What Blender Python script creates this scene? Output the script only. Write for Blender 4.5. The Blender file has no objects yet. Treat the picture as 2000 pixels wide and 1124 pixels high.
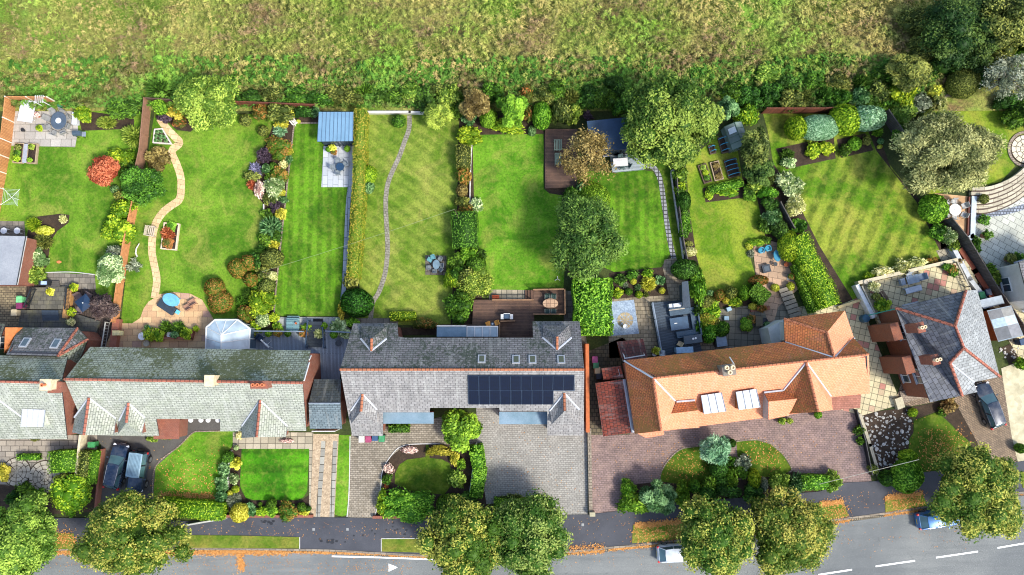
import bpy, math, random
import numpy as np
from mathutils import Vector, Matrix
from math import radians as R, sin, cos, pi
random.seed(7)
sc = bpy.context.scene
C = sc.collection
# ------------------------------------------------------------------ camera, sky, sun, exposure
F, H, TILT = 1500.0, 79.0, R(4.9)
cam = bpy.data.cameras.new('camera'); camo = bpy.data.objects.new('camera', cam); C.objects.link(camo)
camo.location = (0, 0, H); camo.rotation_euler = (TILT, 0, 0)
cam.sensor_fit = 'HORIZONTAL'; cam.sensor_width = 36.0; cam.lens = 36.0*F/2000.0; cam.clip_end = 2000; cam.clip_start = 1
sc.camera = camo
SAZ, SEL = R(-36), R(50)                 # sun stands towards the lower right of the picture
sdir = Vector((cos(SAZ)*cos(SEL), sin(SAZ)*cos(SEL), sin(SEL)))
w = bpy.data.worlds.new('World'); sc.world = w; w.use_nodes = True
nt = w.node_tree; bg = nt.nodes['Background']; sky = nt.nodes.new('ShaderNodeTexSky'); sky.sky_type = 'NISHITA'
sky.sun_disc = False; sky.sun_elevation = SEL; sky.sun_rotation = pi/2 - SAZ; sky.air_density = 1.0; sky.dust_density = 2.0
nt.links.new(sky.outputs[0], bg.inputs[0]); bg.inputs[1].default_value = 0.15
sl = bpy.data.lights.new('sun', 'SUN'); so = bpy.data.objects.new('sun', sl); C.objects.link(so)
sl.energy = 2.2; sl.angle = R(9); sl.color = (1.0, 0.95, 0.86)
so.rotation_euler = sdir.to_track_quat('Z', 'Y').to_euler(); so.location = (30, -30, 60)
sc.view_settings.view_transform = 'Standard'; sc.view_settings.look = 'None'; sc.view_settings.gamma = 1
sc.view_settings.exposure = 1.2
sc.cycles.filter_width = 1.1
# ------------------------------------------------------------------ pixel of the photograph -> point at height z
def ray(px, py):
    u, v = px-1000.0, 562.0-py
    return Vector((u, F*sin(TILT)+v*cos(TILT), -F*cos(TILT)+v*sin(TILT)))
def P(px, py, z=0.0):
    r = ray(px, py); t = (z-H)/r.z
    return Vector((r.x*t, r.y*t, z))
def ON(pl, px, py, dz=0.0):               # the point of a roof plane (three points) seen at a pixel
    a, b, c = pl; n = (b-a).cross(c-a); o = Vector((0, 0, H)); r = ray(px, py)
    t = n.dot(a-o)/n.dot(r); q = o+r*t; q.z += dz
    return q
def mpp(px, py, z=0): return (P(px+1, py, z)-P(px, py, z)).length
# ------------------------------------------------------------------ materials
MC = {}
def lin(h):
    if not isinstance(h, str): return (*h, 1)
    v = [int(h[i:i+2], 16)/255 for i in (0, 2, 4)]
    return (*[(x/12.92 if x <= .04045 else ((x+.055)/1.055)**2.4) for x in v], 1)
class T:
    def __init__(s, name):
        s.m = bpy.data.materials.new(name); s.m.use_nodes = True; s.t = s.m.node_tree
        s.b = s.t.nodes['Principled BSDF']; s.out = s.t.nodes['Material Output']
    def n(s, typ, ins=None, **kw):
        x = s.t.nodes.new('ShaderNode'+typ)
        for k, v in kw.items(): setattr(x, k, v)
        for k, v in (ins or {}).items(): s.set(x.inputs[k], v)
        return x
    def set(s, i, v):
        if isinstance(v, bpy.types.NodeSocket): s.t.links.new(v, i)
        else: i.default_value = v
    def mix(s, f, a, b, mode='MIX'):
        x = s.n('Mix', data_type='RGBA', blend_type=mode); s.set(x.inputs[0], f); s.set(x.inputs[6], a); s.set(x.inputs[7], b)
        return x.outputs[2]
    def ramp(s, f, lo, hi, a=0.0, b=1.0):
        x = s.n('MapRange', {0: f, 1: lo, 2: hi, 3: a, 4: b}); return x.outputs[0]
    def noise(s, sc_, det=3, rough=.55, vec=None, dist=0.0):
        x = s.n('TexNoise', {'Scale': sc_, 'Detail': det, 'Roughness': rough, 'Distortion': dist})
        s.set(x.inputs['Vector'], vec if vec is not None else s.pos()); return x.outputs[0]
    def pos(s):
        if not hasattr(s, '_p'): s._p = s.n('NewGeometry').outputs['Position']
        return s._p
    def uv(s, rot=0.0, scale=1.0):
        u = s.n('UVMap').outputs[0]
        return s.n('Mapping', {'Vector': u, 'Rotation': (0, 0, rot), 'Scale': (scale, scale, scale)}).outputs[0]
    def fin(s, col, rough=.8, bump=None, bs=.3, bd=.02, metal=0, spec=None):
        s.set(s.b.inputs['Base Color'], col); s.set(s.b.inputs['Roughness'], rough); s.set(s.b.inputs['Metallic'], metal)
        s.set(s.b.inputs['Specular IOR Level'], .3 if spec is None else spec)
        if bump is not None:
            x = s.n('Bump', {'Strength': bs, 'Distance': bd, 'Height': bump}); s.set(s.b.inputs['Normal'], x.outputs[0])
        return s.m
def plain(h, rough=.6, metal=0, var=.12, spec=.4):
    k = ('plain', h, rough, metal)
    if k in MC: return MC[k]
    t = T('paint_'+str(h)); c = lin(h); f = t.noise(3.0, 4)
    d = tuple(x*(1-var*2) for x in c[:3])+(1,)
    MC[k] = t.fin(t.mix(t.ramp(f, .35, .65), d, c), rough, metal=metal, spec=spec); return MC[k]
def brick(name, c1, c2, mort, bw, bh, rot=0, ms=.012, stain=None, st=.5, off=.5, rough=.85, bs=.4, big=.25, fine=.25, tint=None, streak=0, moss=None):
    if name in MC: return MC[name]
    t = T(name); uv = t.uv(rot)
    b = t.n('TexBrick', {'Vector': uv, 'Color1': lin(c1), 'Color2': lin(c2), 'Mortar': lin(mort), 'Scale': 1.0, 'Mortar Size': ms, 'Mortar Smooth': .2, 'Bias': 0.0, 'Brick Width': bw, 'Row Height': bh}, offset=off)
    col = b.outputs[0]
    if tint:                                # some single stones of another colour
        b2 = t.n('TexBrick', {'Vector': uv, 'Color1': (0, 0, 0, 1), 'Color2': (1, 1, 1, 1), 'Mortar': (0, 0, 0, 1), 'Scale': 1.0, 'Mortar Size': ms, 'Brick Width': bw, 'Row Height': bh}, offset=off)
        col = t.mix(t.ramp(b2.outputs[0], .91, .93), col, lin(tint))
    v = t.noise(.35, 5, .6); col = t.mix(t.ramp(v, .3, .7, 0, big), col, (.05, .05, .045, 1))
    if stain: col = t.mix(t.ramp(t.noise(1.1, 6, .65), .5-.1*st, .72, 0, st), col, lin(stain))
    if streak:                              # run-off streaks down the slope and single odd slates
        sv = t.n('Mapping', {'Vector': uv, 'Scale': (3.5, .35, 1)}).outputs[0]; col = t.mix(t.ramp(t.noise(1.0, 5, .65, vec=sv), .45, .75, 0, streak), col, (.05, .055, .05, 1))
        col = t.mix(t.ramp(t.noise(1.0, 4, .6, vec=t.n('Mapping', {'Vector': uv, 'Scale': (2.2, .3, 1), 'Location': (7, 3, 0)}).outputs[0]), .52, .75, 0, streak*.8), col, (.62, .63, .58, 1))
    if moss:                                # cushions of moss and lichen
        mo = t.n('Math', {0: t.noise(3.4, 6, .75), 1: t.ramp(t.noise(.22, 3), .35, .6, -.12, .1)}, operation='ADD').outputs[0]; col = t.mix(t.ramp(mo, .5, .58, 0, .9), col, lin(moss))
    n = t.noise(9.0, 3, .7); col = t.mix(t.ramp(n, .3, .7, 0, fine), col, (.03, .03, .03, 1))
    h = t.n('Math', {0: b.outputs[1], 1: n}, operation='SUBTRACT').outputs[0]
    inv = t.n('Math', {0: h, 1: -1.0}, operation='MULTIPLY').outputs[0]
    MC[name] = t.fin(col, rough, inv, bs, .03); return MC[name]
def lawn(name, c1, c2, c3, stripe=None, patch=.5):
    if name in MC: return MC[name]
    t = T(name); p = t.pos()
    a = t.ramp(t.noise(.2, 6, .62, dist=.8), .42, .58); col = t.mix(a, lin(c1), lin(c2))
    b = t.ramp(t.noise(.33, 6, .68, dist=.8), .5, .64, 0, patch); col = t.mix(b, col, lin(c3))
    if stripe:
        ang, wd, st = stripe
        m = t.n('Mapping', {'Vector': p, 'Rotation': (0, 0, ang)}).outputs[0]
        s = t.n('SeparateXYZ', {0: m}).outputs[0]
        wob = t.n('Math', {0: t.noise(.5, 2), 1: .5}, operation='MULTIPLY').outputs[0]
        s = t.n('Math', {0: s, 1: wob}, operation='ADD').outputs[0]
        s = t.n('Math', {0: s, 1: pi/wd}, operation='MULTIPLY').outputs[0]
        s = t.n('Math', {0: s}, operation='SINE').outputs[0]
        f = t.ramp(s, -.5, .5, 0, st); brk = t.ramp(t.noise(1.3, 4, .6), .3, .6); f = t.n('Math', {0: f, 1: brk}, operation='MULTIPLY').outputs[0]
        col = t.mix(f, col, (.012, .035, .004, 1))
    n = t.noise(4.5, 5, .85); col = t.mix(t.ramp(n, .34, .6, .6, 0), col, (.016, .04, .004, 1))
    n2 = t.noise(1.6, 5, .7); col = t.mix(t.ramp(n2, .5, .75, 0, .45), col, (.24, .27, .05, 1))
    col = t.mix(t.ramp(t.noise(.7, 4, .6, dist=.5), .52, .7, 0, .35), col, (.025, .09, .008, 1))
    MC[name] = t.fin(col, .9, n, .5, .05, spec=.1); return MC[name]
def rough_mat(name, c1, c2, s1=1.0, s2=14.0, c3=None, k=.35, bs=.5, vor=False, rough=.9):
    if name in MC: return MC[name]
    t = T(name); a = t.ramp(t.noise(s1, 5, .65), .35, .65); col = t.mix(a, lin(c1), lin(c2))
    if vor:
        v = t.n('TexVoronoi', {'Vector': t.pos(), 'Scale': s2}); f = t.ramp(v.outputs['Color'], .2, .9); n = v.outputs['Distance']
    else: n = t.noise(s2, 3, .8); f = t.ramp(n, .4, .62)
    col = t.mix(t.n('Math', {0: f, 1: k}, operation='MULTIPLY').outputs[0], col, lin(c3 or '101008'))
    MC[name] = t.fin(col, rough, n, bs, .04); return MC[name]
def glass(h, rough=.08):
    k = ('glass', h)
    if k in MC: return MC[k]
    t = T('glass_'+h); MC[k] = t.fin(t.mix(t.ramp(t.noise(.6, 3), .35, .65), lin(h), tuple(x*.6 for x in lin(h)[:3])+(1,)), rough, spec=.7); return MC[k]
FOL = {}
def fol(key):
    if key in FOL: return FOL[key]
    c1, c2, sc_ = PAL[key][:3]; t = T('foliage_'+key)
    a = t.n('Attribute', attribute_name='tone').outputs['Fac']
    oi = t.n('ObjectInfo').outputs['Random']
    f = t.n('Math', {0: t.noise(sc_, 4, .6), 1: a}, operation='ADD').outputs[0]
    col = t.mix(t.ramp(f, .78, 1.22), lin(c1), lin(c2))
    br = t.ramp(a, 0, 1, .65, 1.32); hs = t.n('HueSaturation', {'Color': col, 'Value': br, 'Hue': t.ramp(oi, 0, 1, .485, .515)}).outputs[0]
    t.fin(hs, .55, spec=.18)
    tr = t.n('BsdfTranslucent', {'Color': hs}).outputs[0]
    mx = t.n('MixShader', {0: .22, 1: t.b.outputs[0], 2: tr}); t.t.links.new(mx.outputs[0], t.out.inputs[0])
    FOL[key] = t.m; return t.m
PAL = {  # two leaf colours (as they are in even light) and the size of the patches
 'G': ('3a5e1a', '68902c', .9), 'BG': ('50801c', '8cb436', .9), 'DG': ('32541c', '547c2c', .9), 'YG': ('5f8a18', 'a8bc30', 1.0),
 'GD': ('98982a', 'c8c04c', 1.0), 'BLG': ('3e6a34', '7ea268', 1.0), 'OL': ('4a5a24', '8a9044', 1.0), 'RD': ('9c4a2c', 'c47850', .9),
 'PU': ('3a2e38', '5c4c58', 1.2), 'LAV': ('6a6a84', 'a09cb8', 1.2), 'AU': ('4c7020', 'a4a448', .33), 'AG': ('3c681c', '84984a', .4), 'BR': ('6a5a30', '9c8a50', .9),
 'VAR': ('6c8c4c', 'c8d49c', 1.5), 'PK': ('a88078', 'e8d0c0', 2.0), 'OR': ('5c6a28', 'a8743c', 1.4), 'SG': ('6e7c60', 'a8ae94', 1.5), 'TW': ('4a3c3c', '6a5c54', 1.5),
 'PALE': ('666e3a', 'aeac70', .5), 'PINE': ('365f22', '6a8e3c', .8), 'LG': ('5c7e26', 'a4b84c', .8), 'ORB': ('70642e', 'a89858', .7), 'GLD': ('7c982a', 'a49438', .45), 'CON': ('70a470', 'a4c49c', 1.3),
 'WILD': ('3a5c20', '6f8a38', .3), 'YEL': ('b0b028', 'dcdc5c', 2.0), 'FLO': ('547a22', '9c7438', 2.6), 'DK': ('244614', '3e681c', 1.0), 'OLD': ('2c4a1c', '5c7030', .5), 'BIG': ('3e621c', '84983f', .35), 'CRM': ('a8b060', 'e8e4a8', 2.0)}
# ------------------------------------------------------------------ mesh building
class MB:
    def __init__(s): s.v = []; s.f = []
    def face(s, pts):
        k = len(s.v); s.v += [Vector(p) for p in pts]; s.f.append(list(range(k, k+len(pts)))); return s
    def mesh(s, vs, fs):
        k = len(s.v); s.v += [Vector(p) for p in vs]; s.f += [[i+k for i in f] for f in fs]; return s
    def box(s, c, d, rz=0, taper=1.0, tilt=None):
        x, y, z = d[0]/2, d[1]/2, d[2]/2; vs = []
        for sz in (-1, 1):
            k = taper if sz > 0 else 1.0
            for a, b in ((-1, -1), (1, -1), (1, 1), (-1, 1)): vs.append(Vector((a*x*k, b*y*k, sz*z)))
        m = Matrix.Rotation(rz, 3, 'Z')
        if tilt: m = m @ Matrix.Rotation(tilt[1], 3, tilt[0])
        return s.mesh([m @ p + Vector(c) for p in vs], [(0, 3, 2, 1), (4, 5, 6, 7), (0, 1, 5, 4), (1, 2, 6, 5), (2, 3, 7, 6), (3, 0, 4, 7)])
    def prism(s, pts, z0, z1, bottom=True):         # pts: 2-D outline
        n = len(pts); ar = sum(pts[i][0]*pts[(i+1) % n][1]-pts[(i+1) % n][0]*pts[i][1] for i in range(n))
        if ar < 0: pts = pts[::-1]
        vs = [(p[0], p[1], z0) for p in pts]+[(p[0], p[1], z1) for p in pts]
        fs = [tuple(range(n, 2*n))]+[(i, (i+1) % n, n+(i+1) % n, n+i) for i in range(n)]
        if bottom: fs.append(tuple(range(n-1, -1, -1)))
        return s.mesh(vs, fs)
    def cyl(s, c, r, h, n=14, r2=None, cap=True):
        r2 = r if r2 is None else r2
        vs = [(c[0]+r*cos(2*pi*i/n), c[1]+r*sin(2*pi*i/n), c[2]) for i in range(n)]+[(c[0]+r2*cos(2*pi*i/n), c[1]+r2*sin(2*pi*i/n), c[2]+h) for i in range(n)]
        fs = [(i, (i+1) % n, n+(i+1) % n, n+i) for i in range(n)]
        if cap: fs += [tuple(range(n, 2*n)), tuple(range(n-1, -1, -1))]
        return s.mesh(vs, fs)
    def tube(s, pts, r, n=6, r2=None):
        pts = [Vector(p) for p in pts]; vs = []; m = len(pts)
        for i, p in enumerate(pts):
            d = (pts[min(i+1, m-1)]-pts[max(i-1, 0)]).normalized(); a = d.cross(Vector((0, 0, 1)))
            if a.length < .05: a = d.cross(Vector((1, 0, 0)))
            a.normalize(); b = d.cross(a); rr = r if r2 is None else r+(r2-r)*i/(m-1)
            vs += [p+a*rr*cos(2*pi*j/n)+b*rr*sin(2*pi*j/n) for j in range(n)]
        fs = [(i*n+j, i*n+(j+1) % n, (i+1)*n+(j+1) % n, (i+1)*n+j) for i in range(m-1) for j in range(n)]
        fs += [tuple(range(n-1, -1, -1)), tuple(range((m-1)*n, m*n))]
        return s.mesh(vs, fs)
    def lathe(s, c, prof, n=16, sx=1, sy=1, rz=0):
        vs = []; m = len(prof)
        for r, z in prof:
            for i in range(n):
                x, y = r*cos(2*pi*i/n)*sx, r*sin(2*pi*i/n)*sy
                vs.append((c[0]+x*cos(rz)-y*sin(rz), c[1]+x*sin(rz)+y*cos(rz), c[2]+z))
        fs = [(i*n+j, i*n+(j+1) % n, (i+1)*n+(j+1) % n, (i+1)*n+j) for i in range(m-1) for j in range(n)]
        fs += [tuple(range(n-1, -1, -1)), tuple(range((m-1)*n, m*n))]
        return s.mesh(vs, fs)
ALL = []
def tag(o, label=None, cat=None, group=None, kind=None):
    if label: o['label'] = label
    if cat: o['category'] = cat
    if group: o['group'] = group
    if kind: o['kind'] = kind
    return o
def thing(name, loc, label, cat, group=None, rz=0):
    o = bpy.data.objects.new(name, None); C.objects.link(o); o.location = loc; o.rotation_euler = (0, 0, rz); o.empty_display_size = .3
    return tag(o, label, cat, group)
def obj(name, mb, m, parent=None, world=False, smooth=False, bevel=0, keep=False):
    """links the collected faces as ONE mesh object, texture coordinates in metres along each face"""
    me = bpy.data.meshes.new(name); vs = mb.v; org = Vector((0, 0, 0))
    if world and parent is not None:
        org = Vector(parent.location)
        q = parent
        while q.parent is not None: q = q.parent; org = org+Vector(q.location)
    elif parent is None and not keep:
        lo = [min(v[i] for v in vs) for i in range(3)]; hi = [max(v[i] for v in vs) for i in range(3)]
        org = Vector(((lo[0]+hi[0])/2, (lo[1]+hi[1])/2, lo[2]))
    me.from_pydata([v-org for v in vs], [], mb.f); me.update()
    uvl = me.uv_layers.new(name='UVMap').data
    up = Vector((0, 0, 1))
    for p in me.polygons:
        n = p.normal; t = up.cross(n)
        t = Vector((1, 0, 0)) if t.length < .05 else t.normalized()
        b = n.cross(t)
        for li in p.loop_indices:
            co = me.vertices[me.loops[li].vertex_index].co+org; uvl[li].uv = (co.dot(t), co.dot(b))
        if smooth: p.use_smooth = True
    me.materials.append(m)
    o = bpy.data.objects.new(name, me); C.objects.link(o); o.location = (0, 0, 0) if parent is not None or keep else org
    if parent is not None: o.parent = parent
    if bevel:
        md = o.modifiers.new('bevel', 'BEVEL'); md.width = bevel; md.segments = 2; md.limit_method = 'ANGLE'
    return o
def struct(name, pxs, m, z, h=None):
    """a sheet of the ground: outline in photo pixels, triangulated; with h a raised slab"""
    pts = [P(x, y, 0) for x, y in pxs]
    mb = MB(); mb.prism([(p.x, p.y) for p in pts], (z-.1 if h is None else 0), z if h is None else h, False)
    return tag(obj(name, mb, m), kind='structure')
def kids(o): return [c for c in bpy.data.objects if c.parent == o]
def dup(o, loc, rz=0, label=None, par=None, ch=None):
    """copy of a thing, its parts and their sub-parts"""
    ch = ch or {}
    c = o.copy(); C.objects.link(c)
    if par is not None: c.parent = par
    else:
        c.location = loc; c.rotation_euler = (0, 0, rz)
        if label: c['label'] = label
    for k in kids(o): dup(k, None, par=c)
    return c
def smoothline(pts, n=6):
    out = []; m = len(pts)
    for i in range(m-1):
        p0, p1, p2, p3 = (pts[max(i-1, 0)], pts[i], pts[i+1], pts[min(i+2, m-1)])
        for k in range(n):
            t = k/n
            out.append(tuple(.5*(2*p1[j]+(p2[j]-p0[j])*t+(2*p0[j]-5*p1[j]+4*p2[j]-p3[j])*t*t+(3*p1[j]-p0[j]-3*p2[j]+p3[j])*t**3) for j in range(len(p1))))
    out.append(tuple(pts[-1])); return out
def band(name, line, wpx, m, z, n=5, h=None):
    l = smoothline(line, n); L = []; Rr = []
    for i, p in enumerate(l):
        a = l[max(i-1, 0)]; b = l[min(i+1, len(l)-1)]; dx, dy = b[0]-a[0], b[1]-a[1]; k = math.hypot(dx, dy) or 1
        nx, ny = -dy/k*wpx/2, dx/k*wpx/2; L.append((p[0]+nx, p[1]+ny)); Rr.append((p[0]-nx, p[1]-ny))
    mb = MB(); zz = z if h is None else h
    for i in range(len(l)-1):
        q = [P(*L[i]), P(*Rr[i]), P(*Rr[i+1]), P(*L[i+1])]
        pts = [(p.x, p.y) for p in q]; mb.prism(pts, z-.06, zz, False)
    return tag(obj(name, mb, m), kind='structure')
# ------------------------------------------------------------------ the ground and what is laid on it
soil = rough_mat('soil', '2e241c', '4a3a2c', 1.2, 10, '120c08', .6)
soild = rough_mat('dark_soil', '32281e', '4a3c2e', 1.2, 12, '16100c', .5)
gm = rough_mat('ground_earth', '2c3a18', '4a5426', .4, 6, '14180a', .5)
mb = MB(); mb.face([(-900, -700, 0), (900, -700, 0), (900, 1200, 0), (-900, 1200, 0)])
tag(obj('ground', mb, gm), kind='structure')
# the wild meadow: an uneven sheet
def meadow_mat():
    t = T('meadow'); p = t.pos()
    m = t.n('Mapping', {'Vector': p, 'Scale': (1, 1.6, 1)}).outputs[0]
    a = t.noise(.09, 5, .65, vec=m, dist=.8); b = t.noise(.25, 5, .7, vec=m)
    col = t.mix(t.ramp(a, .4, .6), lin('6e8c34'), lin('a8a45c'))
    col = t.mix(t.ramp(b, .5, .66), col, lin('8a7450'))
    col = t.mix(t.ramp(t.noise(.13, 4, .6), .52, .68), col, lin('78a83a'))
    n = t.noise(3.5, 5, .85); col = t.mix(t.ramp(n, .36, .6, .75, 0), col, (.02, .028, .008, 1))
    return t.fin(col, .95, n, .8, .15, spec=.05)
mm = meadow_mat()
x0, x1, y0, y1 = -150, 150, P(0, 218).y, 150; nx, ny = 340, 140; vs = []; rnd = random.Random(3)
for j in range(ny+1):
    for i in range(nx+1):
        x = x0+(x1-x0)*i/nx; y = y0+(y1-y0)*j/ny
        vs.append((x, y, .05+.35*max(0, sin(x*.31+y*.17)*cos(y*.43-x*.11))+rnd.random()*.25*(0 if j == 0 else 1)))
fs = [(j*(nx+1)+i, j*(nx+1)+i+1, (j+1)*(nx+1)+i+1, (j+1)*(nx+1)+i) for j in range(ny) for i in range(nx)]
tag(obj('meadow', MB().mesh(vs, fs), mm, smooth=True), kind='structure')
# lawns
L1 = lawn('lawn_bright', '487218', '70962a', '989848', patch=.5)
L3 = lawn('lawn_striped', '406c10', '649420', '849436', (0, .5, .5), .25)
L3h = lawn('lawn_striped_front', '33700e', '559a18', '5c8a24', (pi/2, .95, .55), .3)
L4 = lawn('lawn_olive_striped', '5c7c20', '8a983e', 'a49c54', (R(-52), .55, .34), .5)
L5 = lawn('lawn_green', '437614', '6a9a26', '949846', patch=.55)
L7 = lawn('lawn_yellowing', '5c7f1a', '8a9a30', '9c9244', patch=.5)
L8 = lawn('lawn_wide_stripes', '567e18', '909c38', 'a09448', (R(24), .8, .65), .5)
LD = lawn('lawn_mossy', '33500e', '56701c', '6c7424', patch=.5)
struct('lawn', [(-60, 432), (-60, 280), (22, 270), (30, 200), (232, 212), (250, 230), (296, 210), (285, 310), (262, 400), (246, 520), (225, 640), (188, 640), (186, 536), (95, 533), (60, 560), (-60, 560)], L1, .020)
struct('lawn', [(303, 215), (345, 255), (372, 258), (420, 225), (575, 222), (560, 300), (535, 640), (470, 640), (400, 640), (236, 633), (246, 540), (264, 400), (285, 325)], L1, .020)
struct('lawn', [(575, 242), (636, 242), (629, 366), (679, 366), (674, 420), (668, 540), (662, 618), (535, 617), (545, 500), (557, 400)], L3, .024)
struct('lawn', [(702, 223), (800, 223), (905, 226), (900, 400), (890, 500), (885, 640), (700, 630), (702, 560), (703, 400)], L4, .020)
struct('lawn', [(925, 264), (1062, 262), (1062, 370), (1070, 376), (1100, 380), (1110, 420), (1100, 568), (960, 568), (930, 530), (915, 480), (920, 400), (923, 300)], L5, .024)
struct('lawn', [(1130, 335), (1258, 333), (1275, 336), (1288, 355), (1295, 400), (1308, 498), (1290, 524), (1200, 532), (1130, 500), (1120, 400)], L3, .024)
struct('lawn', [(1265, 310), (1330, 330), (1318, 420), (1335, 520), (1316, 520), (1300, 400), (1290, 350), (1262, 322)], LD, .020)
struct('lawn', [(1340, 320), (1400, 265), (1440, 290), (1450, 350), (1478, 385), (1495, 465), (1458, 478), (1470, 520), (1478, 548), (1460, 582), (1385, 590), (1360, 500), (1345, 400)], L7, .022)
struct('lawn', [(1490, 222), (1600, 222), (1725, 225), (1712, 290), (1795, 395), (1840, 487), (1838, 505), (1690, 552), (1672, 586), (1640, 590), (1595, 480), (1540, 360), (1510, 320), (1500, 260)], L8, .022)
struct('lawn', [(1815, 195), (1900, 190), (1950, 202), (1985, 232), (2010, 262), (1975, 275), (1968, 295), (1982, 325), (1955, 355), (1895, 370), (1810, 380), (1780, 300)], L7, .022)
struct('lawn', [(380, 843), (460, 842), (456, 930), (444, 985), (298, 985), (303, 912), (335, 882)], L5, .024)
struct('lawn', [(472, 877), (604, 877), (600, 960), (592, 972), (580, 977), (495, 977), (480, 972), (469, 950)], L3h, .034)
struct('lawn', [(660, 850), (686, 850), (684, 960), (680, 1006), (668, 1009), (653, 1005), (655, 940)], L5, .034)
struct('lawn', [(771, 945), (772, 925), (780, 908), (795, 898), (831, 893), (832, 869), (838, 869), (839, 895), (862, 897), (878, 905), (883, 925), (880, 950), (868, 966), (840, 964), (800, 958)], LD, .045)
struct('lawn', [(1289, 940), (1290, 925), (1302, 903), (1325, 880), (1350, 873), (1372, 870), (1395, 870), (1400, 940), (1340, 948)], LD, .050)
struct('lawn', [(1438, 863), (1478, 860), (1505, 868), (1530, 890), (1545, 915), (1543, 922), (1490, 933), (1465, 925), (1440, 890)], LD, .050)
struct('lawn', [(1785, 822), (1831, 805), (1862, 835), (1890, 860), (1905, 890), (1870, 930), (1800, 930), (1774, 880), (1776, 858), (1784, 845)], LD, .030)
# beds of bare soil
for p in ([(60, 425), (118, 418), (136, 420), (134, 436), (112, 452), (100, 470), (92, 520), (60, 560), (45, 500)], [(150, 215), (262, 230), (262, 256), (235, 253), (160, 256)],
          [(316, 205), (420, 205), (372, 258), (345, 253), (310, 225)], [(540, 225), (575, 238), (575, 245), (557, 400), (548, 500), (540, 560), (534, 640), (485, 640), (500, 560), (520, 470), (516, 400), (490, 370), (490, 330), (520, 280), (535, 240)],
          [(575, 222), (636, 222), (636, 242), (575, 242)], [(898, 225), (1065, 225), (1063, 262), (923, 264), (926, 400), (945, 570), (925, 640), (880, 640), (893, 400), (895, 265)],
          [(1065, 368), (1127, 366), (1130, 400), (1110, 540), (1097, 420), (1097, 382), (1072, 378)], [(1190, 534), (1200, 532), (1294, 522), (1306, 578), (1200, 588), (1188, 580)],
          [(1325, 400), (1345, 400), (1360, 500), (1385, 590), (1470, 582), (1480, 560), (1500, 575), (1495, 600), (1410, 600), (1400, 700), (1362, 690), (1345, 560)],
          [(1372, 368), (1462, 350), (1472, 384), (1378, 396)], [(1474, 270), (1510, 320), (1540, 360), (1600, 480), (1668, 590), (1600, 620), (1545, 520), (1495, 465), (1478, 385), (1450, 350)],
          [(1515, 291), (1628, 266), (1632, 310), (1535, 331)], [(1634, 273), (1690, 261), (1706, 294), (1642, 309)], [(1695, 256), (1712, 250), (1740, 330), (1800, 395), (1850, 480), (1835, 490), (1790, 395), (1712, 296)],
          [(440, 890), (470, 850), (476, 860), (470, 960), (485, 978), (590, 978), (606, 965), (606, 1008), (440, 1010), (430, 940)],
          [(830, 867), (884, 868), (930, 870), (945, 920), (952, 1003), (735, 1005), (738, 985), (744, 950), (747, 922), (762, 893), (790, 871)],
          [(1385, 870), (1438, 862), (1470, 925), (1545, 922), (1640, 930), (1640, 960), (1400, 975), (1210, 1002), (1214, 945), (1290, 940), (1400, 940)],
          [(1683, 808), (1780, 795), (1784, 845), (1774, 880), (1800, 930), (1715, 945), (1700, 880)], [(1783, 795), (1860, 780), (1872, 800), (1925, 890), (1900, 895), (1862, 832), (1831, 803), (1790, 818)],
          [(1955, 680), (2020, 650), (2020, 900), (1985, 870), (1975, 720)], [(0, 930), (60, 950), (150, 920), (200, 880), (185, 1000), (0, 1010)], [(1830, 380), (1850, 430), (1905, 510), (1895, 500), (1838, 490)]):
    struct('flower_bed', p, soild, .028)
struct('flower_bed', [(770, 640), (862, 640), (862, 655), (770, 655)], soild, .029)
# paving
sand = brick('sandstone_paving', 'e0bc8c', 'bc9470', '6a5238', .95, .62, 0, .016, stain='c8b494', st=.25, tint='c09a84')
sand2 = brick('pale_sandstone_path', 'e6cc9c', 'd2b484', '8a6e48', .75, .5, R(12), .016, stain='b89c6c', st=.3)
por = brick('porcelain_paving', 'bcc0c4', 'a8aeb2', '60666c', .95, .55, R(90), .018, fine=.12, big=.12, rough=.5)
gslab = brick('grey_slab_path', 'aeb6bc', '98a2aa', '5c646a', 1.2, .45, R(90), .03)
cob = brick('cobble_path', '949080', '7c7868', '4c4a3c', .32, .26, R(10), .02, stain='a89e90')
grey = brick('grey_flags', '90887a', '746e64', '46423a', .6, .6, 0, .02, stain='3e3c34', st=.5)
tan_ = brick('buff_block_paving', 'aea390', '8c8270', '4c463a', .34, .2, 0, .018, stain='6a6250', st=.35, fine=.35)
gblk = brick('grey_block_paving', 'aeaba2', '9a978f', '6c6962', .34, .2, R(2), .018, stain='7a776c', st=.3, fine=.35)
brn = brick('red_brown_block_paving', '98807a', '86706a', '5c504a', .34, .21, R(3), .02, stain='b09484', st=.45, fine=.35)
herr = brick('herringbone_paving', 'a08a70', '7c6a56', '4c4234', .3, .2, R(32), .02, fine=.4)
pav5 = brick('cream_terrace_paving', 'd4c8a0', 'bcb08c', '6c6850', .62, .62, R(14), .03, tint='b88070', off=0, big=.15)
pale = brick('pale_patio_paving', 'c4c6b8', 'b0b2a4', '70726a', .8, .6, R(30), .025, big=.12)
crazy = rough_mat('crazy_paving', 'c8a67c', 'a88462', 1, 1.6, '5a4430', .35, vor=True)
crazy2 = rough_mat('pale_crazy_paving', 'c8c0a0', 'aaa284', 1, 1.5, '6c6650', .35, vor=True)
tarm = rough_mat('asphalt_drive', '4e4c48', '5c5a56', .5, 16, '2a2826', .35)
struct('patio', [(22, 285), (28, 200), (112, 205), (150, 222), (153, 255), (147, 288)], brick('light_patio', 'c0bab0', 'a8a298', '6c665c', 1.1, .8, 0, .02), .044)
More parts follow.
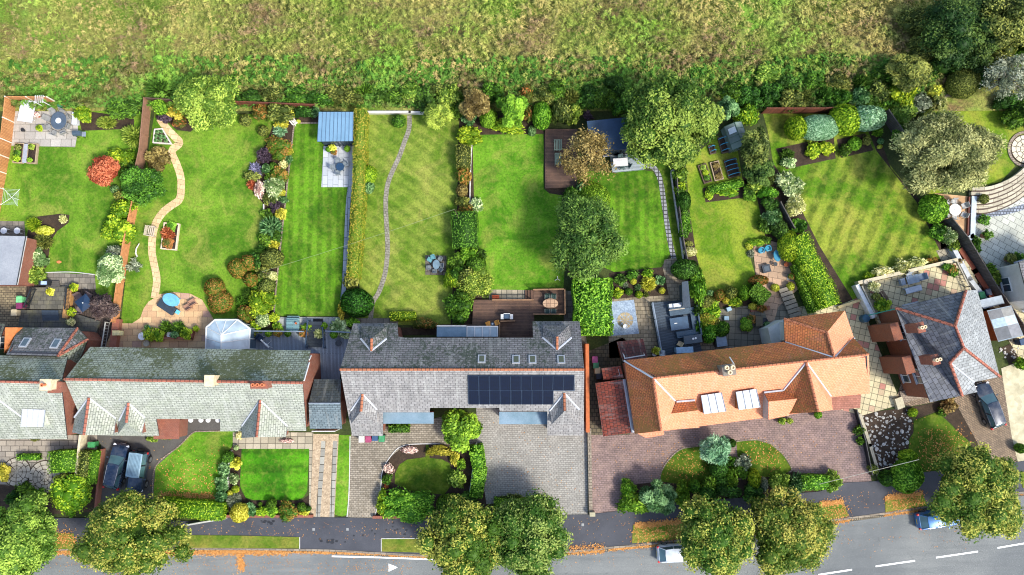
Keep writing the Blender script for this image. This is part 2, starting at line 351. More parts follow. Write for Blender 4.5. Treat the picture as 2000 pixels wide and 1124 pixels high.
struct('patio', [(-60, 431), (48, 433), (50, 470), (-60, 470)], grey, .044)
struct('patio', [(84, 545), (95, 533), (185, 537), (188, 566), (90, 562)], grey, .044)
struct('yard', [(-60, 556), (52, 556), (48, 640), (-60, 660)], brick('old_brick_paving', '9a8c6c', '7c7058', '4a4234', .45, .25, 0, .03), .044)
struct('yard', [(52, 556), (180, 562), (236, 632), (215, 700), (30, 700)], brick('dark_brick_yard', '54463c', '3e342e', '241e1a', .45, .25, R(90), .03), .040)
struct('patio', [(301, 583), (306, 576), (340, 571), (372, 574), (395, 586), (418, 625), (418, 690), (200, 690), (226, 632), (258, 632), (274, 622), (281, 603), (290, 590)], sand, .046)
band('path', [(312, 232), (325, 250), (340, 266), (351, 280), (336, 296), (345, 320), (353, 345), (354, 372), (350, 391), (335, 402), (319, 415), (306, 434), (299, 458), (297, 490), (301, 515), (306, 540), (306, 558), (302, 583)], 14.5, sand2, .055, 5)
struct('patio', [(632, 286), (691, 286), (689, 366), (628, 366)], por, .048)
band('path', [(684, 364), (680, 400), (676, 480), (673, 545), (668, 600)], 8.5, gslab, .052, 3)
band('path', [(800, 226), (799, 252), (790, 278), (780, 306), (768, 332), (758, 358), (754, 385), (754, 420), (756, 453), (757, 492), (752, 535), (740, 571), (728, 592), (724, 624)], 9, cob, .052, 5)
struct('patio', [(831, 499), (872, 500), (871, 538), (831, 537)], brick('dark_flags', '746c60', '5c564c', '34302a', .6, .6, 0, .03), .052)
struct('patio', [(535, 620), (662, 620), (690, 650), (535, 648)], brick('silver_slabs', 'b4b8b4', '9a9e9c', '64686a', .9, .9, 0, .02), .044)
struct('path', [(690, 622), (778, 622), (778, 640), (690, 640)], grey, .042)
struct('patio', [(955, 566), (1025, 567), (1025, 584), (955, 586)], brick('mixed_slabs', 'b0a58c', '8e8672', '44463e', .55, .55, 0, .03, tint='a8745a', off=0), .046)
struct('path', [(1102, 568), (1128, 570), (1150, 690), (1100, 690)], grey, .044)
struct('path', [(1140, 690), (1215, 660), (1260, 690), (1230, 850), (1148, 850)], brick('mossy_brick_path', '746850', '5a5040', '2e2a20', .4, .4, 0, .03, stain='3a3c22', st=.6), .040)
band('path', [(1258, 322), (1275, 327), (1286, 342), (1292, 365), (1297, 400), (1303, 440), (1309, 475), (1316, 505)], 9.5, brick('stepping_stone_path', 'a4a6a8', '8c8e92', '3c3e3c', .45, .4, 0, .06, off=0), .052, 5)
struct('patio', [(1298, 508), (1320, 503), (1345, 560), (1400, 690), (1190, 700), (1186, 585), (1306, 577), (1294, 522)], brick('taupe_paving', 'a4967c', '867a66', '4e4638', .55, .4, 0, .025, stain='5c543e', st=.4), .040)
struct('gravel_patch', [(1192, 590), (1238, 586), (1248, 652), (1190, 657)], rough_mat('blue_gravel', 'a4b4c4', '8494a8', 2, 9, '4c5868', .5, vor=True), .050)
struct('patio', [(1470, 482), (1500, 470), (1532, 478), (1548, 520), (1562, 562), (1520, 600), (1505, 650), (1478, 555)], brick('random_sandstone', 'c4a284', 'a08870', '5a4a3c', .95, .65, R(10), .02, tint='80868a'), .046)
struct('patio', [(1400, 606), (1500, 592), (1550, 590), (1570, 640), (1505, 680), (1395, 690)], brick('weathered_flags', '86806e', '6e6a5e', '3c3a30', .65, .65, R(3), .025, off=0), .043)
struct('path', [(1548, 600), (1640, 596), (1680, 580), (1700, 640), (1760, 790), (1683, 812), (1640, 800), (1560, 700)], pav5, .042)
struct('patio', [(1828, 490), (1870, 482), (1900, 560), (1870, 580), (1838, 510)], brick('round_terrace', 'b4aa90', '948c76', '5c5644', .6, .6, R(30), .03), .046)
struct('patio', [(1825, 378), (1900, 385), (1900, 470), (1880, 470), (1850, 430)], crazy, .046)
struct('patio', [(1905, 395), (2060, 380), (2060, 640), (1985, 600), (1900, 480)], pale, .042)
struct('path', [(1900, 520), (1985, 600), (2060, 640), (2060, 760), (1990, 700), (1925, 590)], pav5, .038)
struct('patio', [(1940, 165), (1975, 160), (1990, 185), (1975, 205), (1950, 206), (1912, 192)], crazy2, .046)
struct('forecourt', [(-60, 850), (190, 850), (190, 885), (150, 900), (130, 960), (-60, 940)], brick('pinkish_flags', 'aaa090', '8c8478', '524c42', .9, .55, 0, .03), .040)
struct('driveway', [(182, 1010), (198, 870), (180, 840), (350, 805), (445, 815), (445, 842), (400, 843), (378, 845), (350, 872), (304, 912), (298, 985), (298, 1012)], tarm, .038)
struct('path', [(455, 845), (612, 845), (616, 1010), (604, 1010), (604, 877), (455, 877)], brick('buff_flags', 'bab098', '9c947e', '5c5646', .75, .7, 0, .03, off=0), .042)
struct('driveway', [(612, 848), (662, 848), (653, 1012), (606, 1012)], rough_mat('golden_gravel', 'bca88c', '9c8a70', 2.5, 8, '6c5c48', .55, vor=True), .046)
for ln in ([(632, 862), (628, 920), (621, 1010)], [(655, 862), (652, 920), (648, 1010)]):
    band('wheel_track', ln, 8.5, brick('track_slabs', 'a8a69a', '8c8a80', '4c483c', .7, .8, 0, .04, off=0), .056, 2)
struct('driveway', [(686, 848), (745, 835), (862, 815), (935, 812), (932, 870), (830, 868), (790, 871), (762, 893), (747, 922), (744, 950), (738, 985), (732, 1012), (680, 1012)], tan_, .044)
struct('driveway', [(930, 792), (1147, 825), (1148, 1007), (1085, 1007), (1078, 985), (1040, 975), (950, 985), (942, 930), (932, 870)], gblk, .042)
struct('driveway', [(1150, 830), (1640, 790), (1668, 800), (1690, 880), (1702, 940), (1640, 960), (1600, 935), (1545, 920), (1400, 945), (1290, 940), (1215, 950), (1212, 1000), (1152, 1006)], brn, .036)
struct('driveway', [(1862, 780), (1900, 745), (1960, 735), (1972, 800), (1985, 870), (1985, 905), (1925, 895)], herr, .044)
struct('driveway', [(1760, 748), (1815, 740), (1830, 785), (1772, 795), (1750, 780)], herr, .046)
struct('path', [(1955, 720), (2060, 680), (2060, 910), (1988, 905), (1975, 850)], crazy2, .046)
# pavement, verges, road
pvm = rough_mat('asphalt_pavement', '3c3e44', '4a4c52', .35, 14, '222428', .3, rough=.75)
edge = [(-120, 1076), (0, 1074), (400, 1072), (600, 1074), (700, 1078), (830, 1085), (1000, 1083), (1120, 1077), (1200, 1069), (1310, 1058), (1450, 1041), (1624, 1017), (1727, 1003), (1850, 984), (2080, 950)]
prop = [(-120, 1010), (200, 1012), (370, 1018), (440, 1012), (610, 1010), (730, 1012), (830, 1010), (1000, 1008), (1150, 1005), (1210, 998), (1330, 980), (1450, 972), (1600, 960), (1650, 943), (1710, 940), (1780, 925), (1970, 905), (2080, 888)]
struct('pavement', prop+edge[::-1], pvm, .09)
def roadm():
    t = T('road_asphalt'); p = t.pos(); col = t.mix(t.ramp(t.noise(.12, 5, .6), .38, .62), lin('666a6a'), lin('7c7f7c'))
    st = t.noise(.5, 5, .7, vec=t.n('Mapping', {'Vector': p, 'Rotation': (0, 0, R(-4)), 'Scale': (.12, 1.6, 1)}).outputs[0]); col = t.mix(t.ramp(st, .48, .66, 0, .4), col, lin('4e5254'))
    cr = t.n('TexVoronoi', {'Vector': p, 'Scale': .35}, feature='DISTANCE_TO_EDGE').outputs[0]; cn = t.n('Math', {0: cr, 1: t.ramp(t.noise(1.2, 4), .4, .6, 0, .03)}, operation='ADD').outputs[0]; col = t.mix(t.ramp(cn, .004, .012, .45, 0), col, lin('3a3c3c'))
    n = t.noise(9, 4, .85); col = t.mix(t.ramp(n, .38, .62, .45, 0), col, lin('46494a')); col = t.mix(t.ramp(t.noise(14, 2), .62, .7, 0, .4), col, lin('a4a6a2')); return t.fin(col, .8, n, .4, .02)
rm = roadm()
struct('road', edge+[(2080, 1600), (-120, 1600)], rm, .012)
kc = brick('kerb_stone', 'a09480', '84796a', '5a5042', .6, .3, 0, .03)
band('kerb', edge, 4.0, kc, 0, 3, .125)
band('gutter_setts', [(x, y+4.5) for x, y in edge], 5, brick('setts', '9a8e74', '7a705c', '3c3830', .22, .22, 0, .04), .020, 3)
vg = lawn('verge_grass', '56701e', '7c8034', '8a7a3c', patch=.5)
for p in ([(60, 1040), (145, 1042), (150, 1072), (60, 1072)], [(355, 1045), (470, 1046), (585, 1049), (585, 1071), (400, 1070), (350, 1070)], [(746, 1052), (850, 1051), (850, 1080), (746, 1077)], [(1236, 1026), (1335, 1016), (1340, 1050), (1300, 1056), (1234, 1061)],
          [(1560, 985), (1645, 978), (1657, 1008), (1620, 1015), (1560, 1022)], [(1728, 971), (1800, 962), (1810, 988), (1728, 1000)], [(1992, 922), (2060, 915), (2060, 945), (1996, 953)]):
    struct('verge', p, vg, .135)
wh = plain('e8e8e4', .6, var=.06)
def mark(pts, z=.024):
    mb = MB(); q = [P(x, y) for x, y in pts]; mb.prism([(v.x, v.y) for v in q], z-.01, z, False); return tag(obj('road_marking', mb, wh), kind='structure')
for a, b in (((1598, 1123), (1664, 1113)), ((1710, 1106.5), (1787, 1095.5)), ((1828, 1089.5), (1910, 1077.5)), ((1948, 1070.5), (2010, 1060)), ((1480, 1140), (1560, 1129))):
    mark([(a[0], a[1]-1.6), (b[0], b[1]-1.6), (b[0], b[1]+1.6), (a[0], a[1]+1.6)])
mark([(648, 1085.4), (730, 1087.2), (850, 1091.5), (850, 1094.5), (730, 1090.2), (648, 1088.4)], .03); mark([(759, 1101), (777, 1108.5), (759, 1117)])
# puddle-dark damp patches and access covers on the pavement
dk = plain('24262a', .5); cv = plain('8a8c8a', .6)
rnd = random.Random(11)
for k in range(46):
    x, y = rnd.choice([(rnd.gauss(745, 30), rnd.gauss(1040, 9)), (rnd.gauss(800, 22), rnd.gauss(1030, 8)), (rnd.gauss(520, 12), rnd.gauss(1021, 4)), (rnd.gauss(640, 12), rnd.gauss(1056, 4))])
    if not 1016 < y < 1060 or (y > 1047 and not 592 < x < 742): continue
    r = rnd.uniform(.5, 3.0); mark_pts = [(x+r*(1+.5*rnd.random())*cos(a), y+r*.8*(1+.5*rnd.random())*sin(a)) for a in [i*pi/4 for i in range(8)]]
    q = [P(*p) for p in mark_pts]; mb = MB(); mb.prism([(v.x, v.y) for v in q], .085, .094+.0002*k, False); tag(obj('damp_patch', mb, dk), kind='structure')
for x, y in ((613, 1034), (679, 1034), (1138, 1025)):
    q = P(x, y); mb = MB(); mb.box((q.x, q.y, .094), (.26, .26, .012)); tag(obj('access_cover', mb, cv), 'small pale square metal cover set in the dark pavement at the %s' % {613: 'gravel drive', 679: 'buff block drive', 1138: 'grey block forecourt'}[x], 'cover', 'small access covers in the pavement')
# edgings
def kerbline(pts, m, wpx=2.2, h=.10, n=4, name='edging'): return band(name, pts, wpx, m, 0, n, h)
eb = brick('edging_brick', 'a89884', '8a7c6c', '54483c', .3, .2, 0, .02)
ew = plain('c8c6c0', .7)
kerbline([(575, 241), (566, 320), (557, 400), (547, 490), (540, 560), (535, 618)], eb, 2.6)
kerbline([(575, 241), (622, 241)], eb, 2.6)
kerbline([(1289, 940), (1290, 925), (1302, 903), (1325, 880), (1350, 873), (1395, 869)], eb, 2.4)
kerbline([(1438, 862), (1478, 859), (1505, 867), (1530, 889), (1546, 915), (1540, 923)], eb, 2.4)
kerbline([(732, 1010), (738, 985), (744, 950), (747, 922), (762, 893), (790, 870), (860, 867)], ew, 1.6)
kerbline([(298, 1010), (299, 975), (304, 912), (350, 872), (378, 845), (400, 843), (430, 842)], eb, 2.0)
kerbline([(1065, 368), (1063, 262)], plain('3c2c22'), 2.0); kerbline([(922, 280), (919, 340), (918, 400)], ew, 2.0, .3)
kerbline([(1316, 335), (1310, 340), (1318, 400), (1324, 440), (1334, 510)], ew, 2.2, .35)
kerbline([(1815, 197), (1835, 190), (1900, 186), (1950, 199), (1985, 228), (2010, 258)], eb, 4, .25)
kerbline([(516, 400), (517, 440)], ew, 2, .25); kerbline([(453, 880), (449, 915), (446, 955)], plain('d0cec8'), 2, .5)
kerbline([(90, 533), (140, 532), (186, 537)], ew, 1.5)
kerbline([(586, 1049), (586, 1072)], ew, 1.2, .14); kerbline([(745, 1052), (745, 1077)], ew, 1.2, .14); kerbline([(745, 1052), (850, 1051)], ew, 1.2, .14); kerbline([(684, 852), (682, 960), (678, 1010)], ew, 1.6, .07)
# circles of paving left of the tarmac drive, and by the blue gravel
def circle(px, py, rpx, m1, rings, z, name='paving_circle'):
    c = P(px, py); r = mpp(px, py)*rpx; mb = MB(); rr = [r*k for k in rings]
    for a, b in zip(rr[:-1], rr[1:]):
        n = max(8, int(2*pi*b/.75))
        for i in range(n):
            t0, t1 = 2*pi*i/n+.045/b, 2*pi*(i+1)/n-.045/b
            q = [(c.x+a*cos(t0), c.y+a*sin(t0)), (c.x+(b-.07)*cos(t0), c.y+(b-.07)*sin(t0)), (c.x+(b-.07)*cos((t0+t1)/2)*1.0, c.y+(b-.07)*sin((t0+t1)/2)), (c.x+(b-.07)*cos(t1), c.y+(b-.07)*sin(t1)), (c.x+a*cos(t1), c.y+a*sin(t1))]
            mb.prism(q, z-.03, z, False)
    mb.prism([(c.x+rr[0]*.9*cos(i*.5236), c.y+rr[0]*.9*sin(i*.5236)) for i in range(12)], z-.03, z, False)
    base = MB(); base.prism([(c.x+r*1.02*cos(i*.2094), c.y+r*1.02*sin(i*.2094)) for i in range(30)], 0, z-.02, False)
    tag(obj(name+'_joint', base, soild), kind='structure'); return tag(obj(name, mb, m1), kind='structure')
fl = rough_mat('circle_stone', 'b8b0a0', '9a9486', 1.4, 9, '6a665a', .3)
circle(33, 922, 28, fl, (.15, .45, .72, 1), .064); circle(88, 932, 32, fl, (.12, .3, .5, .75, 1), .064)
circle(1221, 626, 17, rough_mat('circle_stone_tan', 'b0a080', '8c7e64', 1.4, 9, '5a5040', .3), (.15, .6, 1), .068)
c = circle(2003, 292, 29, rough_mat('circle_stone_pale', 'd8d0b8', 'c0b69c', 1.4, 9, '8a8068', .3), (.15, .4, .7, 1), .064)
kerbline([(2003+33*cos(a), 292+33*sin(a)) for a in [R(80+15*i) for i in range(14)]], eb, 5, .12)
# the curved stone steps
stp = brick('step_stone', 'cfc6ac', 'b4ac94', '6c6450', 1.0, .8, 0, .02)
stpd = plain('54443a', .8)
for k in range(6):
    d = k*8.5; h = .55-.09*k
    l = [(1892, 371+d), (1925, 370+d*1.0), (1960, 358+d*1.02), (1990, 338+d*1.1), (2030, 296+d*1.3)]
    band('curved_step', l, 6.4, stp, 0, 5, h); band('step_nosing', [(x, y+4.6) for x, y in l], 2.9, stpd, 0, 5, h-.02)
band('step_foot_setts', [(1908, 418), (1950, 417), (2000, 404), (2040, 385)], 11, brick('blue_setts', 'a0a8b4', '7c8490', '4c5056', .3, .3, 0, .04), .052, 5)
# ------------------------------------------------------------------ foliage
def leafmesh(name, pts, nrm, size, asp, seed, core=None, tone=None, dirs=None, fold=True):
    """pts (n,3) leaf places, nrm (n,3) leaf normals; every leaf a small diamond"""
    g = np.random.default_rng(seed); n = len(pts)
    nrm = nrm/np.maximum(1e-6, np.linalg.norm(nrm, axis=1, keepdims=True))
    t = dirs if dirs is not None else g.normal(size=(n, 3))
    t = t-nrm*np.sum(t*nrm, axis=1, keepdims=True); t /= np.maximum(1e-6, np.linalg.norm(t, axis=1, keepdims=True)); u = np.cross(nrm, t)
    s = size*(.65+.7*g.random((n, 1)))
    V = np.stack([pts-t*s*asp, pts+u*s*.55-t*s*.1, pts+t*s*asp, pts-u*s*.55-t*s*.1], axis=1).reshape(-1, 3)
    tn = g.random(n) if tone is None else np.clip(tone+(g.random(n)-.5)*.55, 0, 1)
    Fq = np.arange(n*4).reshape(-1, 4)
    if core is not None:
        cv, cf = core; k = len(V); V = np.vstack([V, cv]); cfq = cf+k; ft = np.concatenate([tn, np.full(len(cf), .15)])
        allf = np.concatenate([Fq.reshape(-1), cfq.reshape(-1)]); cnt = len(Fq)+len(cf)
    else: allf = Fq.reshape(-1); cnt = len(Fq); ft = tn
    me = bpy.data.meshes.new(name); me.vertices.add(len(V)); me.vertices.foreach_set('co', V.astype(np.float32).reshape(-1))
    me.loops.add(cnt*4); me.loops.foreach_set('vertex_index', allf.astype(np.int32))
    me.polygons.add(cnt); me.polygons.foreach_set('loop_start', (np.arange(cnt)*4).astype(np.int32))
    me.update(calc_edges=True); a = me.attributes.new('tone', 'FLOAT', 'FACE'); a.data.foreach_set('value', ft.astype(np.float32))
    return me
def sphere_core(c, r, nu=10, nv=6):
    vs = []; fs = []
    for j in range(nv+1):
        th = pi*j/nv
        for i in range(nu): vs.append((c[0]+r[0]*sin(th)*cos(2*pi*i/nu), c[1]+r[1]*sin(th)*sin(2*pi*i/nu), c[2]+r[2]*cos(th)))
    for j in range(nv):
        for i in range(nu): fs.append((j*nu+i, (j+1)*nu+i, (j+1)*nu+(i+1) % nu, j*nu+(i+1) % nu))
    return np.array(vs), np.array(fs)
def joincores(cs):
    V = []; Fc = []; k = 0
    for v, f in cs: V.append(v); Fc.append(f+k); k += len(v)
    return np.vstack(V), np.vstack(Fc)
def sph(g, n, zmin=-1.0):
    d = g.normal(size=(int(n*2.4)+20, 3)); d /= np.linalg.norm(d, axis=1, keepdims=True); d = d[d[:, 2] > zmin]; return d[:n]
def clumpcloud(name, rx, ry, h, z0, K, nl, ls, seed, asp=.95, rough=.35, cl=.36, hug=.35, dirk=0, top=.8, solid=1.0):
    """crown of many leafy clumps with gaps between them"""
    g = np.random.default_rng(seed); C_ = []; i = 0; ph = g.random(6)*6.28
    while len(C_) < K and i < K*60:
        i += 1; d = sph(g, 1, -.25)[0]; r = g.uniform(.45, 1)**.5
        a = math.atan2(d[1], d[0]); wob = 1+.11*sin(3*a+ph[0])+.10*sin(5*a+ph[1])+.07*sin(8*a+ph[2])
        p = np.array([d[0]*r*wob, d[1]*r*wob, d[2]*r])
        if all(np.linalg.norm(p-q) > .8/(K**.5) for q in C_) or i > K*30: C_.append(p)
    C_ = np.array(C_); P_ = []; N_ = []; D_ = []; T_ = []; cores = []
    per = nl//K+1; mid = z0+h*.42; hz = h*.5
    for q in C_:
        cr = cl*(.75+.6*g.random()); c = np.array([q[0]*rx*(1-cr*.55), q[1]*ry*(1-cr*.55), mid+q[2]*hz*(1-cr*.5)])
        rr = np.array([rx*cr, ry*cr, max(hz, min(rx, ry)*.5)*cr*top]); d = sph(g, per, -.55); m = len(d)
        rad = 1+(g.random((m, 1))-.65)*rough*1.6; pt = c+d*rr*rad
        P_.append(pt); nn = d*hug+g.normal(size=(m, 3))*.35+np.array([0, 0, .35]); N_.append(nn); D_.append(d*1.2+g.normal(size=(m, 3))*.5+np.array([0, 0, .3]))
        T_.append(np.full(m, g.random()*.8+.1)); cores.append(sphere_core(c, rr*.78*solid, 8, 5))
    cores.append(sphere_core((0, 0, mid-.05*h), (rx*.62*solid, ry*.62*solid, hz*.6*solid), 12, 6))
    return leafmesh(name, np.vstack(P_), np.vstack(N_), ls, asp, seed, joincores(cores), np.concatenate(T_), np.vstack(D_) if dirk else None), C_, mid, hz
PROTO = {}
def proto(kind, size, var):
    """unit shrub meshes (radius 1, height 1), several sizes of leaf and variants, shared by the shrubs"""
    k = (kind, size, var)
    if k in PROTO: return PROTO[k]
    R0 = {'s': .55, 'm': 1.1, 'l': 2.0}[size]; n = {'s': 420, 'm': 1300, 'l': 3400}[size]; ls = .105/R0*(1 if size == 's' else 1.15); seed = hash((kind, size)) % 997 if False else (len(PROTO)*17+5)
    g = np.random.default_rng(seed)
    if kind == 'ball':
        d = sph(g, int(n*1.5), -.35); p = d*np.array([1, 1, .52])*(.97+.06*g.random((len(d), 1))); b = 1+.035*np.sin(d[:, :1]*5+seed)*np.cos(d[:, 1:2]*4); p = p*b; p[:, 2] += .48
        me = leafmesh('shrub', p, d*1.3+g.normal(size=p.shape)*.5, ls*.8, .9, seed, sphere_core((0, 0, .47), (.93, .93, .5), 16, 8))
    elif kind == 'box':
        m = int(n*1.6); u = g.random((m, 2))*2-1; side = g.random(m) < .42; p = np.zeros((m, 3)); nn = np.zeros((m, 3))
        p[:, 0] = u[:, 0]; p[:, 1] = u[:, 1]; p[:, 2] = 1+g.normal(size=m)*.012; nn[:, 2] = 1
        w_ = g.integers(0, 4, m); z = g.random(m)
        for q, (ax, sg) in enumerate(((0, 1), (0, -1), (1, 1), (1, -1))):
            s_ = side & (w_ == q); p[s_, ax] = sg; p[s_, 2] = z[s_]; nn[s_] = 0; nn[s_, ax] = sg
        rr = np.linalg.norm(p[:, :2]**4, axis=1)**.25; k2 = np.where(rr > .96, .96/np.maximum(rr, 1e-3), 1); p[:, 0] *= k2; p[:, 1] *= k2
        cb = MB().prism([(.9, .8), (.8, .9), (-.8, .9), (-.9, .8), (-.9, -.8), (-.8, -.9), (.8, -.9), (.9, -.8)], 0, .95)
        cv = np.array([tuple(v) for v in cb.v]); cf = [f for f in cb.f if len(f) == 4]; top_ = [(8, 9, 10, 11), (8, 11, 12, 15), (12, 13, 14, 15)]
        me = leafmesh('shrub', p, nn*1.2+g.normal(size=p.shape)*.45, ls*.8, .9, seed, (cv, np.array(cf+top_)))
    elif kind == 'spiky':
        m = int(n*.9); d = sph(g, m, .05); p = d*np.array([1, 1, .9])*(.35+.35*g.random((len(d), 1))); nn = np.cross(d, g.normal(size=d.shape))+np.array([0, 0, .5])
        me = leafmesh('shrub', p+np.array([0, 0, .05]), nn, ls*.85, 4.2*R0 if size == 's' else 3.2, seed, sphere_core((0, 0, .2), (.45, .45, .35), 8, 4), dirs=d)
    elif kind == 'conifer':
        me = clumpcloud('shrub', 1, 1, 1, 0, {'s': 14, 'm': 26, 'l': 40}[size], int(n*1.4), ls*.75, seed, asp=2.4, rough=.55, cl=.30, hug=.1, dirk=1)[0]
    elif kind == 'twiggy':
        me = clumpcloud('shrub', 1, 1, 1, 0, {'s': 9, 'm': 16, 'l': 26}[size], int(n*.75), ls*.6, seed, asp=2.2, rough=.7, cl=.3, hug=.2, dirk=1)[0]
    else:
        me = clumpcloud('shrub', 1, 1, 1, 0, {'s': 8, 'm': 18, 'l': 34}[size], int(n*1.25), ls, seed, rough=.38, cl={'s': .5, 'm': .4, 'l': .33}[size])[0]
    PROTO[k] = me; return me
KN = {'b': 'ball', 'x': 'box', 's': 'spiky', 'c': 'conifer', 't': 'twiggy', 'l': 'loose'}
def put(me, name, loc, sx, sy, sz, rz, pal, label, cat, group):
    if not me.materials: me.materials.append(fol(pal))
    o = bpy.data.objects.new(name, me); C.objects.link(o); o.location = loc; o.scale = (sx, sy, sz); o.rotation_euler = (0, 0, rz)
    o.material_slots[0].link = 'OBJECT'; o.material_slots[0].material = fol(pal)
    return tag(o, label, cat, group)
NS = [0]
def shrub(x, y, rx, ry, h, kind, pal, label, rz=0.0, name='shrub', cat='shrub', group='shrubs planted in the gardens'):
    kd = KN[kind]; zc = h*.55; m = mpp(x, y, zc); rx *= m; ry *= m; r = (rx+ry)/2
    size = 's' if r < .8 else 'm' if r < 1.55 else 'l'; NS[0] += 1
    q = P(x, y, zc)
    if kd in ('ball', 'box'): rot = rz
    else: rot = rz
    me = proto(kd, size, NS[0] % (3 if kd in ('loose', 'conifer') else 2))
    return put(me, name, (q.x, q.y, 0.02), rx*1.04, ry*1.04, h, rot, pal, label, cat, group)
def hedge(pts, wpx, h, pal, label, ls=.085, dens=70, round_=.25, seed=1, name='hedge', group='clipped hedges', lump=.05):
    """clipped hedge along a line of photo pixels: leaves over a solid box"""
    g = np.random.default_rng(seed); l = [P(x, y, h*.7) for x, y in pts]; wd = wpx*mpp(pts[0][0], pts[0][1], h)/2
    Pp, Nn, cores = [], [], []; k = 0
    for i in range(len(l)-1):
        a, b = np.array(l[i]), np.array(l[i+1]); a[2] = b[2] = 0; d = b-a; L = np.linalg.norm(d); d /= L; nrm = np.array([-d[1], d[0], 0]); e = wd*.45 if len(l) > 2 else 0
        L2 = L+2*e; a2 = a-d*e; m = int(dens*L2*2*wd); s = g.random(m)*L2; t = (g.random(m)*2-1); z = h+.05*np.sin(s*2.3+i)-round_*np.abs(t)**4+lump*np.sin(s*1.1+seed)+g.normal(size=m)*.02
        Pp.append(a2+np.outer(s, d)+np.outer(t*wd, nrm)+np.outer(z, [0, 0, 1])); Nn.append(np.tile([0, 0, 1.2], (m, 1))+np.outer(t*.5, nrm)+g.normal(size=(m, 3))*.5)
        for sg in (-1, 1):
            m = int(dens*L2*h*.9); s = g.random(m)*L2; z = g.random(m)*h
            Pp.append(a2+np.outer(s, d)+np.outer(sg*wd*(1+.05*np.sin(s*1.7)), nrm)*1.0+np.outer(z, [0, 0, 1])); Nn.append(np.tile(nrm*sg*1.2, (m, 1))+g.normal(size=(m, 3))*.5)
        for s0, sg in ((0, -1), (L2, 1)):
            m = int(dens*2*wd*h*.9); t = (g.random(m)*2-1)*wd; z = g.random(m)*h
            Pp.append(a2+np.outer(np.full(m, s0), d)+np.outer(t, nrm)+np.outer(z, [0, 0, 1])); Nn.append(np.tile(d*sg*1.2, (m, 1))+g.normal(size=(m, 3))*.5)
        for kk, (wk, z1) in enumerate(((.93, h-round_-.14), (.62, h-.15*round_-.12))):
            c = [a2+nrm*wd*wk+d*.08, a2-nrm*wd*wk+d*.08, a2+d*(L2-.08)-nrm*wd*wk, a2+d*(L2-.08)+nrm*wd*wk]
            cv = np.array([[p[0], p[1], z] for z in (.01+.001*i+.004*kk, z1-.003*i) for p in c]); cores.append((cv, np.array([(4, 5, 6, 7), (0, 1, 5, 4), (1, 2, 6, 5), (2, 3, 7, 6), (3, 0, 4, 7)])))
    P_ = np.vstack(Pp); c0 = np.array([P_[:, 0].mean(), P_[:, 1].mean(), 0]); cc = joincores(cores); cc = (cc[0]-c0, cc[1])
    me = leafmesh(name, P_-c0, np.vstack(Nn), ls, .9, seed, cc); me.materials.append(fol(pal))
    o = bpy.data.objects.new(name, me); C.objects.link(o); o.location = c0
    return tag(o, label, 'hedge', group)
bark = rough_mat('bark', '4a3c2e', '6a5a48', 3, 18, '241c14', .6)
barkg = rough_mat('grey_bark', '8a8478', 'a8a294', 3, 18, '4a443c', .6)
def tree(x, y, rx, ry, h, pal, label, seed, K=44, nl=11000, ls=.13, asp=.95, cl=.27, z0=None, rough=.4, group='trees in the gardens', name='tree', dirk=0, bk=None, hug=.35, limbs=10, top=.9, solid=1.0):
    z0 = h*.22 if z0 is None else z0; zc = z0+(h-z0)*.5; m = mpp(x, y, zc)*.93; rx *= m; ry *= m; q = P(x, y, zc)
    root = thing(name, (q.x, q.y, 0), label, 'tree', group)
    me, cs, mid, hz = clumpcloud('crown', rx, ry, (h-z0), z0, K, nl, ls, seed, asp=asp, rough=rough, cl=cl, dirk=dirk, hug=hug, top=top, solid=solid)
    me.materials.append(fol(pal)); o = bpy.data.objects.new('crown', me); C.objects.link(o); o.parent = root
    tb = MB(); r0 = .05*h/2+.06; tb.tube([(0, 0, -.05), (.03, .02, h*.15), (-.04, .05, h*.33), (.02, 0, h*.55)], r0, 9, r0*.45)
    rr = random.Random(seed)
    for c in rr.sample(list(cs), min(limbs, len(cs))):
        e = Vector((c[0]*rx*.93, c[1]*ry*.93, mid+c[2]*hz*.95)); s = Vector((0, 0, h*rr.uniform(.2, .5))); mdp = (s+e)/2+Vector((0, 0, .25))
        tb.tube([s, mdp, e], r0*.38, 6, .03)
    obj('trunk', tb, bk or bark, root); return root
# --- trees
ST = 'street trees along the road'
tree(1399, 1054, 82, 88, 7.6, 'AU', 'autumn yellow-green street tree hanging over the rear of the parked white car', 11, nl=25500, group=ST, K=90, cl=.19, ls=.12, rough=.6)
tree(1540, 1042, 90, 88, 7.4, 'AU', 'autumn street tree just left of the dashed line, beside the one over the white car', 12, nl=25500, group=ST, K=90, cl=.19, ls=.12, rough=.6)
tree(903, 1060, 86, 88, 7.6, 'AU', 'yellowish street tree standing at the right end of the white road line', 13, nl=25500, group=ST, K=90, cl=.19, ls=.12, rough=.6)
tree(1030, 1050, 88, 84, 7.2, 'AG', 'greener street tree at the foot of the wide grey block forecourt', 14, nl=25500, group=ST, K=90, cl=.19, ls=.12, rough=.6)
tree(1905, 963, 102, 98, 8.2, 'AU', 'large autumn street tree hiding the front of the blue parked car', 15, nl=34000, group=ST, K=110, cl=.175, ls=.12, rough=.6)
tree(258, 1050, 110, 92, 8.2, 'AU', 'very yellow street tree below the tarmac drive with the two parked cars', 16, nl=32300, group=ST, K=110, cl=.175, ls=.12, rough=.6)
tree(38, 1060, 80, 92, 7.6, 'LG', 'bright green street tree at the bottom left corner', 17, nl=27200, group=ST, K=76, cl=.2, ls=.125)
tree(405, 198, 64, 64, 5.5, 'LG', 'light green open tree at the top of the winding sandstone path', 21, nl=15300, K=44)
tree(1304, 236, 96, 98, 9.5, 'BIG', 'largest green garden tree, between the dark roofed studio and the hooped vegetable beds', 22, nl=32300, K=74, cl=.2, ls=.14)
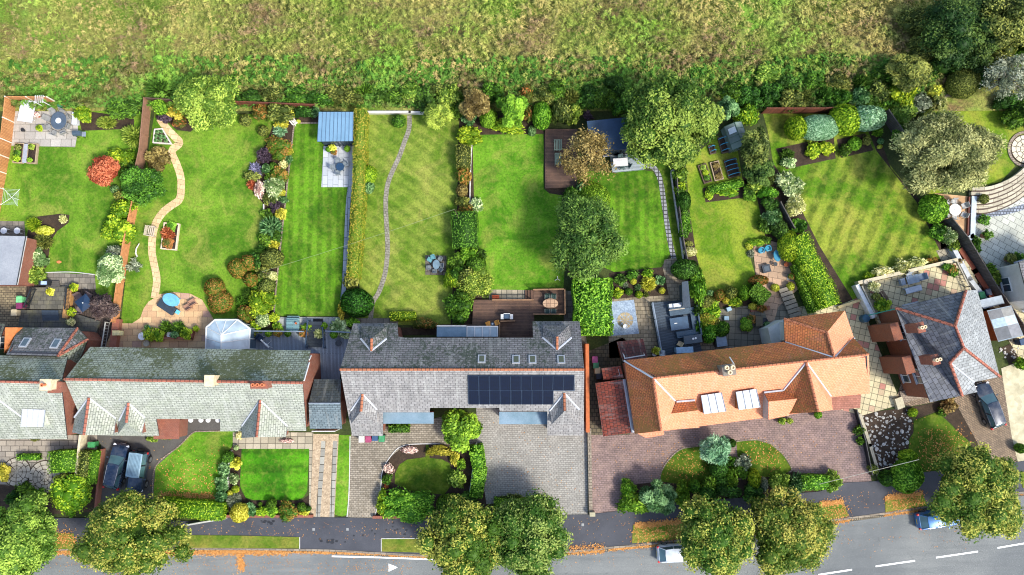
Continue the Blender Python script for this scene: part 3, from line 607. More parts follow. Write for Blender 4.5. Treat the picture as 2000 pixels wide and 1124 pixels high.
tree(1150, 306, 52, 58, 6.0, 'ORB', 'brown autumn tree overhanging the dark timber deck', 23, nl=6500, K=52, cl=.19, rough=1.2, ls=.095, solid=.2, limbs=40, asp=1.3)
tree(1148, 462, 70, 86, 8.0, 'PINE', 'blue-green conifer between the two bright lawns', 24, nl=25500, K=80, cl=.22, asp=1.6, dirk=1, ls=.1, solid=.85, rough=.6)
tree(1850, 300, 108, 84, 7.5, 'PALE', 'wide pale olive tree right of the striped lawn', 25, nl=56000, K=110, cl=.17, asp=1.7, dirk=1, ls=.085, solid=.8, rough=.6)
tree(1475, 288, 27, 48, 5.0, 'OL', 'feathery olive tree beside the little greenhouse', 26, nl=7650, K=26, asp=1.6, ls=.12, dirk=1)
tree(1484, 338, 32, 30, 4.0, 'OLD', 'dark green tree below the greenhouse, at the corner of the striped lawn', 27, nl=6800, K=24, ls=.13)
tree(205, 336, 32, 31, 2.8, 'RD', 'small red-leaved maple on the left lawn', 28, nl=7140, K=24, cl=.34, ls=.12, z0=.5)
tree(277, 362, 42, 38, 4.0, 'G', 'dark green small tree leaning over the slatted fence next to the red maple', 29, nl=8840, K=30, ls=.12, rough=.6)
tree(928, 205, 31, 32, 4.2, 'BR', 'brownish leaved tree in the back border of the square green lawn', 30, nl=7140, K=24, ls=.13)
tree(1000, 215, 27, 36, 4.2, 'BG', 'bright green bushy tree in the back border right of the brownish tree', 31, nl=7140, K=22, ls=.16)
tree(853, 226, 27, 27, 3.6, 'LG', 'feathery light green tree at the top right of the olive striped lawn', 32, nl=6120, K=20, asp=2.4, dirk=1, ls=.11)
tree(1422, 214, 19, 23, 4.0, 'BLG', 'blue-green leafy tree right of the largest garden tree', 33, nl=4420, K=16)
tree(1775, 140, 45, 36, 4.5, 'OL', 'olive green leaning tree at the edge of the meadow', 34, nl=8840, K=28, asp=1.6, dirk=1)
tree(1872, 60, 76, 66, 7.0, 'OLD', 'dark tree at the top right edge of the meadow', 35, nl=17000, K=46)
tree(1970, 45, 70, 60, 9.0, 'OL', 'olive green tree filling the top right corner', 36, nl=15300, K=44)
tree(1902, 105, 48, 38, 5.5, 'OLD', 'very dark tree behind the round olive bush of the top right garden', 37, nl=8500, K=26)
tree(1975, 150, 55, 46, 6.5, 'SG', 'half bare grey tree with pale branches above the crazy paved circle', 38, nl=5780, K=34, cl=.2, rough=.8, bk=barkg, limbs=34, ls=.1, solid=.4)
tree(203, 598, 29, 26, 2.8, 'TW', 'purple-brown twiggy tree beside the dark square parasol', 40, nl=6120, K=22, asp=1.9, dirk=1, ls=.1, rough=.7)
tree(216, 530, 30, 38, 3.0, 'VAR', 'pale variegated tree against the left slatted fence', 41, nl=7820, K=28, ls=.11)
tree(1400, 880, 29, 29, 3.6, 'CON', 'spiky blue-green spruce between the two half-round lawns', 42, nl=7140, K=24, asp=2.6, dirk=1, ls=.1, rough=.6)
tree(1284, 972, 35, 33, 3.8, 'BLG', 'blue-green feathery tree at the foot of the red-brown drive', 43, nl=7820, K=26, asp=2.0, dirk=1, ls=.11)
tree(897, 838, 38, 42, 3.8, 'BG', 'broad bright green tree between the buff drive and the grey forecourt', 44, nl=7820, K=30, ls=.17)
# --- clipped hedges
hedge([(705, 220), (703, 300), (700, 400), (694, 480), (690, 538)], 24, 1.9, 'GLD', 'long golden clipped hedge between the striped lawn and the olive lawn', seed=2, dens=80)
hedge([(905, 285), (905, 328)], 27, 1.9, 'OL', 'olive-brown clipped hedge block left of the square green lawn', seed=3)
hedge([(907, 415), (909, 485)], 50, 2.1, 'G', 'fat green clipped hedge halfway down between the olive lawn and the square lawn', seed=4)
hedge([(1157, 545), (1158, 655)], 74, 3.0, 'BG', 'thick bright green hedge right of the timber deck with the oval table', seed=5, ls=.13, dens=60, round_=.9)
hedge([(1560, 470), (1582, 520), (1605, 560), (1616, 590)], 42, 2.2, 'YG', 'bulky lime clipped hedge along the left side of the wide striped lawn', seed=6, dens=75, round_=.5)
hedge([(1556, 520), (1574, 565), (1590, 606)], 17, 1.4, 'BG', 'lower darker hedge running beside the bulky lime hedge', seed=7)
hedge([(762, 619), (812, 617)], 17, 1.0, 'YG', 'short lime hedge behind the long slate house at the foot of the olive lawn', seed=8)
hedge([(312, 990), (438, 1000)], 34, 1.7, 'YG', 'lime green hedge below the leaf strewn front lawn', seed=9, dens=75)
hedge([(33, 893), (77, 893)], 12, .8, 'BG', 'tiny box hedge on the pinkish front paving above the stone circles', seed=10)
hedge([(124, 880), (124, 922)], 50, 1.9, 'BG', 'bright green square clipped hedge right of the stone circles', seed=11, dens=75)
hedge([(170, 880), (162, 932)], 22, 1.6, 'OL', 'olive hedge in the boundary left of the two parked cars', seed=12)
hedge([(188, 880), (180, 945)], 14, 1.6, 'BG', 'narrow bright hedge directly beside the tarmac drive', seed=13)
hedge([(759, 837), (800, 837)], 16, .8, 'G', 'small dark clipped hedge under the left flat canopy of the long slate house', seed=14)
hedge([(930, 875), (937, 920), (930, 965)], 26, 1.6, 'BG', 'bright leafy hedge along the left side of the grey forecourt', seed=15, ls=.11)
hedge([(1565, 943), (1618, 942)], 28, 1.5, 'BG', 'green clipped hedge at the lower edge of the red-brown drive', seed=16)
hedge([(1385, 372), (1450, 356)], 16, .9, 'BG', 'low bright hedge below the vegetable beds', seed=17)
hedge([(965, 985), (1060, 985)], 22, 1.6, 'BG', 'green hedge at the foot of the grey forecourt behind the street trees', seed=18)
hedge([(1328, 372), (1338, 420), (1336, 460)], 16, 1.3, 'G', 'mixed green hedge along the fence left of the yellowing lawn', seed=19)
# --- shrubs: x, y, half width, half depth (pixels), height, kind, colour, label
S = '''255 263 26 23 1.9 s LG|light green strap-leaved bush at the top right of the left lawn
237 305 22 21 1.7 l YG|round yellow-green bush just above the red maple
248 328 18 14 1.5 l G|green bush squeezed between the red maple and the slatted fence
160 222 18 16 1.4 l YG|yellowish bush at the corner of the light patio with the round parasol
205 238 22 14 1.2 s LG|spiky clump in the bed behind the left lawn
224 370 7 8 .8 b BLG|small blue-grey ball under the red maple
233 384 10 12 1 l OL|small olive bush under the dark small tree
241 412 22 22 2 l YG|upper lime bush against the left slatted fence
232 447 29 30 2.1 l YG|larger lime bush against the left slatted fence
226 492 18 14 1.6 t SG|silvery twiggy bush above the pale variegated tree
62 438 14 17 1.6 s YG|yellow-green upright plant beside the two white tables
87 451 17 9 .7 b YEL|flat golden mound at the head of the left island bed
80 472 22 17 1.3 s OL|grassy olive clump in the left island bed
76 503 19 18 1.3 l VAR|white flowered bush beside the flat grey outbuilding
68 537 20 16 1.5 l LG|lime bush at the brick corner of the flat grey outbuilding
122 428 10 8 .6 s CRM|cream striped clump at the tip of the left island bed
316 212 13 11 1.6 x BG|bright green cube-clipped bush at the head of the slatted fence
343 217 14 16 1.7 l GD|golden bush next to the bright clipped cube
320 230 12 10 1 l PU|dark purple bush by the top of the sandstone path
352 240 13 9 1 l OR|rusty low bush in front of the light green open tree
307 309 26 21 1.6 l BR|brown-yellow bush left of the sandstone path kink
306 171 34 21 2.2 s DG|dark glossy laurel at the edge of the meadow near the slatted fence
262 520 14 13 .7 t SG|thin silver plant on the narrow lawn right of the fence
479 235 11 11 1.1 b OL|olive clipped ball on the lawn edge, the one nearer the light green tree
514 256 10 10 1.1 b OL|olive clipped ball on the lawn edge, the one nearer the blue-green spiky bush
508 220 16 19 1.7 t OR|rusty twiggy bush in the top border
545 220 28 18 2.1 l OL|broad olive bush in the top border left of the blue roofed summer house
569 222 7 8 1.2 l YEL|small lime bush beside the white garden seat
551 241 14 10 1 l YEL|golden bush behind the blue-green spiky bush
545 254 15 14 1.2 s CON|blue-green spiky bush at the top of the mixed border
582 238 5 4 .5 b YEL|tiny gold plant at the corner of the narrow striped lawn
593 221 20 12 1.5 l DG|dark green bush left of the blue roofed summer house
615 218 8 9 1.7 l BLG|blue-green bush touching the blue roofed summer house
545 289 25 22 1.7 l FLO|red-tinged green bush in the mixed border below the blue-green spiky one
563 296 8 9 1 l GD|yellow bush at the border edge beside the narrow striped lawn
516 305 16 16 1.8 t PU|dark purple bush in the mixed border
498 330 16 13 1 s LAV|lavender clump at the left edge of the mixed border
520 330 10 9 1 l BLG|pale blue flowering plant beside the lavender
533 326 8 8 .9 b G|small green mound in the middle of the mixed border
552 321 9 8 .9 l CRM|cream bush in the mixed border right of the small green mound
563 312 7 8 .9 l BLG|small blue-green bush at the edging of the narrow striped lawn
546 341 18 16 1.5 l FLO|gold and red mottled bush in the mixed border
492 345 14 10 1 l OL|grey-olive clump under the lavender
492 360 12 12 1 s RD|dark red spiky plant at the left edge of the mixed border
506 372 9 17 1 l PK|pink and white hydrangea at the left edge of the mixed border
535 364 21 20 1.6 l VAR|pale yellow-green round bush in the mixed border beside the hydrangea
549 376 8 8 .9 b GD|lemon mound right of the pale round bush
537 388 15 12 1.2 l OL|olive bush under the pale round bush
538 403 13 12 1.1 t PU|purple-brown bush in the lower mixed border
553 392 8 9 .9 l BLG|grey-green bush at the edging above the gold bush
548 418 10 11 1 l GD|gold bush at the edging of the narrow striped lawn
526 443 25 25 1.9 s BLG|large blue-green rosette bush in the lower mixed border
540 463 11 9 1 l G|green flowering bush under the large rosette bush
533 478 10 10 1 l YEL|lime-gold bush in the lower mixed border
513 492 19 18 1.6 s DG|dark spiky bush in the lower mixed border
531 505 18 22 1.7 b OL|olive clipped dome beside the edging
464 525 20 17 1.5 b FLO|red-flecked clipped mound, left lobe of the cluster on the lawn edge
486 513 16 14 1.5 b FLO|red-flecked clipped mound, upper lobe of the cluster on the lawn edge
490 547 13 14 1.5 b FLO|red-flecked clipped mound, lower lobe of the cluster on the lawn edge
513 533 14 13 1.3 l OL|olive bush between the red-flecked mounds and the pale ball
531 540 10 10 1.1 b CRM|pale yellow ball at the edging of the narrow striped lawn
521 560 17 14 1.4 b OL|olive dome under the pale yellow ball
485 577 16 15 1.4 s DG|dark shiny bush left of the big lime bush
510 590 27 26 1.9 l YG|big lime and purple leaved bush at the bottom of the mixed border
419 563 19 19 1.6 b FLO|upper part of the red-flecked clipped bush on the patio edge
430 590 22 23 1.6 b FLO|lower part of the red-flecked clipped bush on the patio edge
479 614 19 17 1.5 l FLO|red-green bush beside the glass conservatory
513 625 14 13 1.3 b VAR|spotted pale ball by the silver slabs
541 641 11 9 1.1 l BG|green bush at the edge of the grey deck
501 638 11 9 1.1 l YG|yellow-green bush between conservatory and spotted ball
720 342 15 18 1.4 b YG|bright yellow-green ball against the golden hedge
718 366 13 12 1.1 b BLG|grey-green mound below the bright ball
685 550 12 18 1.5 l OL|grey-green bush at the end of the golden hedge
697 592 26 31 2.3 b DK|big dark green dome near the foot of the cobbled path
666 608 6 17 1.4 l GD|narrow golden bush left of the big dark dome
688 631 12 9 1.2 l BG|green bush under the big dark dome
779 237 13 12 1.2 b G|green clipped dome at the top of the cobbled path
915 265 27 17 1.8 l YG|bright lime bush at the top left corner of the square green lawn
906 345 12 18 1.5 l FLO|orange flowering bush in the dividing border
902 372 11 12 1.4 b BR|brown round bush in the dividing border
902 394 13 10 1.3 l OL|olive bush below the brown round one
932 399 11 12 1.3 l VAR|light green bush at the left edge of the square lawn
911 409 14 9 1.6 l OR|orange flowered bush above the fat clipped hedge
892 510 18 18 1.8 l G|green bush below the fat clipped hedge on the olive lawn side
930 518 19 18 1.8 b G|green clipped dome below the fat clipped hedge on the square lawn side
880 548 13 20 1.8 l YG|lime bush at the right edge of the olive lawn
927 554 33 30 2.3 l LG|large pale leafed bush left of the lower timber deck
896 604 27 26 2.4 l G|dark leafy bush at the corner of the lower timber deck
829 634 21 12 1.2 l OR|reddish green bush behind the long slate house
876 190 24 24 2.3 l LG|light green wild bush behind the feathery light green tree
894 212 19 20 2.2 l G|green bush left of the brownish leaved tree
917 232 13 13 1.8 l BLG|blue-green bush in the back border corner
954 231 16 18 1.9 b BG|bright clipped dome in the back border, the smaller one
990 246 34 15 1.5 l YG|wide yellow-green bush in the back border
1031 222 11 15 1.7 l OR|brownish bush between the two bright clipped domes
1058 226 18 26 2.2 b BG|bright clipped dome in the back border, the larger one beside the timber deck
1039 256 10 8 .6 b BLG|small blue-grey mound at the top edge of the square lawn
1097 222 20 27 2.2 l OL|olive bush behind the timber deck
1120 224 15 18 2 l LG|green bush behind the timber deck near the studio
1150 225 11 9 1.4 t PU|dark purple bush at the corner of the dark roofed studio
1160 386 32 28 2.4 b BG|bright green dome at the top of the conifer
1120 381 22 20 2 s G|spiky green plant under the brown autumn tree
1138 372 14 13 2 l BLG|blue-green bush between spiky plant and bright dome
1268 554 17 17 1.2 s YEL|large golden plant in the middle of the square flower bed
1211 546 10 11 .9 l DG|dark green plant in the square flower bed
1235 537 10 9 .8 l G|green plant at the back of the square flower bed
1228 570 7 7 .8 b G|green ball in the square flower bed
1208 573 9 9 .7 l YG|lime plant at the left end of the square flower bed
1248 576 7 7 .7 b YG|lime ball at the front of the square flower bed
1293 568 6 6 .7 b YEL|lime plant at the right end of the square flower bed
1290 547 9 9 .8 l BLG|blue-green plant at the right end of the square flower bed
1246 562 7 8 .7 s BLG|silvery spiky plant left of the large golden one
1266 534 11 8 .8 l YG|yellow-green plant behind the large golden one
1237 550 6 6 .7 b YEL|small lime mound behind the green ball
1262 576 7 6 .6 s OL|low olive plant in front of the large golden one
1221 557 7 7 .6 s SG|silvery plant in the left half of the square flower bed
1339 526 26 19 2 b DG|dark clipped mound at the bottom left of the yellowing lawn
1362 560 18 34 2.2 l BG|tall bright bush right of the narrow dark shed roof
1336 393 13 19 1.8 b DG|dark green dome by the fence left of the yellowing lawn
1338 437 12 20 1.6 l BG|bright leafy bush under the dark dome
1328 368 12 10 1.3 l YG|pale bush above the dark dome
1328 340 16 14 1.6 l LG|bright bush beneath the largest garden tree
1348 492 13 9 1 b CRM|cream-yellow mound left of the yellowing lawn
1344 477 8 6 .5 l OL|low olive plant above the cream mound
1457 222 20 23 2.2 l YG|lime yellow bush behind the greenhouse
1540 361 24 27 2 l VAR|pale green bush at the top left corner of the wide striped lawn
1554 402 20 21 1.8 l CRM|creamy yellow bush on the left edge of the wide striped lawn
1499 377 18 13 1.5 l BG|lime bush below the dark green tree
1503 400 17 15 1.5 l DG|dark bush in the border right of the yellowing lawn
1384 380 9 8 .6 l YG|low lime plant at the left of the dark triangular bed
1424 375 20 9 .8 l YG|broad lime plants in the dark triangular bed
1464 377 15 12 1.1 l G|green bush at the right of the dark triangular bed
1508 427 21 18 1.7 l BLG|variegated green bush above the bulky lime hedge
1520 451 21 19 1.9 l DG|dark leafy bush above the bulky lime hedge
1561 440 14 14 1.6 l G|green bush at the top end of the bulky lime hedge
1541 481 20 29 2.1 b YG|lime clipped dome at the top of the bulky lime hedge
1478 474 18 7 .7 l YG|gold-green edging plants above the patio with blue chairs
1497 470 9 7 .8 l G|green plant above the round blue chairs
1463 481 7 7 .6 b YEL|gold mound at the corner of the patio with blue chairs
1467 495 9 8 .6 s SG|silver plant beside the patio with blue chairs
1482 548 18 10 1.5 b OR|bronze-green mound below the patio with blue chairs
1480 575 18 15 1.6 x G|dark green cube-clipped bush below the yellowing lawn
1454 573 9 14 1.5 b BG|lime clipped dome left of the dark cube
1405 577 11 10 1.1 b FLO|orange-brown clipped dome below the yellowing lawn
1427 572 12 12 1.2 b OL|olive-brown clipped dome right of the orange one
1437 590 15 9 1 l YG|lime bush under the olive-brown dome
1418 587 7 7 .8 b YEL|small lime mound below the orange-brown dome
1386 576 8 7 .8 l BLG|blue-green plant left of the orange-brown dome
1378 590 18 13 1.4 b OL|olive rounded bush right of the grey pavilion
1389 607 21 17 1.5 l YG|yellow-green bush above the yellow flowering one
1382 624 20 16 1.5 l GLD|yellow flowering bush beside the grey pavilion
1384 650 17 19 1.6 l BG|bright bush between the grey pavilion and the weathered flags
1411 643 15 13 1.4 b G|green mound on the left edge of the weathered flags
1514 562 8 7 .8 b YEL|small gold plant, the left of the pair at the foot of the sandstone patio
1544 560 8 7 .8 b YEL|small gold plant, the right of the pair at the foot of the sandstone patio
1471 599 9 7 .7 b YEL|gold plant at the edge of the weathered flags
1486 603 10 7 1 l OR|rusty plant beside the red brick planter
1555 250 19 22 2.6 b YG|yellow-green clipped dome, leftmost of the topiary group above the wide striped lawn
1600 249 38 24 2.6 b CON|pale blue-green clipped dome, second from the left of the topiary group
1651 234 27 31 2.9 b YG|yellow-green clipped dome in the middle of the topiary group
1694 231 35 23 3 b CON|pale blue-green clipped dome, rightmost of the topiary group
1545 195 28 19 2.4 l OL|olive bush behind the red-brown fence
1613 291 14 12 1 l YG|yellow-green plants at the right end of the left dark bed
1540 300 16 12 1.2 s DG|dark strap-leaved plant in the left dark bed
1541 318 13 10 1 l VAR|pale plant at the bottom of the left dark bed
1587 294 14 13 1.1 l YG|lime bush in the middle of the left dark bed
1651 294 12 10 .9 l G|green plant in the right dark bed
1670 281 13 12 1.1 b BG|bright round plant in the right dark bed
1692 275 8 8 .8 l OL|olive plant at the corner of the right dark bed
1716 257 11 12 1 s BG|bright grassy clump beside the dark trellis fence
1720 276 6 6 .6 b BLG|small blue-green plant by the dark trellis fence
1718 287 5 4 .4 b YEL|tiny lime plant by the dark trellis fence
1824 407 27 26 2.2 b BG|round green bush between the wide striped lawn and the white round table
1833 452 15 15 1.5 l G|green bush along the bottom right of the wide striped lawn
1856 462 16 15 1.5 l VAR|light green bush beside the dark fence
1864 481 12 10 1.1 l LG|bright small bush above the round terrace
1698 540 10 7 .9 l YG|small green bush at the left end of the terrace row
1726 533 17 11 1.2 l CRM|pale lime bush in the terrace row, the leftmost large one
1762 520 15 13 1.2 l CRM|pale lime bush in the terrace row, the middle one
1793 516 17 12 1.3 l CRM|pale lime bush in the terrace row, the rightmost one
1818 508 12 9 .9 t OR|rusty dry bush at the end of the terrace row
1783 806 9 8 .8 b YG|lime plant at the top of the rockery
1854 795 16 13 1.2 l BR|dry brownish bush above the small front lawn on the right
1840 805 8 8 .8 l G|green plant above the small front lawn on the right
1993 711 11 11 1.3 l BG|green bush right of the pale crazy paving
1993 876 9 10 1.2 b G|round green bush at the right edge of the driveway
1935 526 10 12 1.2 l G|climbing green plant on the white patio side of the dark fence
1943 545 12 14 1.2 l LG|second climbing plant on the white patio side, further down
1908 478 8 15 1 l G|narrow green climber at the top of the white patio
1773 891 17 12 1.3 b YG|round lime mound above the big green dome
1771 931 31 29 2.4 b BG|big green clipped dome left of the large autumn street tree
1733 934 15 15 1.6 b DK|dark clipped mound left of the big green dome
1705 918 9 9 1 l OL|olive plant at the foot of the black picket fence
1677 840 9 10 1 l G|green bush in the black picket fence, the upper one
1682 862 7 8 .9 l G|green bush in the black picket fence, the lower one
1628 942 18 19 1.7 l LG|bright loose bush at the right end of the clipped hedge by the red-brown drive
1560 947 22 26 2 s BLG|blue-green rosette bush left of the clipped hedge by the red-brown drive
1522 944 21 18 1.8 l LG|lime bush below the right half-round lawn
1492 947 7 14 1.4 b SG|narrow grey clipped column below the right half-round lawn
1473 935 11 18 1.8 b YG|lime clipped column left of the grey one
1451 905 15 14 1.4 l SG|pale feathery bush left of the right half-round lawn
1446 922 13 12 1.3 l G|dark green bush under the pale feathery bush
1430 933 13 18 1.6 l BG|bright green bush under the spruce, right of the dark mound
1410 940 15 11 1.5 b DG|dark mound under the clipped round dome below the spruce
1405 914 20 17 1.6 b DG|round clipped dome directly below the spruce
1430 866 8 7 1 b DG|small dark ball beside the spruce
1430 902 9 9 1 l G|green plant at the inner corner of the right half-round lawn
1386 948 15 14 1.6 l G|mid green bush below the left half-round lawn
1356 950 13 12 1.5 b G|rounded bush below the left half-round lawn, nearer the feathery tree
1380 966 18 16 1.8 b DG|dark dome between the lawn shrubs and the street tree
1332 968 16 26 2 l BG|bright bush right of the blue-green feathery tree
1420 960 24 18 1.8 l DG|dark leafy bush behind the two autumn street trees
1470 965 24 17 1.9 l DG|dark bush between the lime column and the street trees
1228 955 17 16 1.7 l BG|green bush at the foot of the red-brown drive, the upper one
1236 988 28 22 2 l BG|green bush at the foot of the red-brown drive, the lower one
797 987 50 31 2.3 l BG|very broad green bush between the buff drive and the pavement
746 984 12 25 1.6 l YG|lime bush at the bottom corner of the buff drive
880 985 27 19 1.9 b G|green clipped mound behind the yellowish street tree
915 978 22 16 1.8 l DG|dark bush at the bottom of the white fence line
1064 993 14 13 1.4 l YG|yellowish bush at the bottom corner of the grey forecourt
1000 976 26 10 1.3 t OL|straggly olive bush along the bottom of the grey forecourt
901 907 9 9 1 l BG|green plant by the white fence line
893 938 14 17 1.3 l LG|light leafy bush right of the mossy front lawn
858 883 24 11 1 l GD|golden bush above the mossy front lawn
888 898 8 14 .9 l GD|golden strip bush right of the mossy front lawn
760 915 9 9 .8 l PK|pink flowering plant in the curved front bed, the upper one
757 936 9 10 .9 l G|green leafed plant in the curved front bed
754 950 5 6 .5 s RD|bright red plant in the curved front bed
800 880 13 7 .6 l PK|sparse pale roses at the top of the curved front bed
137 967 37 38 2.6 l YG|large olive-lime bush between the stone circles and the pavement
122 938 16 16 1.5 l OL|olive bush under the bright square hedge
49 958 15 13 1.4 l G|green bush below the left stone circle
73 968 17 12 1.4 l BG|bright bush below the right stone circle
5 925 11 16 1.3 l GD|golden bush at the left edge by the stone circle
28 975 20 14 1.6 l DG|dark bush at the left behind the bright street tree
444 893 11 11 1.2 b G|green bush in the border between the front lawns, topmost
460 906 10 10 1 l YEL|gold-lime bush in the border between the front lawns
439 917 12 11 1.2 l BLG|blue-green bush in the border between the front lawns, the upper one
457 935 10 9 1 l VAR|pale bush in the border between the front lawns
433 945 13 12 1.3 l BLG|blue-green bush in the border between the front lawns, the lower one
460 956 7 7 .8 b YG|lime ball in the border between the front lawns
432 969 12 11 1.2 l BLG|blue-green bush at the corner of the lime green hedge
454 979 17 16 1.3 s SG|silver spiky bush at the bottom of the border between the front lawns
450 964 6 6 .7 b YEL|small gold mound above the silver spiky bush
468 1002 17 18 1.8 b YEL|bright yellow egg-shaped bush on the edge of the pavement
489 996 12 11 1.2 l BLG|blue-green bush right of the yellow egg-shaped bush
511 1001 11 9 1 l YG|lime bush below the striped square front lawn
530 984 9 9 1.1 b G|green ball below the striped square front lawn
529 998 12 11 1.1 l BG|bright green bush below the green ball
563 1000 20 17 1.5 l FLO|orange-gold round bush on the low front wall
589 991 8 9 1 b G|green ball right of the orange-gold bush
594 1003 9 6 .7 l YEL|gold plant on the low front wall
602 994 5 6 .7 b DG|dark little ball at the corner of the gravel drive
508 985 4 4 .5 b G|tiny green ball under the striped square front lawn
461 875 5 5 .6 b VAR|pale little ball at the top of the border between the front lawns
560 862 11 4 .5 l PK|pink flowers under the front gable of the green slate house
329 852 12 7 .8 l OL|rusty green plants beside the brick porch
297 858 11 6 .7 l LG|green plants under the small front gable
467 852 6 8 .7 l CRM|cream plants at the top left of the striped square front lawn
67 857 9 5 .6 t OL|dry plant at the wall of the far left house
1882 160 31 28 2.6 b OL|round olive-yellow bush in the top right garden
1827 178 11 13 1.4 l YEL|yellow bush in the top right garden
1838 203 9 11 1.2 l CRM|cream bush at the end of the curved lawn
1762 186 26 26 2.3 l YG|lime green bush behind the topiary group
1797 203 24 19 1.9 l SG|silver-green bush behind the wide pale olive tree
1768 225 30 24 1.8 l LG|loose light green bush left of the wide pale olive tree
1735 210 14 20 1.4 s G|grassy clump behind the dark trellis fence
1760 262 16 28 1.6 l G|green climber right of the dark trellis fence
1968 200 24 19 2 l DG|dark bush right of the crazy paved circle
1980 232 22 18 2 l G|green bush outside the curved wall of the top right lawn
1998 215 20 30 2.4 l DG|dark green bush at the right edge beyond the curved wall
1610 184 23 24 2.2 s DG|dark glossy laurel behind the red-brown fence
1685 158 29 18 2.3 s DG|dark glossy laurel at the meadow edge behind the topiary
1681 192 20 20 2.1 l BLG|blue-green bush right behind the topiary group
1575 186 19 20 1.9 s OL|grassy olive clump behind the red-brown fence
1507 180 20 21 2.2 l DG|dark bush at the left end of the red-brown fence
1645 190 16 18 1.9 l G|green bush behind the middle of the topiary group
1720 178 24 20 2 l OL|olive bush at the meadow edge right of the laurel
1462 188 26 18 2.2 l DG|dark bush behind the lime yellow bush
1180 190 24 24 2.1 l G|green bush behind the dark roofed studio
1150 185 20 18 2 l DG|dark bush behind the purple one at the studio corner
1115 188 22 18 2 s OL|tall grassy clump behind the timber deck
1065 185 22 18 1.9 l OL|olive wild bush behind the larger bright dome
1030 185 16 18 2 l OR|brownish wild bush at the meadow edge
830 190 26 22 1.9 l DG|dark wild bush above the feathery light green tree
710 178 28 20 1.8 s G|glossy wild bush behind the golden hedge
760 190 26 16 1.6 l G|green wild bush behind the olive striped lawn
655 185 26 18 1.6 l OL|olive wild bush behind the blue roofed summer house
580 190 30 18 1.7 l G|green wild bush behind the top border
245 215 36 22 1.6 t G|wild green scrub behind the left lawn
1500 145 30 18 1.8 l LG|light wild bush at the meadow edge above the red-brown fence
892 535 15 18 1.9 l G|green bush on the olive lawn side below the first green bush under the fat hedge
912 540 20 20 2.1 l OL|olive bush in the middle of the dividing planting below the fat clipped hedge
914 497 20 14 2 l BG|bright leafy bush touching the foot of the fat clipped hedge
905 575 20 16 2 l G|green bush between the dark leafy corner bush and the lime bush
938 500 10 12 1.2 l DG|small dark bush at the square lawn edge under the fat clipped hedge
536 232 14 9 1.2 l G|low green bush behind the golden border bush
527 345 9 9 .9 l G|green filler plant left of the gold and red mottled bush
524 388 10 12 1 l OL|olive trailing plant right of the pink hydrangea
521 418 10 11 1 l G|green plant left of the gold bush at the edging
516 468 13 12 1.2 l G|green plant below left of the large rosette bush
500 508 14 14 1.4 l DG|dark green plant between the spiky bush and the red-flecked mounds
500 552 12 13 1.2 l G|green plant right of the lower red-flecked mound
470 590 12 12 1.1 s G|strap-leaved plant left of the dark shiny bush
1520 425 8 14 1.2 l G|slim green bush beside the variegated green bush
1495 440 12 16 1.4 l G|green bush at the right edge of the yellowing lawn
1478 365 14 13 1.3 l LG|light green bush under the dark green tree by the triangular bed
1500 352 14 12 1.6 l OL|olive bush right of the dark green tree
1395 592 9 7 .8 l LG|light green plant between the orange dome and the pavilion bushes
1400 630 9 9 1 l OL|olive plant at the left edge of the weathered flags
1365 605 10 14 1.4 l DG|dark bush against the right edge of the slate-grey deck
1368 640 10 16 1.4 l G|green bush against the lower right edge of the slate-grey deck
1830 235 16 18 1.7 l G|green bush above the wide pale olive tree
1808 222 14 12 1.5 l OL|olive bush above left of the wide pale olive tree
1700 200 18 14 2 l DG|dark bush directly behind the rightmost topiary dome
1720 210 12 12 1.6 l G|green bush at the top of the dark trellis fence
1850 128 34 24 2.6 l DG|dark bushy growth above the lime green bush in the top right
1915 150 20 18 2.2 l DK|very dark bush right of the round olive bush
1815 95 44 28 2.6 l OL|broad olive scrub at the edge of the dark trees
1940 95 40 30 4 l OL|olive scrub below the top right corner tree
1800 40 40 28 2.6 l OL|pale olive scrub left of the top right dark tree
1990 100 26 26 4 l G|green scrub at the right edge under the corner tree
620 195 28 16 1.8 l G|green wild bush right of the olive one behind the summer house
690 192 22 14 1.7 l OL|olive wild bush at the head of the golden hedge
800 180 24 18 1.9 l LG|light wild bush between the dark and green ones behind the olive lawn
850 178 20 16 1.9 l OL|olive wild bush above the feathery tree
450 165 20 16 1.8 l G|green wild bush right of the light green open tree
490 190 22 14 1.7 l DG|dark wild bush above the brown fence panel
530 186 22 14 1.7 l OL|olive wild bush above the brown fence panel
960 180 24 18 2.4 l G|green wild bush between the brownish and the bright green trees
1085 175 22 16 2 l G|green wild bush behind the larger bright dome
1200 170 22 20 2.2 l DG|dark wild bush left of the largest garden tree
1215 210 16 20 2 l G|green bush on the left shoulder of the largest garden tree
1430 180 24 18 2.2 l G|green wild bush behind the blue-green leafy tree
1535 165 22 16 1.9 l DG|dark wild bush above the olive one behind the red-brown fence
1590 160 22 16 1.9 l G|green wild bush above the grassy clump behind the red-brown fence
1640 160 22 16 2 l OL|olive wild bush between the two glossy laurels
1725 150 26 18 2.1 l G|green wild bush left of the olive leaning tree
'''
for ln in S.strip().split('\n'):
    a, lab = ln.split('|'); a = a.split(); x, y, rx, ry, h = map(float, a[:5])
    shrub(x, y, rx, ry, h, a[5], a[6], lab, rz=(0 if rx != ry and max(rx, ry)/min(rx, ry) > 1.25 else (x*7.3) % 6.28))
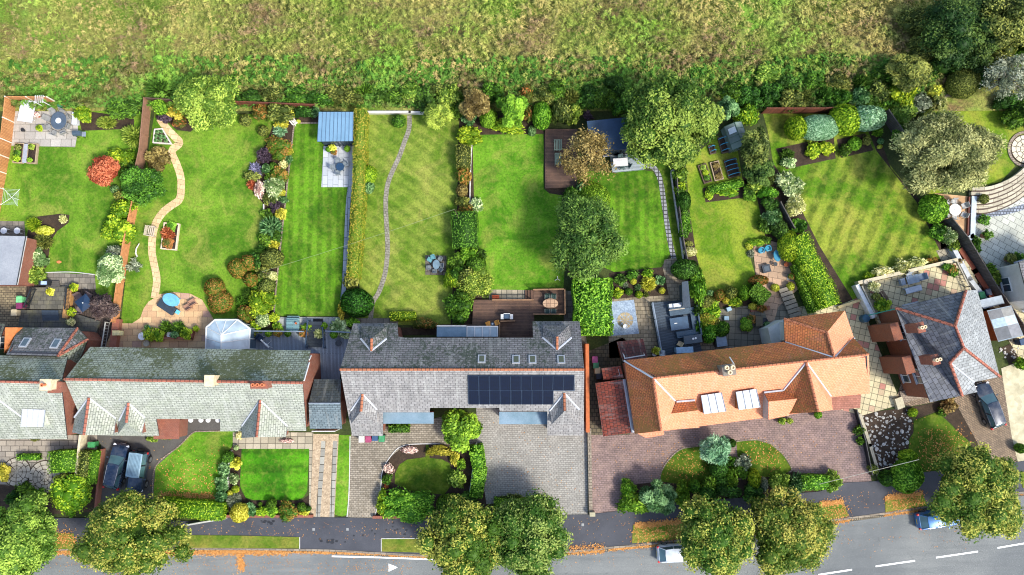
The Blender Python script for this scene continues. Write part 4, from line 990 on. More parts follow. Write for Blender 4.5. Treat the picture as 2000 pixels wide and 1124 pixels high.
# --- the wild strip and meadow growth: uncountable blades, one object each
def tufts(name, n, area, size, asp, pal_mat, label, seed, zf=lambda x, y: 0.0, cat='grass', lean=(0, 0, 1), zr=.3):
    g = np.random.default_rng(seed); x0, x1, y0, y1 = area; p = np.zeros((n, 3)); p[:, 0] = g.uniform(x0, x1, n); p[:, 1] = g.uniform(y0, y1, n); yb = y1-1.6*(1+np.sin(p[:, 0]*.23)*np.sin(p[:, 0]*.11+1)) if 'bramble' in name else y1; p[:, 1] = y0+(p[:, 1]-y0)*(yb-y0)/(y1-y0)
    cl = g.normal(size=(n, 3)); p[:, 2] = .08+zr*(.5+.5*np.sin(p[:, 0]*1.3+2*np.sin(p[:, 1]))*np.cos(p[:, 1]*1.1+p[:, 0]*.4))+g.random(n)*.28
    nn = g.normal(size=(n, 3))*.8+np.array([0, 0, .7]); d = g.normal(size=(n, 3))*.6+np.array(lean)
    tn = .5+.5*np.sin(p[:, 0]*.9+np.sin(p[:, 1]*.7)*2)*np.sin(p[:, 1]*1.4)
    nt_ = int(n*.5); ct = g.integers(0, max(1, nt_//16), nt_); cc = np.stack([g.uniform(x0, x1, nt_//16+1), g.uniform(y0, y0+(y1-y0)*.93, nt_//16+1)], 1)[ct]; an = g.random(nt_)*6.283; rr_ = g.random(nt_)**.6*(.12+.28*((ct*7919 % 13)/13)); ctn = ((ct*104729) % 17)/17
    p[:nt_, 0] = cc[:, 0]+np.cos(an)*rr_; p[:nt_, 1] = cc[:, 1]+np.sin(an)*rr_; p[:nt_, 2] = .95-rr_*1.1+ctn*.35; d[:nt_] = np.stack([np.cos(an), np.sin(an), np.full(nt_, .35)], 1)+g.normal(size=(nt_, 3))*.25; nn[:nt_] = np.stack([np.cos(an)*.4, np.sin(an)*.4, np.full(nt_, 1.0)], 1)+g.normal(size=(nt_, 3))*.3; tn[:nt_] = ctn*.75
    me = leafmesh(name, p, nn, size, asp, seed, None, tn*.7+.15, d); me.materials.append(pal_mat)
    o = bpy.data.objects.new(name, me); C.objects.link(o); return tag(o, label, cat, None, 'stuff')
def wildmat(name, a, b, c, d):
    t = T(name); tn = t.n('Attribute', attribute_name='tone').outputs['Fac']; m = t.n('Mapping', {'Vector': t.pos(), 'Scale': (1, 1.5, 1)}).outputs[0]
    col = t.mix(t.ramp(t.noise(.09, 5, .65, vec=m, dist=.8), .4, .6), lin(a), lin(b)); col = t.mix(t.ramp(t.noise(.16, 6, .75, vec=m), .5, .6), col, lin(c))
    col = t.mix(t.ramp(t.noise(.12, 4, .6), .55, .68), col, lin(d)); hs = t.n('HueSaturation', {'Color': col, 'Value': t.ramp(tn, 0, 1, .45, 1.35), 'Hue': t.ramp(tn, 0, 1, .51, .48)}).outputs[0]
    return t.fin(hs, .8, spec=.05)
my0 = P(0, 150).y
tufts('meadow_grass', 240000, (-62, 62, my0-1.6, 47), .07, 2.4, wildmat('meadow_blades', '769638', 'b0a460', '8e7a56', '7cac3e'), 'rough uncut meadow of mixed green and straw coloured grass behind the gardens', 5, cat='meadow grass', lean=(.6, -.5, .4), zr=.65)
tufts('bramble_strip', 60000, (-62, 45, P(0, 214).y, my0+2.2), .11, 2.0, wildmat('bramble_leaves', '42702a', '5c8a34', '70703e', '78a840'), 'dense dark green bramble strip between the meadow and the garden fences', 6, cat='undergrowth', lean=(.5, -.4, .6), zr=.9)
# fallen leaves
lf = T('fallen_leaf'); tn = lf.n('Attribute', attribute_name='tone').outputs['Fac']; lf = lf.fin(lf.mix(tn, lin('9c6024'), lin('cc9858')), .8)
def litter(polys, label, seed, ls=.075):
    g = np.random.default_rng(seed); P_ = []
    for (pts, n, z) in polys:                      # line of pixels with spread
        (xa, ya), (xb, yb), sp = pts; t = g.random(n); q = [P(xa+(xb-xa)*k+g.normal()*sp*.6, ya+(yb-ya)*k+g.normal()*sp) for k in t]
        a = np.array([tuple(v) for v in q]); a[:, 2] = z+g.random(n)*.02; P_.append(a)
    P_ = np.vstack(P_); nn = np.tile([0, 0, 1.0], (len(P_), 1))+g.normal(size=P_.shape)*.25
    me = leafmesh('fallen_leaves', P_, nn, ls, .9, seed); me.materials.append(lf); o = bpy.data.objects.new('fallen_leaves', me); C.objects.link(o); return tag(o, label, 'fallen leaves', None, 'stuff')
litter([(((60, 1079), (560, 1079), 3.0), 5200, .05), (((560, 1078.5), (760, 1082), 1.6), 900, .05), (((760, 1084), (860, 1087), 1.5), 900, .05), (((1090, 1080), (1180, 1076), 2.5), 800, .05), (((1110, 1070), (1180, 1068), 4), 250, .15), (((1190, 1073), (1310, 1061), 2.2), 900, .05),
        (((1610, 1022), (1660, 1014), 3), 500, .05), (((1728, 1005), (1800, 996), 2.2), 600, .05), (((468, 1085), (470, 1108), 6), 420, .025), (((472, 1100), (475, 1108), 4), 260, .03), (((1995, 963), (2030, 958), 3), 200, .05)], 'drift of orange fallen leaves along the kerb and gutter of the road', 8)
litter([(((1240, 1027), (1330, 1018), 3), 900, .15), (((1238, 1045), (1330, 1040), 12), 500, .15), (((1600, 984), (1645, 980), 3), 500, .15), (((1610, 1000), (1655, 1000), 12), 280, .15), (((1728, 972), (1800, 964), 3), 600, .15), (((1735, 985), (1800, 980), 10), 500, .15),
        (((310, 968), (440, 972), 4), 900, .045), (((310, 930), (440, 940), 26), 420, .045), (((60, 1050), (150, 1052), 10), 700, .15), (((1800, 880), (1880, 870), 22), 500, .05), (((1300, 910), (1380, 920), 20), 200, .06), (((1460, 885), (1520, 900), 18), 200, .06)], 'scattered orange leaves on the verges and front lawns', 9)
litter([(((100, 1095), (800, 1110), 14), 700, .03), (((1100, 1095), (1900, 1040), 18), 260, .03), (((380, 1040), (820, 1035), 14), 220, .1), (((1100, 1030), (1240, 1025), 14), 60, .1), (((1620, 985), (1720, 975), 14), 50, .1), (((955, 900), (1130, 930), 55), 160, .05), (((1160, 900), (1660, 880), 40), 260, .045), (((205, 900), (300, 960), 30), 120, .045)], 'sparse single leaves on the tarmac, pavement and drives', 10, .06)
# ------------------------------------------------------------------ houses
def tiles(name, c1, c2, mort, bw=.5, bh=.26, stain=None, st=.4, big=.3, fine=.3, bs=.6, tint=None, streak=.35, moss=None): return brick(name, c1, c2, mort, bw, bh, 0, .026, stain=stain, st=st, big=big, fine=fine, bs=bs, tint=tint, rough=.72, streak=streak, moss=moss)
slG = tiles('green_slate', 'b4b8aa', 'a0a498', '5c6058', stain='8c967a', st=.4, big=.15, fine=.2, bs=.4)  # front slopes: their sunlit sheen is put into the paler base colour
slM = tiles('mossy_slate', 'b0b8a6', '949c8c', '444a3c', stain='6c7448', st=.5, bs=1.0, moss='565c38', bw=.45, bh=.28)
slP = tiles('purple_slate', '9a9896', '848280', '504e4e', stain='a4a09a', st=.35, big=.15, fine=.2, bs=.4)  # sheen of the sunny front slope put into the raised base tone
slPd = tiles('dark_purple_slate', '908c8e', '727072', '383838', stain='58605a', st=.5, moss='3a4438', tint='8c8888')
slK = tiles('blue_slate', '6a6e78', '4c505a', '24262c', bw=.6, bh=.38, stain='8a8c8c', st=.3)
slK2 = tiles('sunlit_blue_slate', 'b0b4b4', '989c9c', '5c5e60', bw=.6, bh=.38, stain='6c6e6c', st=.5)  # paler copy of the blue slate, sunlight on its sunny slopes put into colour
slB = tiles('blue_grey_slate', '78888e', '62737a', '36424a', big=.15)
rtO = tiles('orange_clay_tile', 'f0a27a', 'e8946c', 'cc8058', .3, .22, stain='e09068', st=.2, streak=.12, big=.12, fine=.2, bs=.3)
rtD = tiles('weathered_shaded_clay_tile', 'd07c44', 'b8683a', '7c4424', .3, .22, stain='a0682c', st=.4, fine=.3, streak=.1, moss='8c6430')  # mossy, and darker than the front tile: shade of rear and west slopes painted in
rtR = tiles('red_pantile', 'a04830', '84382a', '44201a', .35, .36, stain='5c3c30', st=.6, bs=1.0)
rtDR = tiles('dark_red_pantile', '6a2a28', '541f20', '2c1214', .35, .36, stain='3c2c28', st=.6, bs=1.0)
bkR = brick('red_brick', 'a0543a', '8c442c', '9a8474', .225, .075, 0, .01, fine=.3, stain='7c4030', st=.4)
bkD = brick('brown_brick', '9c5432', '88462c', '8a7464', .225, .075, 0, .01, fine=.3)
rdg = brick('ridge_tile', 'b8705a', '9c5a44', '503026', .42, .5, 0, .03, off=0, fine=.3)
rdgO = brick('orange_ridge_tile', 'c07a54', 'a86444', '603a28', .36, .5, 0, .03, off=0)
lead = plain('a4a8ae', .5, var=.1); leadd = plain('7c8894', .5); leadw = plain('b4b8be', .55, var=.06); gut = plain('2c2e34', .5); white = plain('cfcfcc', .5, var=.05)
canopy = rough_mat('blue_felt_roof', '7c94a4', '64808f', .8, 12, '485c68', .2, rough=.6); felt = rough_mat('dark_felt', '2c3844', '3a4854', .8, 9, '1a2028', .3, rough=.55)
render_w = rough_mat('pale_render', 'c4c4be', 'b4b4ac', .8, 9, '8a8a80', .15)
gdk = glass('3c4c58'); gsky = glass('8ca0b0'); clay = plain('c87850', .8); claye = plain('d8c4a0', .8)
def VV(V): return {k: (v if isinstance(v, Vector) else P(*v)) for k, v in V.items()}
def windowpart(root, c, d, wd, ht, nrm, frame=None):
    mb = MB(); rz = math.atan2(d.y, d.x); c = Vector(c)+nrm*.03
    for dx in (-1, 0, 1): q = c+d*(dx*(wd/2-.035)); mb.box(q, (.07, .1, ht-.1405), rz)
    for dz in (-1, 1): mb.box(c+Vector((0, 0, dz*(ht/2-.035))), (wd+.004, .104, .07), rz)
    w_ = obj('window', mb, frame or white, root, world=True)
    pb = MB(); pb.box(c-nrm*.01, (wd-.15, .03, ht-.15), rz); p_ = obj('pane', pb, gdk, w_, world=True)
    sb = MB(); sb.box(c+Vector((0, 0, -ht/2-.045))+nrm*.05, (wd+.2, .2, .08), rz); obj('sill', sb, lead, w_, world=True)
def roof(root, V, Fs, m, wm=bkR, base=0.0, inset=.3, th=.13, name='roof', mats=None, win=True, gutter=None, drop=None, fas=None, parent=None):
    """roof faces by vertex letters; the outer edge gets a fascia and walls down to base (or by drop below the edge)"""
    par = parent or root
    Fs = [list(f) for f in Fs]
    for f in Fs:
        a, b, c = V[f[0]], V[f[1]], V[f[2]]; n = Vector((0, 0, 0))
        for i in range(len(f)): p, q = V[f[i]], V[f[(i+1) % len(f)]]; n += p.cross(q)
        if n.z < 0: f.reverse()
    E = {}
    for f in Fs:
        for i in range(len(f)): E[(f[i], f[(i+1) % len(f)])] = 1
    B = {a: b for (a, b) in E if (b, a) not in E}
    ms = mats or {}; groups = {}
    for i, f in enumerate(Fs): groups.setdefault(ms.get(i, m), []).append(f)
    first = None
    for mt, fl_ in groups.items():
        mb = MB()
        for f in fl_: mb.face([V[k] for k in f])
        o = obj(name if first is None else 'roof_slope', mb, mt, par if first is None else first, world=True)
        if first is None: first = o
    loops = []; left = dict(B)
    while left:
        k = next(iter(left)); lp = [k]; n = left.pop(k)
        while n != k and n in left: lp.append(n); n = left.pop(n)
        loops.append(lp)
    fb = MB(); wb = MB(); segs = []
    for lp in loops:
        n = len(lp); ins = []
        for i, k in enumerate(lp):
            p = V[k]; a = V[lp[i-1]]; b = V[lp[(i+1) % n]]
            d1 = Vector((p.x-a.x, p.y-a.y, 0)).normalized(); d2 = Vector((b.x-p.x, b.y-p.y, 0)).normalized()
            n1 = Vector((-d1.y, d1.x, 0)); n2 = Vector((-d2.y, d2.x, 0)); bis = n1+n2
            if bis.length < .3: bis = n1
            bis = bis/max(.35, bis.dot(n1)); ins.append(p+bis*inset)
        for i in range(n):
            j = (i+1) % n; a, b = V[lp[i]], V[lp[j]]; dz = Vector((0, 0, th))
            fb.face([a-dz, b-dz, b, a]); fb.face([a-dz, ins[i]-dz, ins[j]-dz, b-dz])
            za = (base if drop is None else a.z-drop); zb = (base if drop is None else b.z-drop)
            A = Vector((ins[i].x, ins[i].y, za)); Bq = Vector((ins[j].x, ins[j].y, zb)); At = ins[i]-dz*.9; Bt = ins[j]-dz*.9
            wb.face([A, Bq, Bt, At]); segs.append((A, Bq, min(At.z, Bt.z), abs(At.z-Bt.z) > .6))
    obj('fascia', fb, fas or gut, first, world=True)
    obj('wall', wb, wm, par, world=True)
    if win and drop is None:
        for A, Bq, zt, gab in segs:
            L = (Bq-A).length
            if L < 2.6 or zt < 2.5 or gab: continue
            d = (Bq-A).normalized(); nr = Vector((d.y, -d.x, 0)); k = max(1, min(5, int(L/4.2)))
            for lev, hh in ((1.5, 1.3), (3.95, 1.15)):
                if zt < lev+hh/2+.15: continue
                for q in range(k): windowpart(root, A+d*L*(q+.5)/k+Vector((0, 0, lev-A.z)), d, 1.5 if L/k > 2.6 else .9, hh, nr)
    return first
def ridge(par, edges, m=rdg, r=.13, name='ridge_tiles', lift=.03):
    mb = MB()
    for a, b in edges: mb.tube([a+Vector((0, 0, lift)), b+Vector((0, 0, lift))], r, 8)
    return obj(name, mb, m, par, world=True)
def strips(par, edges, m=leadw, w_=.2, name='valley_lead', lift=.04):
    mb = MB()
    for a, b in edges: mb.tube([a+Vector((0, 0, lift)), b+Vector((0, 0, lift))], w_*.5, 5)
    return obj(name, mb, m, par, world=True)
def house(name, px, py, label, cat='house'): q = P(px, py); return thing(name, (q.x, q.y, 0), label, cat)
def gablet(root, apex, end, L, vL, Rr, vR, m, mats=None, hip=None, wm=bkR, cat='front_gable', rt=rdg, dropd=1.2, lead_=True):
    V = {'a': apex, 'e': end, 'L': L, 'l': vL, 'R': Rr, 'r': vR}; fs = ['alLe', 'aeRr']
    if hip: fs.append('eLR')
    g = roof(root, V, fs, m, wm, drop=dropd, inset=.12, th=.1, name=cat, mats=mats, win=False, fas=leadd)
    ridge(g, [(apex, end)], rt)
    if lead_: strips(g, [(apex, vL), (apex, vR)])
    return g
def chimney(root, px, py, z0, z1, sx, sy, m, pots=2, rz=0, pm=None, name='chimney'):
    q = P(px, py, z1); mb = MB(); mb.box((q.x, q.y, (z0+z1)/2), (sx, sy, z1-z0), rz); mb.box((q.x, q.y, z1-.1), (sx+.12, sy+.12, .16), rz)
    c_ = obj(name, mb, m, root, world=True)
    for i in range(pots):
        t = (i-(pots-1)/2)*min(.42, sx/max(1, pots)); pb = MB(); pb.lathe((q.x+t*cos(rz), q.y+t*sin(rz), z1), [(.15, 0), (.13, .1), (.13, .42), (.17, .45), (.17, .5), (.09, .5), (.09, .3)], 10); obj('chimney_pot', pb, pm or clay, c_, world=True)
    return c_
def rooflight(root, pl, px, py, w_, h_, frame=None, gl=None, name='rooflight', dz=.1):
    c = ON(pl, px, py, dz); a, b, cc = pl; n = (b-a).cross(cc-a).normalized(); n = n if n.z > 0 else -n
    u = Vector((0, 0, 1)).cross(n).normalized(); v = n.cross(u)
    def quad(mb, hw, hh, lo, hi):
        vs = [c+u*(s*hw)+v*(t*hh)+n*k for k in (lo, hi) for s, t in ((-1, -1), (1, -1), (1, 1), (-1, 1))]
        mb.mesh(vs, [(0, 3, 2, 1), (4, 5, 6, 7), (0, 1, 5, 4), (1, 2, 6, 5), (2, 3, 7, 6), (3, 0, 4, 7)])
    f = MB(); quad(f, w_/2, h_/2, -.2, .02); o = obj(name, f, frame or lead, root, world=True)
    g = MB(); quad(g, w_/2-(.13 if name == 'rooflight' else .02), h_/2-(.13 if name == 'rooflight' else .02), .0, .035); obj('pane', g, gl or gdk, o, world=True); return o
# --- house at the far left edge
h = house('slate_house', 20, 780, 'pale green slate house cut by the left edge of the photo')
V = VV({'a': (-90, 743, 8.2), 'b': (119, 748, 8.2), 'c': (132, 697, 5.5), 'd': (-90, 692, 5.5), 'f': (131, 858, 3.2)})
pf = (V['a'], V['b'], V['f'])
for k, x, y in (('e', -90, 858), ('g', 105, 786), ('h', 116, 748), ('i', 113, 786)): V[k] = ON(pf, x, y)
roof(h, V, ['dcba', 'abfe'], slG, mats={0: slM}); rr0 = kids(h)[0]
ridge(h, [(V['a'], V['b'])]); strips(h, [(ON(pf, -10, 775), ON(pf, 42, 814))])
V2 = VV({'a': (12, 693, 6.0), 'b': (113, 696, 6.0), 'c': (152, 641, 3.7), 'd': (37, 640, 3.7), 'e': (172, 663, 3.7), 'f': (152, 712, 3.7)})
roof(h, V2, ['dcba', 'ceb', 'efb'], slM, name='rear_roof', mats={0: slPd, 1: slPd, 2: slM}); ridge(h, [(V2['c'], V2['b']), (V2['e'], V2['b'])])
pr = (V2['a'], V2['b'], V2['c']); rooflight(h, pr, 50, 669, .75, 1.15); rooflight(h, pr, 110, 671, .75, 1.15)
V3 = VV({'a': (-90, 630, 4.6), 'b': (10, 633, 4.6), 'c': (-2, 670, 3.2), 'd': (-90, 668, 3.2)})
roof(h, V3, ['abcd'], slPd, name='side_roof', win=False)
mb = MB(); q = [P(36, 640, 4.4), P(8, 690, 4.4), P(10, 640, 4.4)]; mb.prism([(p.x, p.y) for p in q], 0, 4.4); obj('rendered_wall', mb, plain('c87840', .8), h, world=True)
windowpart(h, P(7, 670, 3.0), Vector((0, 1, 0)), 1.2, 1.3, Vector((1, 0, 0)))
chimney(h, 88, 752, 6.5, 9.4, .9, .9, claye, 1); chimney(h, 106, 757, 5.5, 8.4, 1.1, .9, bkR, 0)
V4 = VV({'a': (44, 799, 5.9), 'b': (88, 801, 5.9), 'c': (84, 834, 5.7), 'd': (41, 834, 5.7)})
dm = roof(h, V4, ['abcd'], leadw, plain('c4c8b8'), drop=1.6, inset=.08, name='dormer', win=False, fas=leadd)
sm = MB()
for k in range(5): a = V4['a'].lerp(V4['b'], k/4); b = V4['d'].lerp(V4['c'], k/4); sm.tube([a+Vector((0, 0, .03)), b+Vector((0, 0, .03))], .03, 5)
obj('seam', sm, lead, dm, world=True)
# --- long green slate house
h = house('slate_house', 370, 770, 'long pale green slate house with three front gables and a glass conservatory behind it')
V = VV({'a': (126, 741, 8.3), 'b': (591, 748, 8.3), 'c': (607, 685, 5.1), 'd': (176, 678, 5.1), 'e': (598, 842, 3.2)})
pf = (V['a'], V['b'], V['e'])
for k, x, y in (('f', 430, 843), ('g', 430, 819), ('h', 305, 819), ('i', 311, 853), ('j', 172, 850)): V[k] = ON(pf, x, y)
rf = roof(h, V, ['dcba', 'abefghij'], slG, mats={0: slM}); ridge(h, [(V['a'], V['b'])])
def on(x, y): return ON(pf, x, y)
z = on(174, 777).z; gablet(h, on(174, 777), P(164, 850, z), P(141, 845, 4.0), on(146, 815), P(222, 849, 4.0), on(226, 817), slG)
z = on(251, 787).z; gablet(h, on(251, 787), P(247, 826, z), P(230, 849, 4.0), on(233, 822), P(276, 849, 4.0), on(283, 816), slG, hip=True)
z = on(508, 782).z; gablet(h, on(508, 782), P(501, 854, z), P(471, 856, 3.9), on(473, 832), P(558, 854, 3.9), on(561, 832), slG)
chimney(h, 408, 744, 7.3, 9.3, .75, .9, claye, 0); chimney(h, 506, 752, 7.0, 9.3, 1.5, .6, bkR, 3)
q = P(326, 838, 2.3); mb = MB(); mb.box((q.x, q.y, 1.15), (2.2, 1.7, 2.3)); mb.box((q.x, q.y, 2.33), (2.5, 2.0, .1)); obj('porch', mb, bkR, h, world=True)
sm = MB()
for x in (372, 392, 406, 425): q = P(x, 821, 3.3); sm.lathe((q.x, q.y, 3.2), [(.22, 0), (.25, .05), (.22, .1)], 12)
obj('lamp', sm, white, h, world=True)
sm = MB()
for a, b in ((.06, 1.2), (.4, .5), (.7, .3)):
    p = V['b'].lerp(V['c'], a); sm.tube([p+Vector((.02, 0, -.2)), p+Vector((.02, 1.3*b, -.5-1.1*b))], .08, 5)
obj('bargeboard', sm, white, h, world=True)
# glass conservatory
cz = 3.0; cq = P(438, 655, 0); cons = thing('conservatory', (cq.x, cq.y, 0), 'white framed glass conservatory with a many-sided roof behind the green slate house', 'conservatory')
ov = [(402, 682), (403, 640), (420, 625), (464, 625), (488, 642), (486, 682)]; ov = [P(x, y, 2.4) for x, y in ov]; top = P(432, 655, 3.5); top2 = P(432, 684, 3.5)
fm = MB(); gmx = MB(); pts = ov
for i in range(len(pts)-1):
    a, b = pts[i], pts[i+1]; A0 = Vector((a.x, a.y, 0)); B0 = Vector((b.x, b.y, 0)); n_ = max(1, round((b-a).length/1.0))
    for k in range(n_+1): p = a.lerp(b, k/n_); fm.tube([Vector((p.x, p.y, 0)), p], .05, 5)
    fm.tube([a, b], .09, 6); gmx.face([A0, B0, b, a])
gr = MB(); tgt = [top2, top, top, top, top, top2]
for i in range(len(pts)-1):
    gr.face([pts[i], pts[i+1], tgt[i+1]] if tgt[i] is tgt[i+1] else [pts[i], pts[i+1], tgt[i+1], tgt[i]])
    for k in (0, .5) if i in (0, 2, 4) else (0,): p = pts[i].lerp(pts[i+1], k); t_ = tgt[i].lerp(tgt[i+1], k); fm.tube([p, t_], .05, 5)
fm.tube([top, top2], .09, 6)
obj('frame', fm, white, cons, world=True); obj('roof_glass', gr, glass('b4c4cc'), cons, world=True); obj('side_glass', gmx, glass('54687a'), cons, world=True)
# link garage
h = house('garage', 636, 790, 'narrow garage with a blue-grey slate roof between the two long slate houses', 'garage')
V = VV({'a': (614, 741, 3.4), 'b': (666, 741, 3.4), 'c': (665, 788, 4.8), 'd': (603, 788, 4.8), 'e': (668, 838, 2.9), 'f': (605, 838, 2.9)})
roof(h, V, ['abcd', 'dcef'], slB, mats={0: tiles('shaded_blue_slate', '4a565c', '3a454a', '1e2428', stain='5c5c40', st=.4)}, win=False); strips(h, [(V['c'], V['d'])], leadd, .16, 'ridge_lead')  # rear slope: darker copy of the slate, shade put into its colour
mb = MB(); q = P(636, 836, 1.2); mb.box((q.x, q.y-.25, 1.1), (2.3, .08, 2.1)); obj('garage_door', mb, white, h, world=True)
# --- long purple slate house with solar panels
h = house('slate_house', 900, 740, 'long purple-grey slate house with solar panels on its front roof')
V = VV({'a': (664, 722, 8.2), 'b': (1141, 722, 8.2), 'c': (1132, 628, 3.9), 'C': (688, 852, 2.9)})
pl = (V['a'], V['b'], V['c']); pf = (V['a'], V['b'], V['C'])
for k, x, y in (('d', 1040, 628), ('e', 1041, 660), ('f', 795, 660), ('g', 778, 658), ('h', 776, 632), ('i', 690, 632)): V[k] = ON(pl, x, y)
for k, x, y in (('D', 748, 852), ('E', 748, 806), ('F', 839, 806), ('G', 840, 797), ('H', 975, 797), ('I', 976, 804), ('J', 1069, 804), ('K', 1069, 851), ('L', 1140, 851)): V[k] = ON(pf, x, y)
roof(h, V, [list('abcdefghi'), list('aCDEFGHIJKLb')], slP, mats={0: slPd}); ridge(h, [(V['a'], V['b'])], rdgO)
def onr(x, y): return ON(pl, x, y)
def onf(x, y): return ON(pf, x, y)
for (ax, ay), (ex, ey), (lx, ly), (rx, ry), (l2, r2) in (((725, 686), (726, 661), (705, 638), (756, 638), (705, 755)), ((1088, 684), (1088, 658), (1061, 636), (1111, 636), (1060, 1116))):
    a = onr(ax, ay); e = P(ex, ey, a.z); L_ = onr(lx, ly); R_ = onr(rx, ry); zz = 4.9
    gablet(h, a, e, P(lx, ly, zz), onr(l2, ay-24), P(rx, ry, zz), onr(r2, ay-24), slPd, hip=True, rt=rdgO, cat='rear_gable', dropd=.9)
for (ax, ay), (ex, ey), (lx, ly), (rx, ry), (l2, r2) in (((708, 770), (705, 804), (685, 829), (735, 829), (686, 736)), ((1102, 768), (1103, 803), (1077, 830), (1129, 830), (1074, 1131))):
    a = onf(ax, ay); e = P(ex, ey, a.z)
    gablet(h, a, e, P(lx, ly, 4.9), onf(l2, 802), P(rx, ry, 4.9), onf(r2, 800), slP, hip=True, rt=rdgO, dropd=.9)
for x, y in ((941, 701), (1008, 702), (1040, 702), (1096, 702)): rooflight(h, pl, x, y, .72, 1.0, gl=glass('38402c'))
fr = plain('34465c', .5); pvm_ = T('solar_cell'); uvv = pvm_.uv()
bt = pvm_.n('TexBrick', {'Vector': uvv, 'Color1': lin('040a1c'), 'Color2': lin('050e24'), 'Mortar': lin('0e1c38'), 'Scale': 1.0, 'Mortar Size': .006, 'Brick Width': .165, 'Row Height': .165}, offset=0); pvm_ = pvm_.fin(bt.outputs[0], .4, spec=.25)
for row, (y, n_) in enumerate(((748.5, 10), (776.5, 8))):
    for k in range(n_):
        s = rooflight(h, pf, 925+20.65*k+row*.8, y, .955, 1.76, frame=fr, gl=pvm_, name='solar_panel', dz=.2)
mb = MB(); mb.tube([ON(pf, 915, 762.6, .12), ON(pf, 1122, 762.6, .12)], .06, 5)
for k in range(11): mb.tube([ON(pf, 914.6+20.65*k, 735, .13), ON(pf, 915.4+20.65*k, 762 if k > 8 else 789.5, .13)], .03, 4)
obj('mounting_rail', mb, plain('4c5868', .5), h, world=True)
for k, (x0, x1, y0, y1) in enumerate(((746, 847, 806, 828), (975, 1071, 805, 829))):
    mb = MB(); a, b = P(x0, y1, 2.7), P(x1, y0, 2.7); mb.box(((a.x+b.x)/2, (a.y+b.y)/2, 2.62), (b.x-a.x, b.y-a.y, .14)); o = obj('canopy', mb, canopy, h, world=True)
    mb = MB(); mb.box(((a.x+b.x)/2, (a.y+b.y)/2+.15, 1.25), (b.x-a.x-.5, b.y-a.y-.4, 2.5)); obj('bay', mb, bkR, h, world=True)
# rear glass-roofed lean-to
mb = MB(); a, b = P(853, 658, 2.6), P(911, 637, 2.6); mb.box(((a.x+b.x)/2, (a.y+b.y)/2, 1.3), (b.x-a.x, b.y-a.y, 2.6)); o = obj('lean_to', mb, canopy, h, world=True)
a2, b2 = P(912, 658, 2.6), P(972, 638, 2.6); mb = MB(); mb.box(((a2.x+b2.x)/2, (a2.y+b2.y)/2, 1.28), (b2.x-a2.x, b2.y-a2.y, 2.56)); gx = obj('glass_lean_to', mb, glass('a8bcc4'), h, world=True)
mb = MB()
for k in range(5): x = a2.x+(b2.x-a2.x)*k/4; mb.box((x, (a2.y+b2.y)/2, 2.6), (.08, b2.y-a2.y, .1))
mb.box(((a2.x+b2.x)/2, b2.y, 2.6), (b2.x-a2.x, .1, .12)); mb.box(((a.x+b.x)/2, b.y, 2.62), (b.x-a.x, .1, .12)); obj('glazing_bar', mb, white, gx, world=True)
mb = MB(); a, b = P(1146, 672, 1.5), P(1149, 845, 1.5); mb.box(((a.x+b.x)/2, (a.y+b.y)/2, .8), (.35, abs(b.y-a.y), 1.6)); tag(obj('brick_wall', mb, plain('b8683c', .8)), 'tall narrow orange brick wall along the right end of the purple slate house', 'wall')
mb = MB(); q = P(1150, 918, .3); a, b = P(1150, 836), P(1153, 1003); mb.prism([(a.x-.18, a.y), (a.x+.18, a.y), (b.x+.18, b.y), (b.x-.18, b.y)], 0, .55); tag(obj('brick_wall', mb, kc), 'low brick boundary wall between the grey forecourt and the red-brown drive', 'wall')
bx = MB(); q = P(1157, 1005, .8); bx.box((q.x, q.y, .45), (.55, .4, .9)); tag(obj('gate_pillar', bx, plain('a8a284')), 'short pale gate pillar at the end of the low brick boundary wall', 'pillar', 'pillars at the drive entrances')
bx = MB(); q = P(1076, 1006, .8); bx.box((q.x, q.y, .4), (.45, .4, .8)); tag(obj('gate_pillar', bx, plain('54565a')), 'short dark gate pillar at the bottom of the grey forecourt', 'pillar', 'pillars at the drive entrances')
# --- orange tiled house
h = house('tiled_house', 1450, 760, 'large orange tiled house with two lead flat dormers')
V = VV({'a': (1275, 739, 7.8), 'r': (1697, 692, 7.8), 'c': (1218, 704, 5.4), 'd': (1531, 668, 5.5), 'E': (1600, 803, 3.3)})
pf = (V['a'], V['r'], V['E']); pb = (V['a'], V['r'], V['c']); pb = (V['a'], V['r'], V['d'])
V['v'] = V['a'].lerp(V['r'], .84); V['e'] = ON(pf, 1626, 799); V['f'] = ON(pf, 1624, 776); V['g'] = ON(pf, 1699, 769); V['i'] = ON(pf, 1300, 842); V['w'] = P(1667, 660, 5.6); V['j'] = ON(pb, 1222, 704)
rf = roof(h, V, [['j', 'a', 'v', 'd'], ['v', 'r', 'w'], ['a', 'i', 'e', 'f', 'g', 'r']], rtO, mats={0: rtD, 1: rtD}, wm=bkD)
ridge(h, [(V['a'], V['r'])], rdgO, .1)
def on(x, y): return ON(pf, x, y)
# west cross gable
a, M = V['a'], P(1291, 842, 7.8)
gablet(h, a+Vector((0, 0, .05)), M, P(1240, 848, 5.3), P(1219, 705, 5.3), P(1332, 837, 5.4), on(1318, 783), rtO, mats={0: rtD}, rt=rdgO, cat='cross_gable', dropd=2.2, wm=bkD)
mb = MB(); q = [P(x, y, 3.4) for x, y in ((1243, 846), (1296, 840), (1297, 850), (1262, 856))]; roof(h, dict(zip('abcd', q)), ['abcd'], rtO, base=0, inset=.15, name='bay_roof', win=False, wm=bkD)
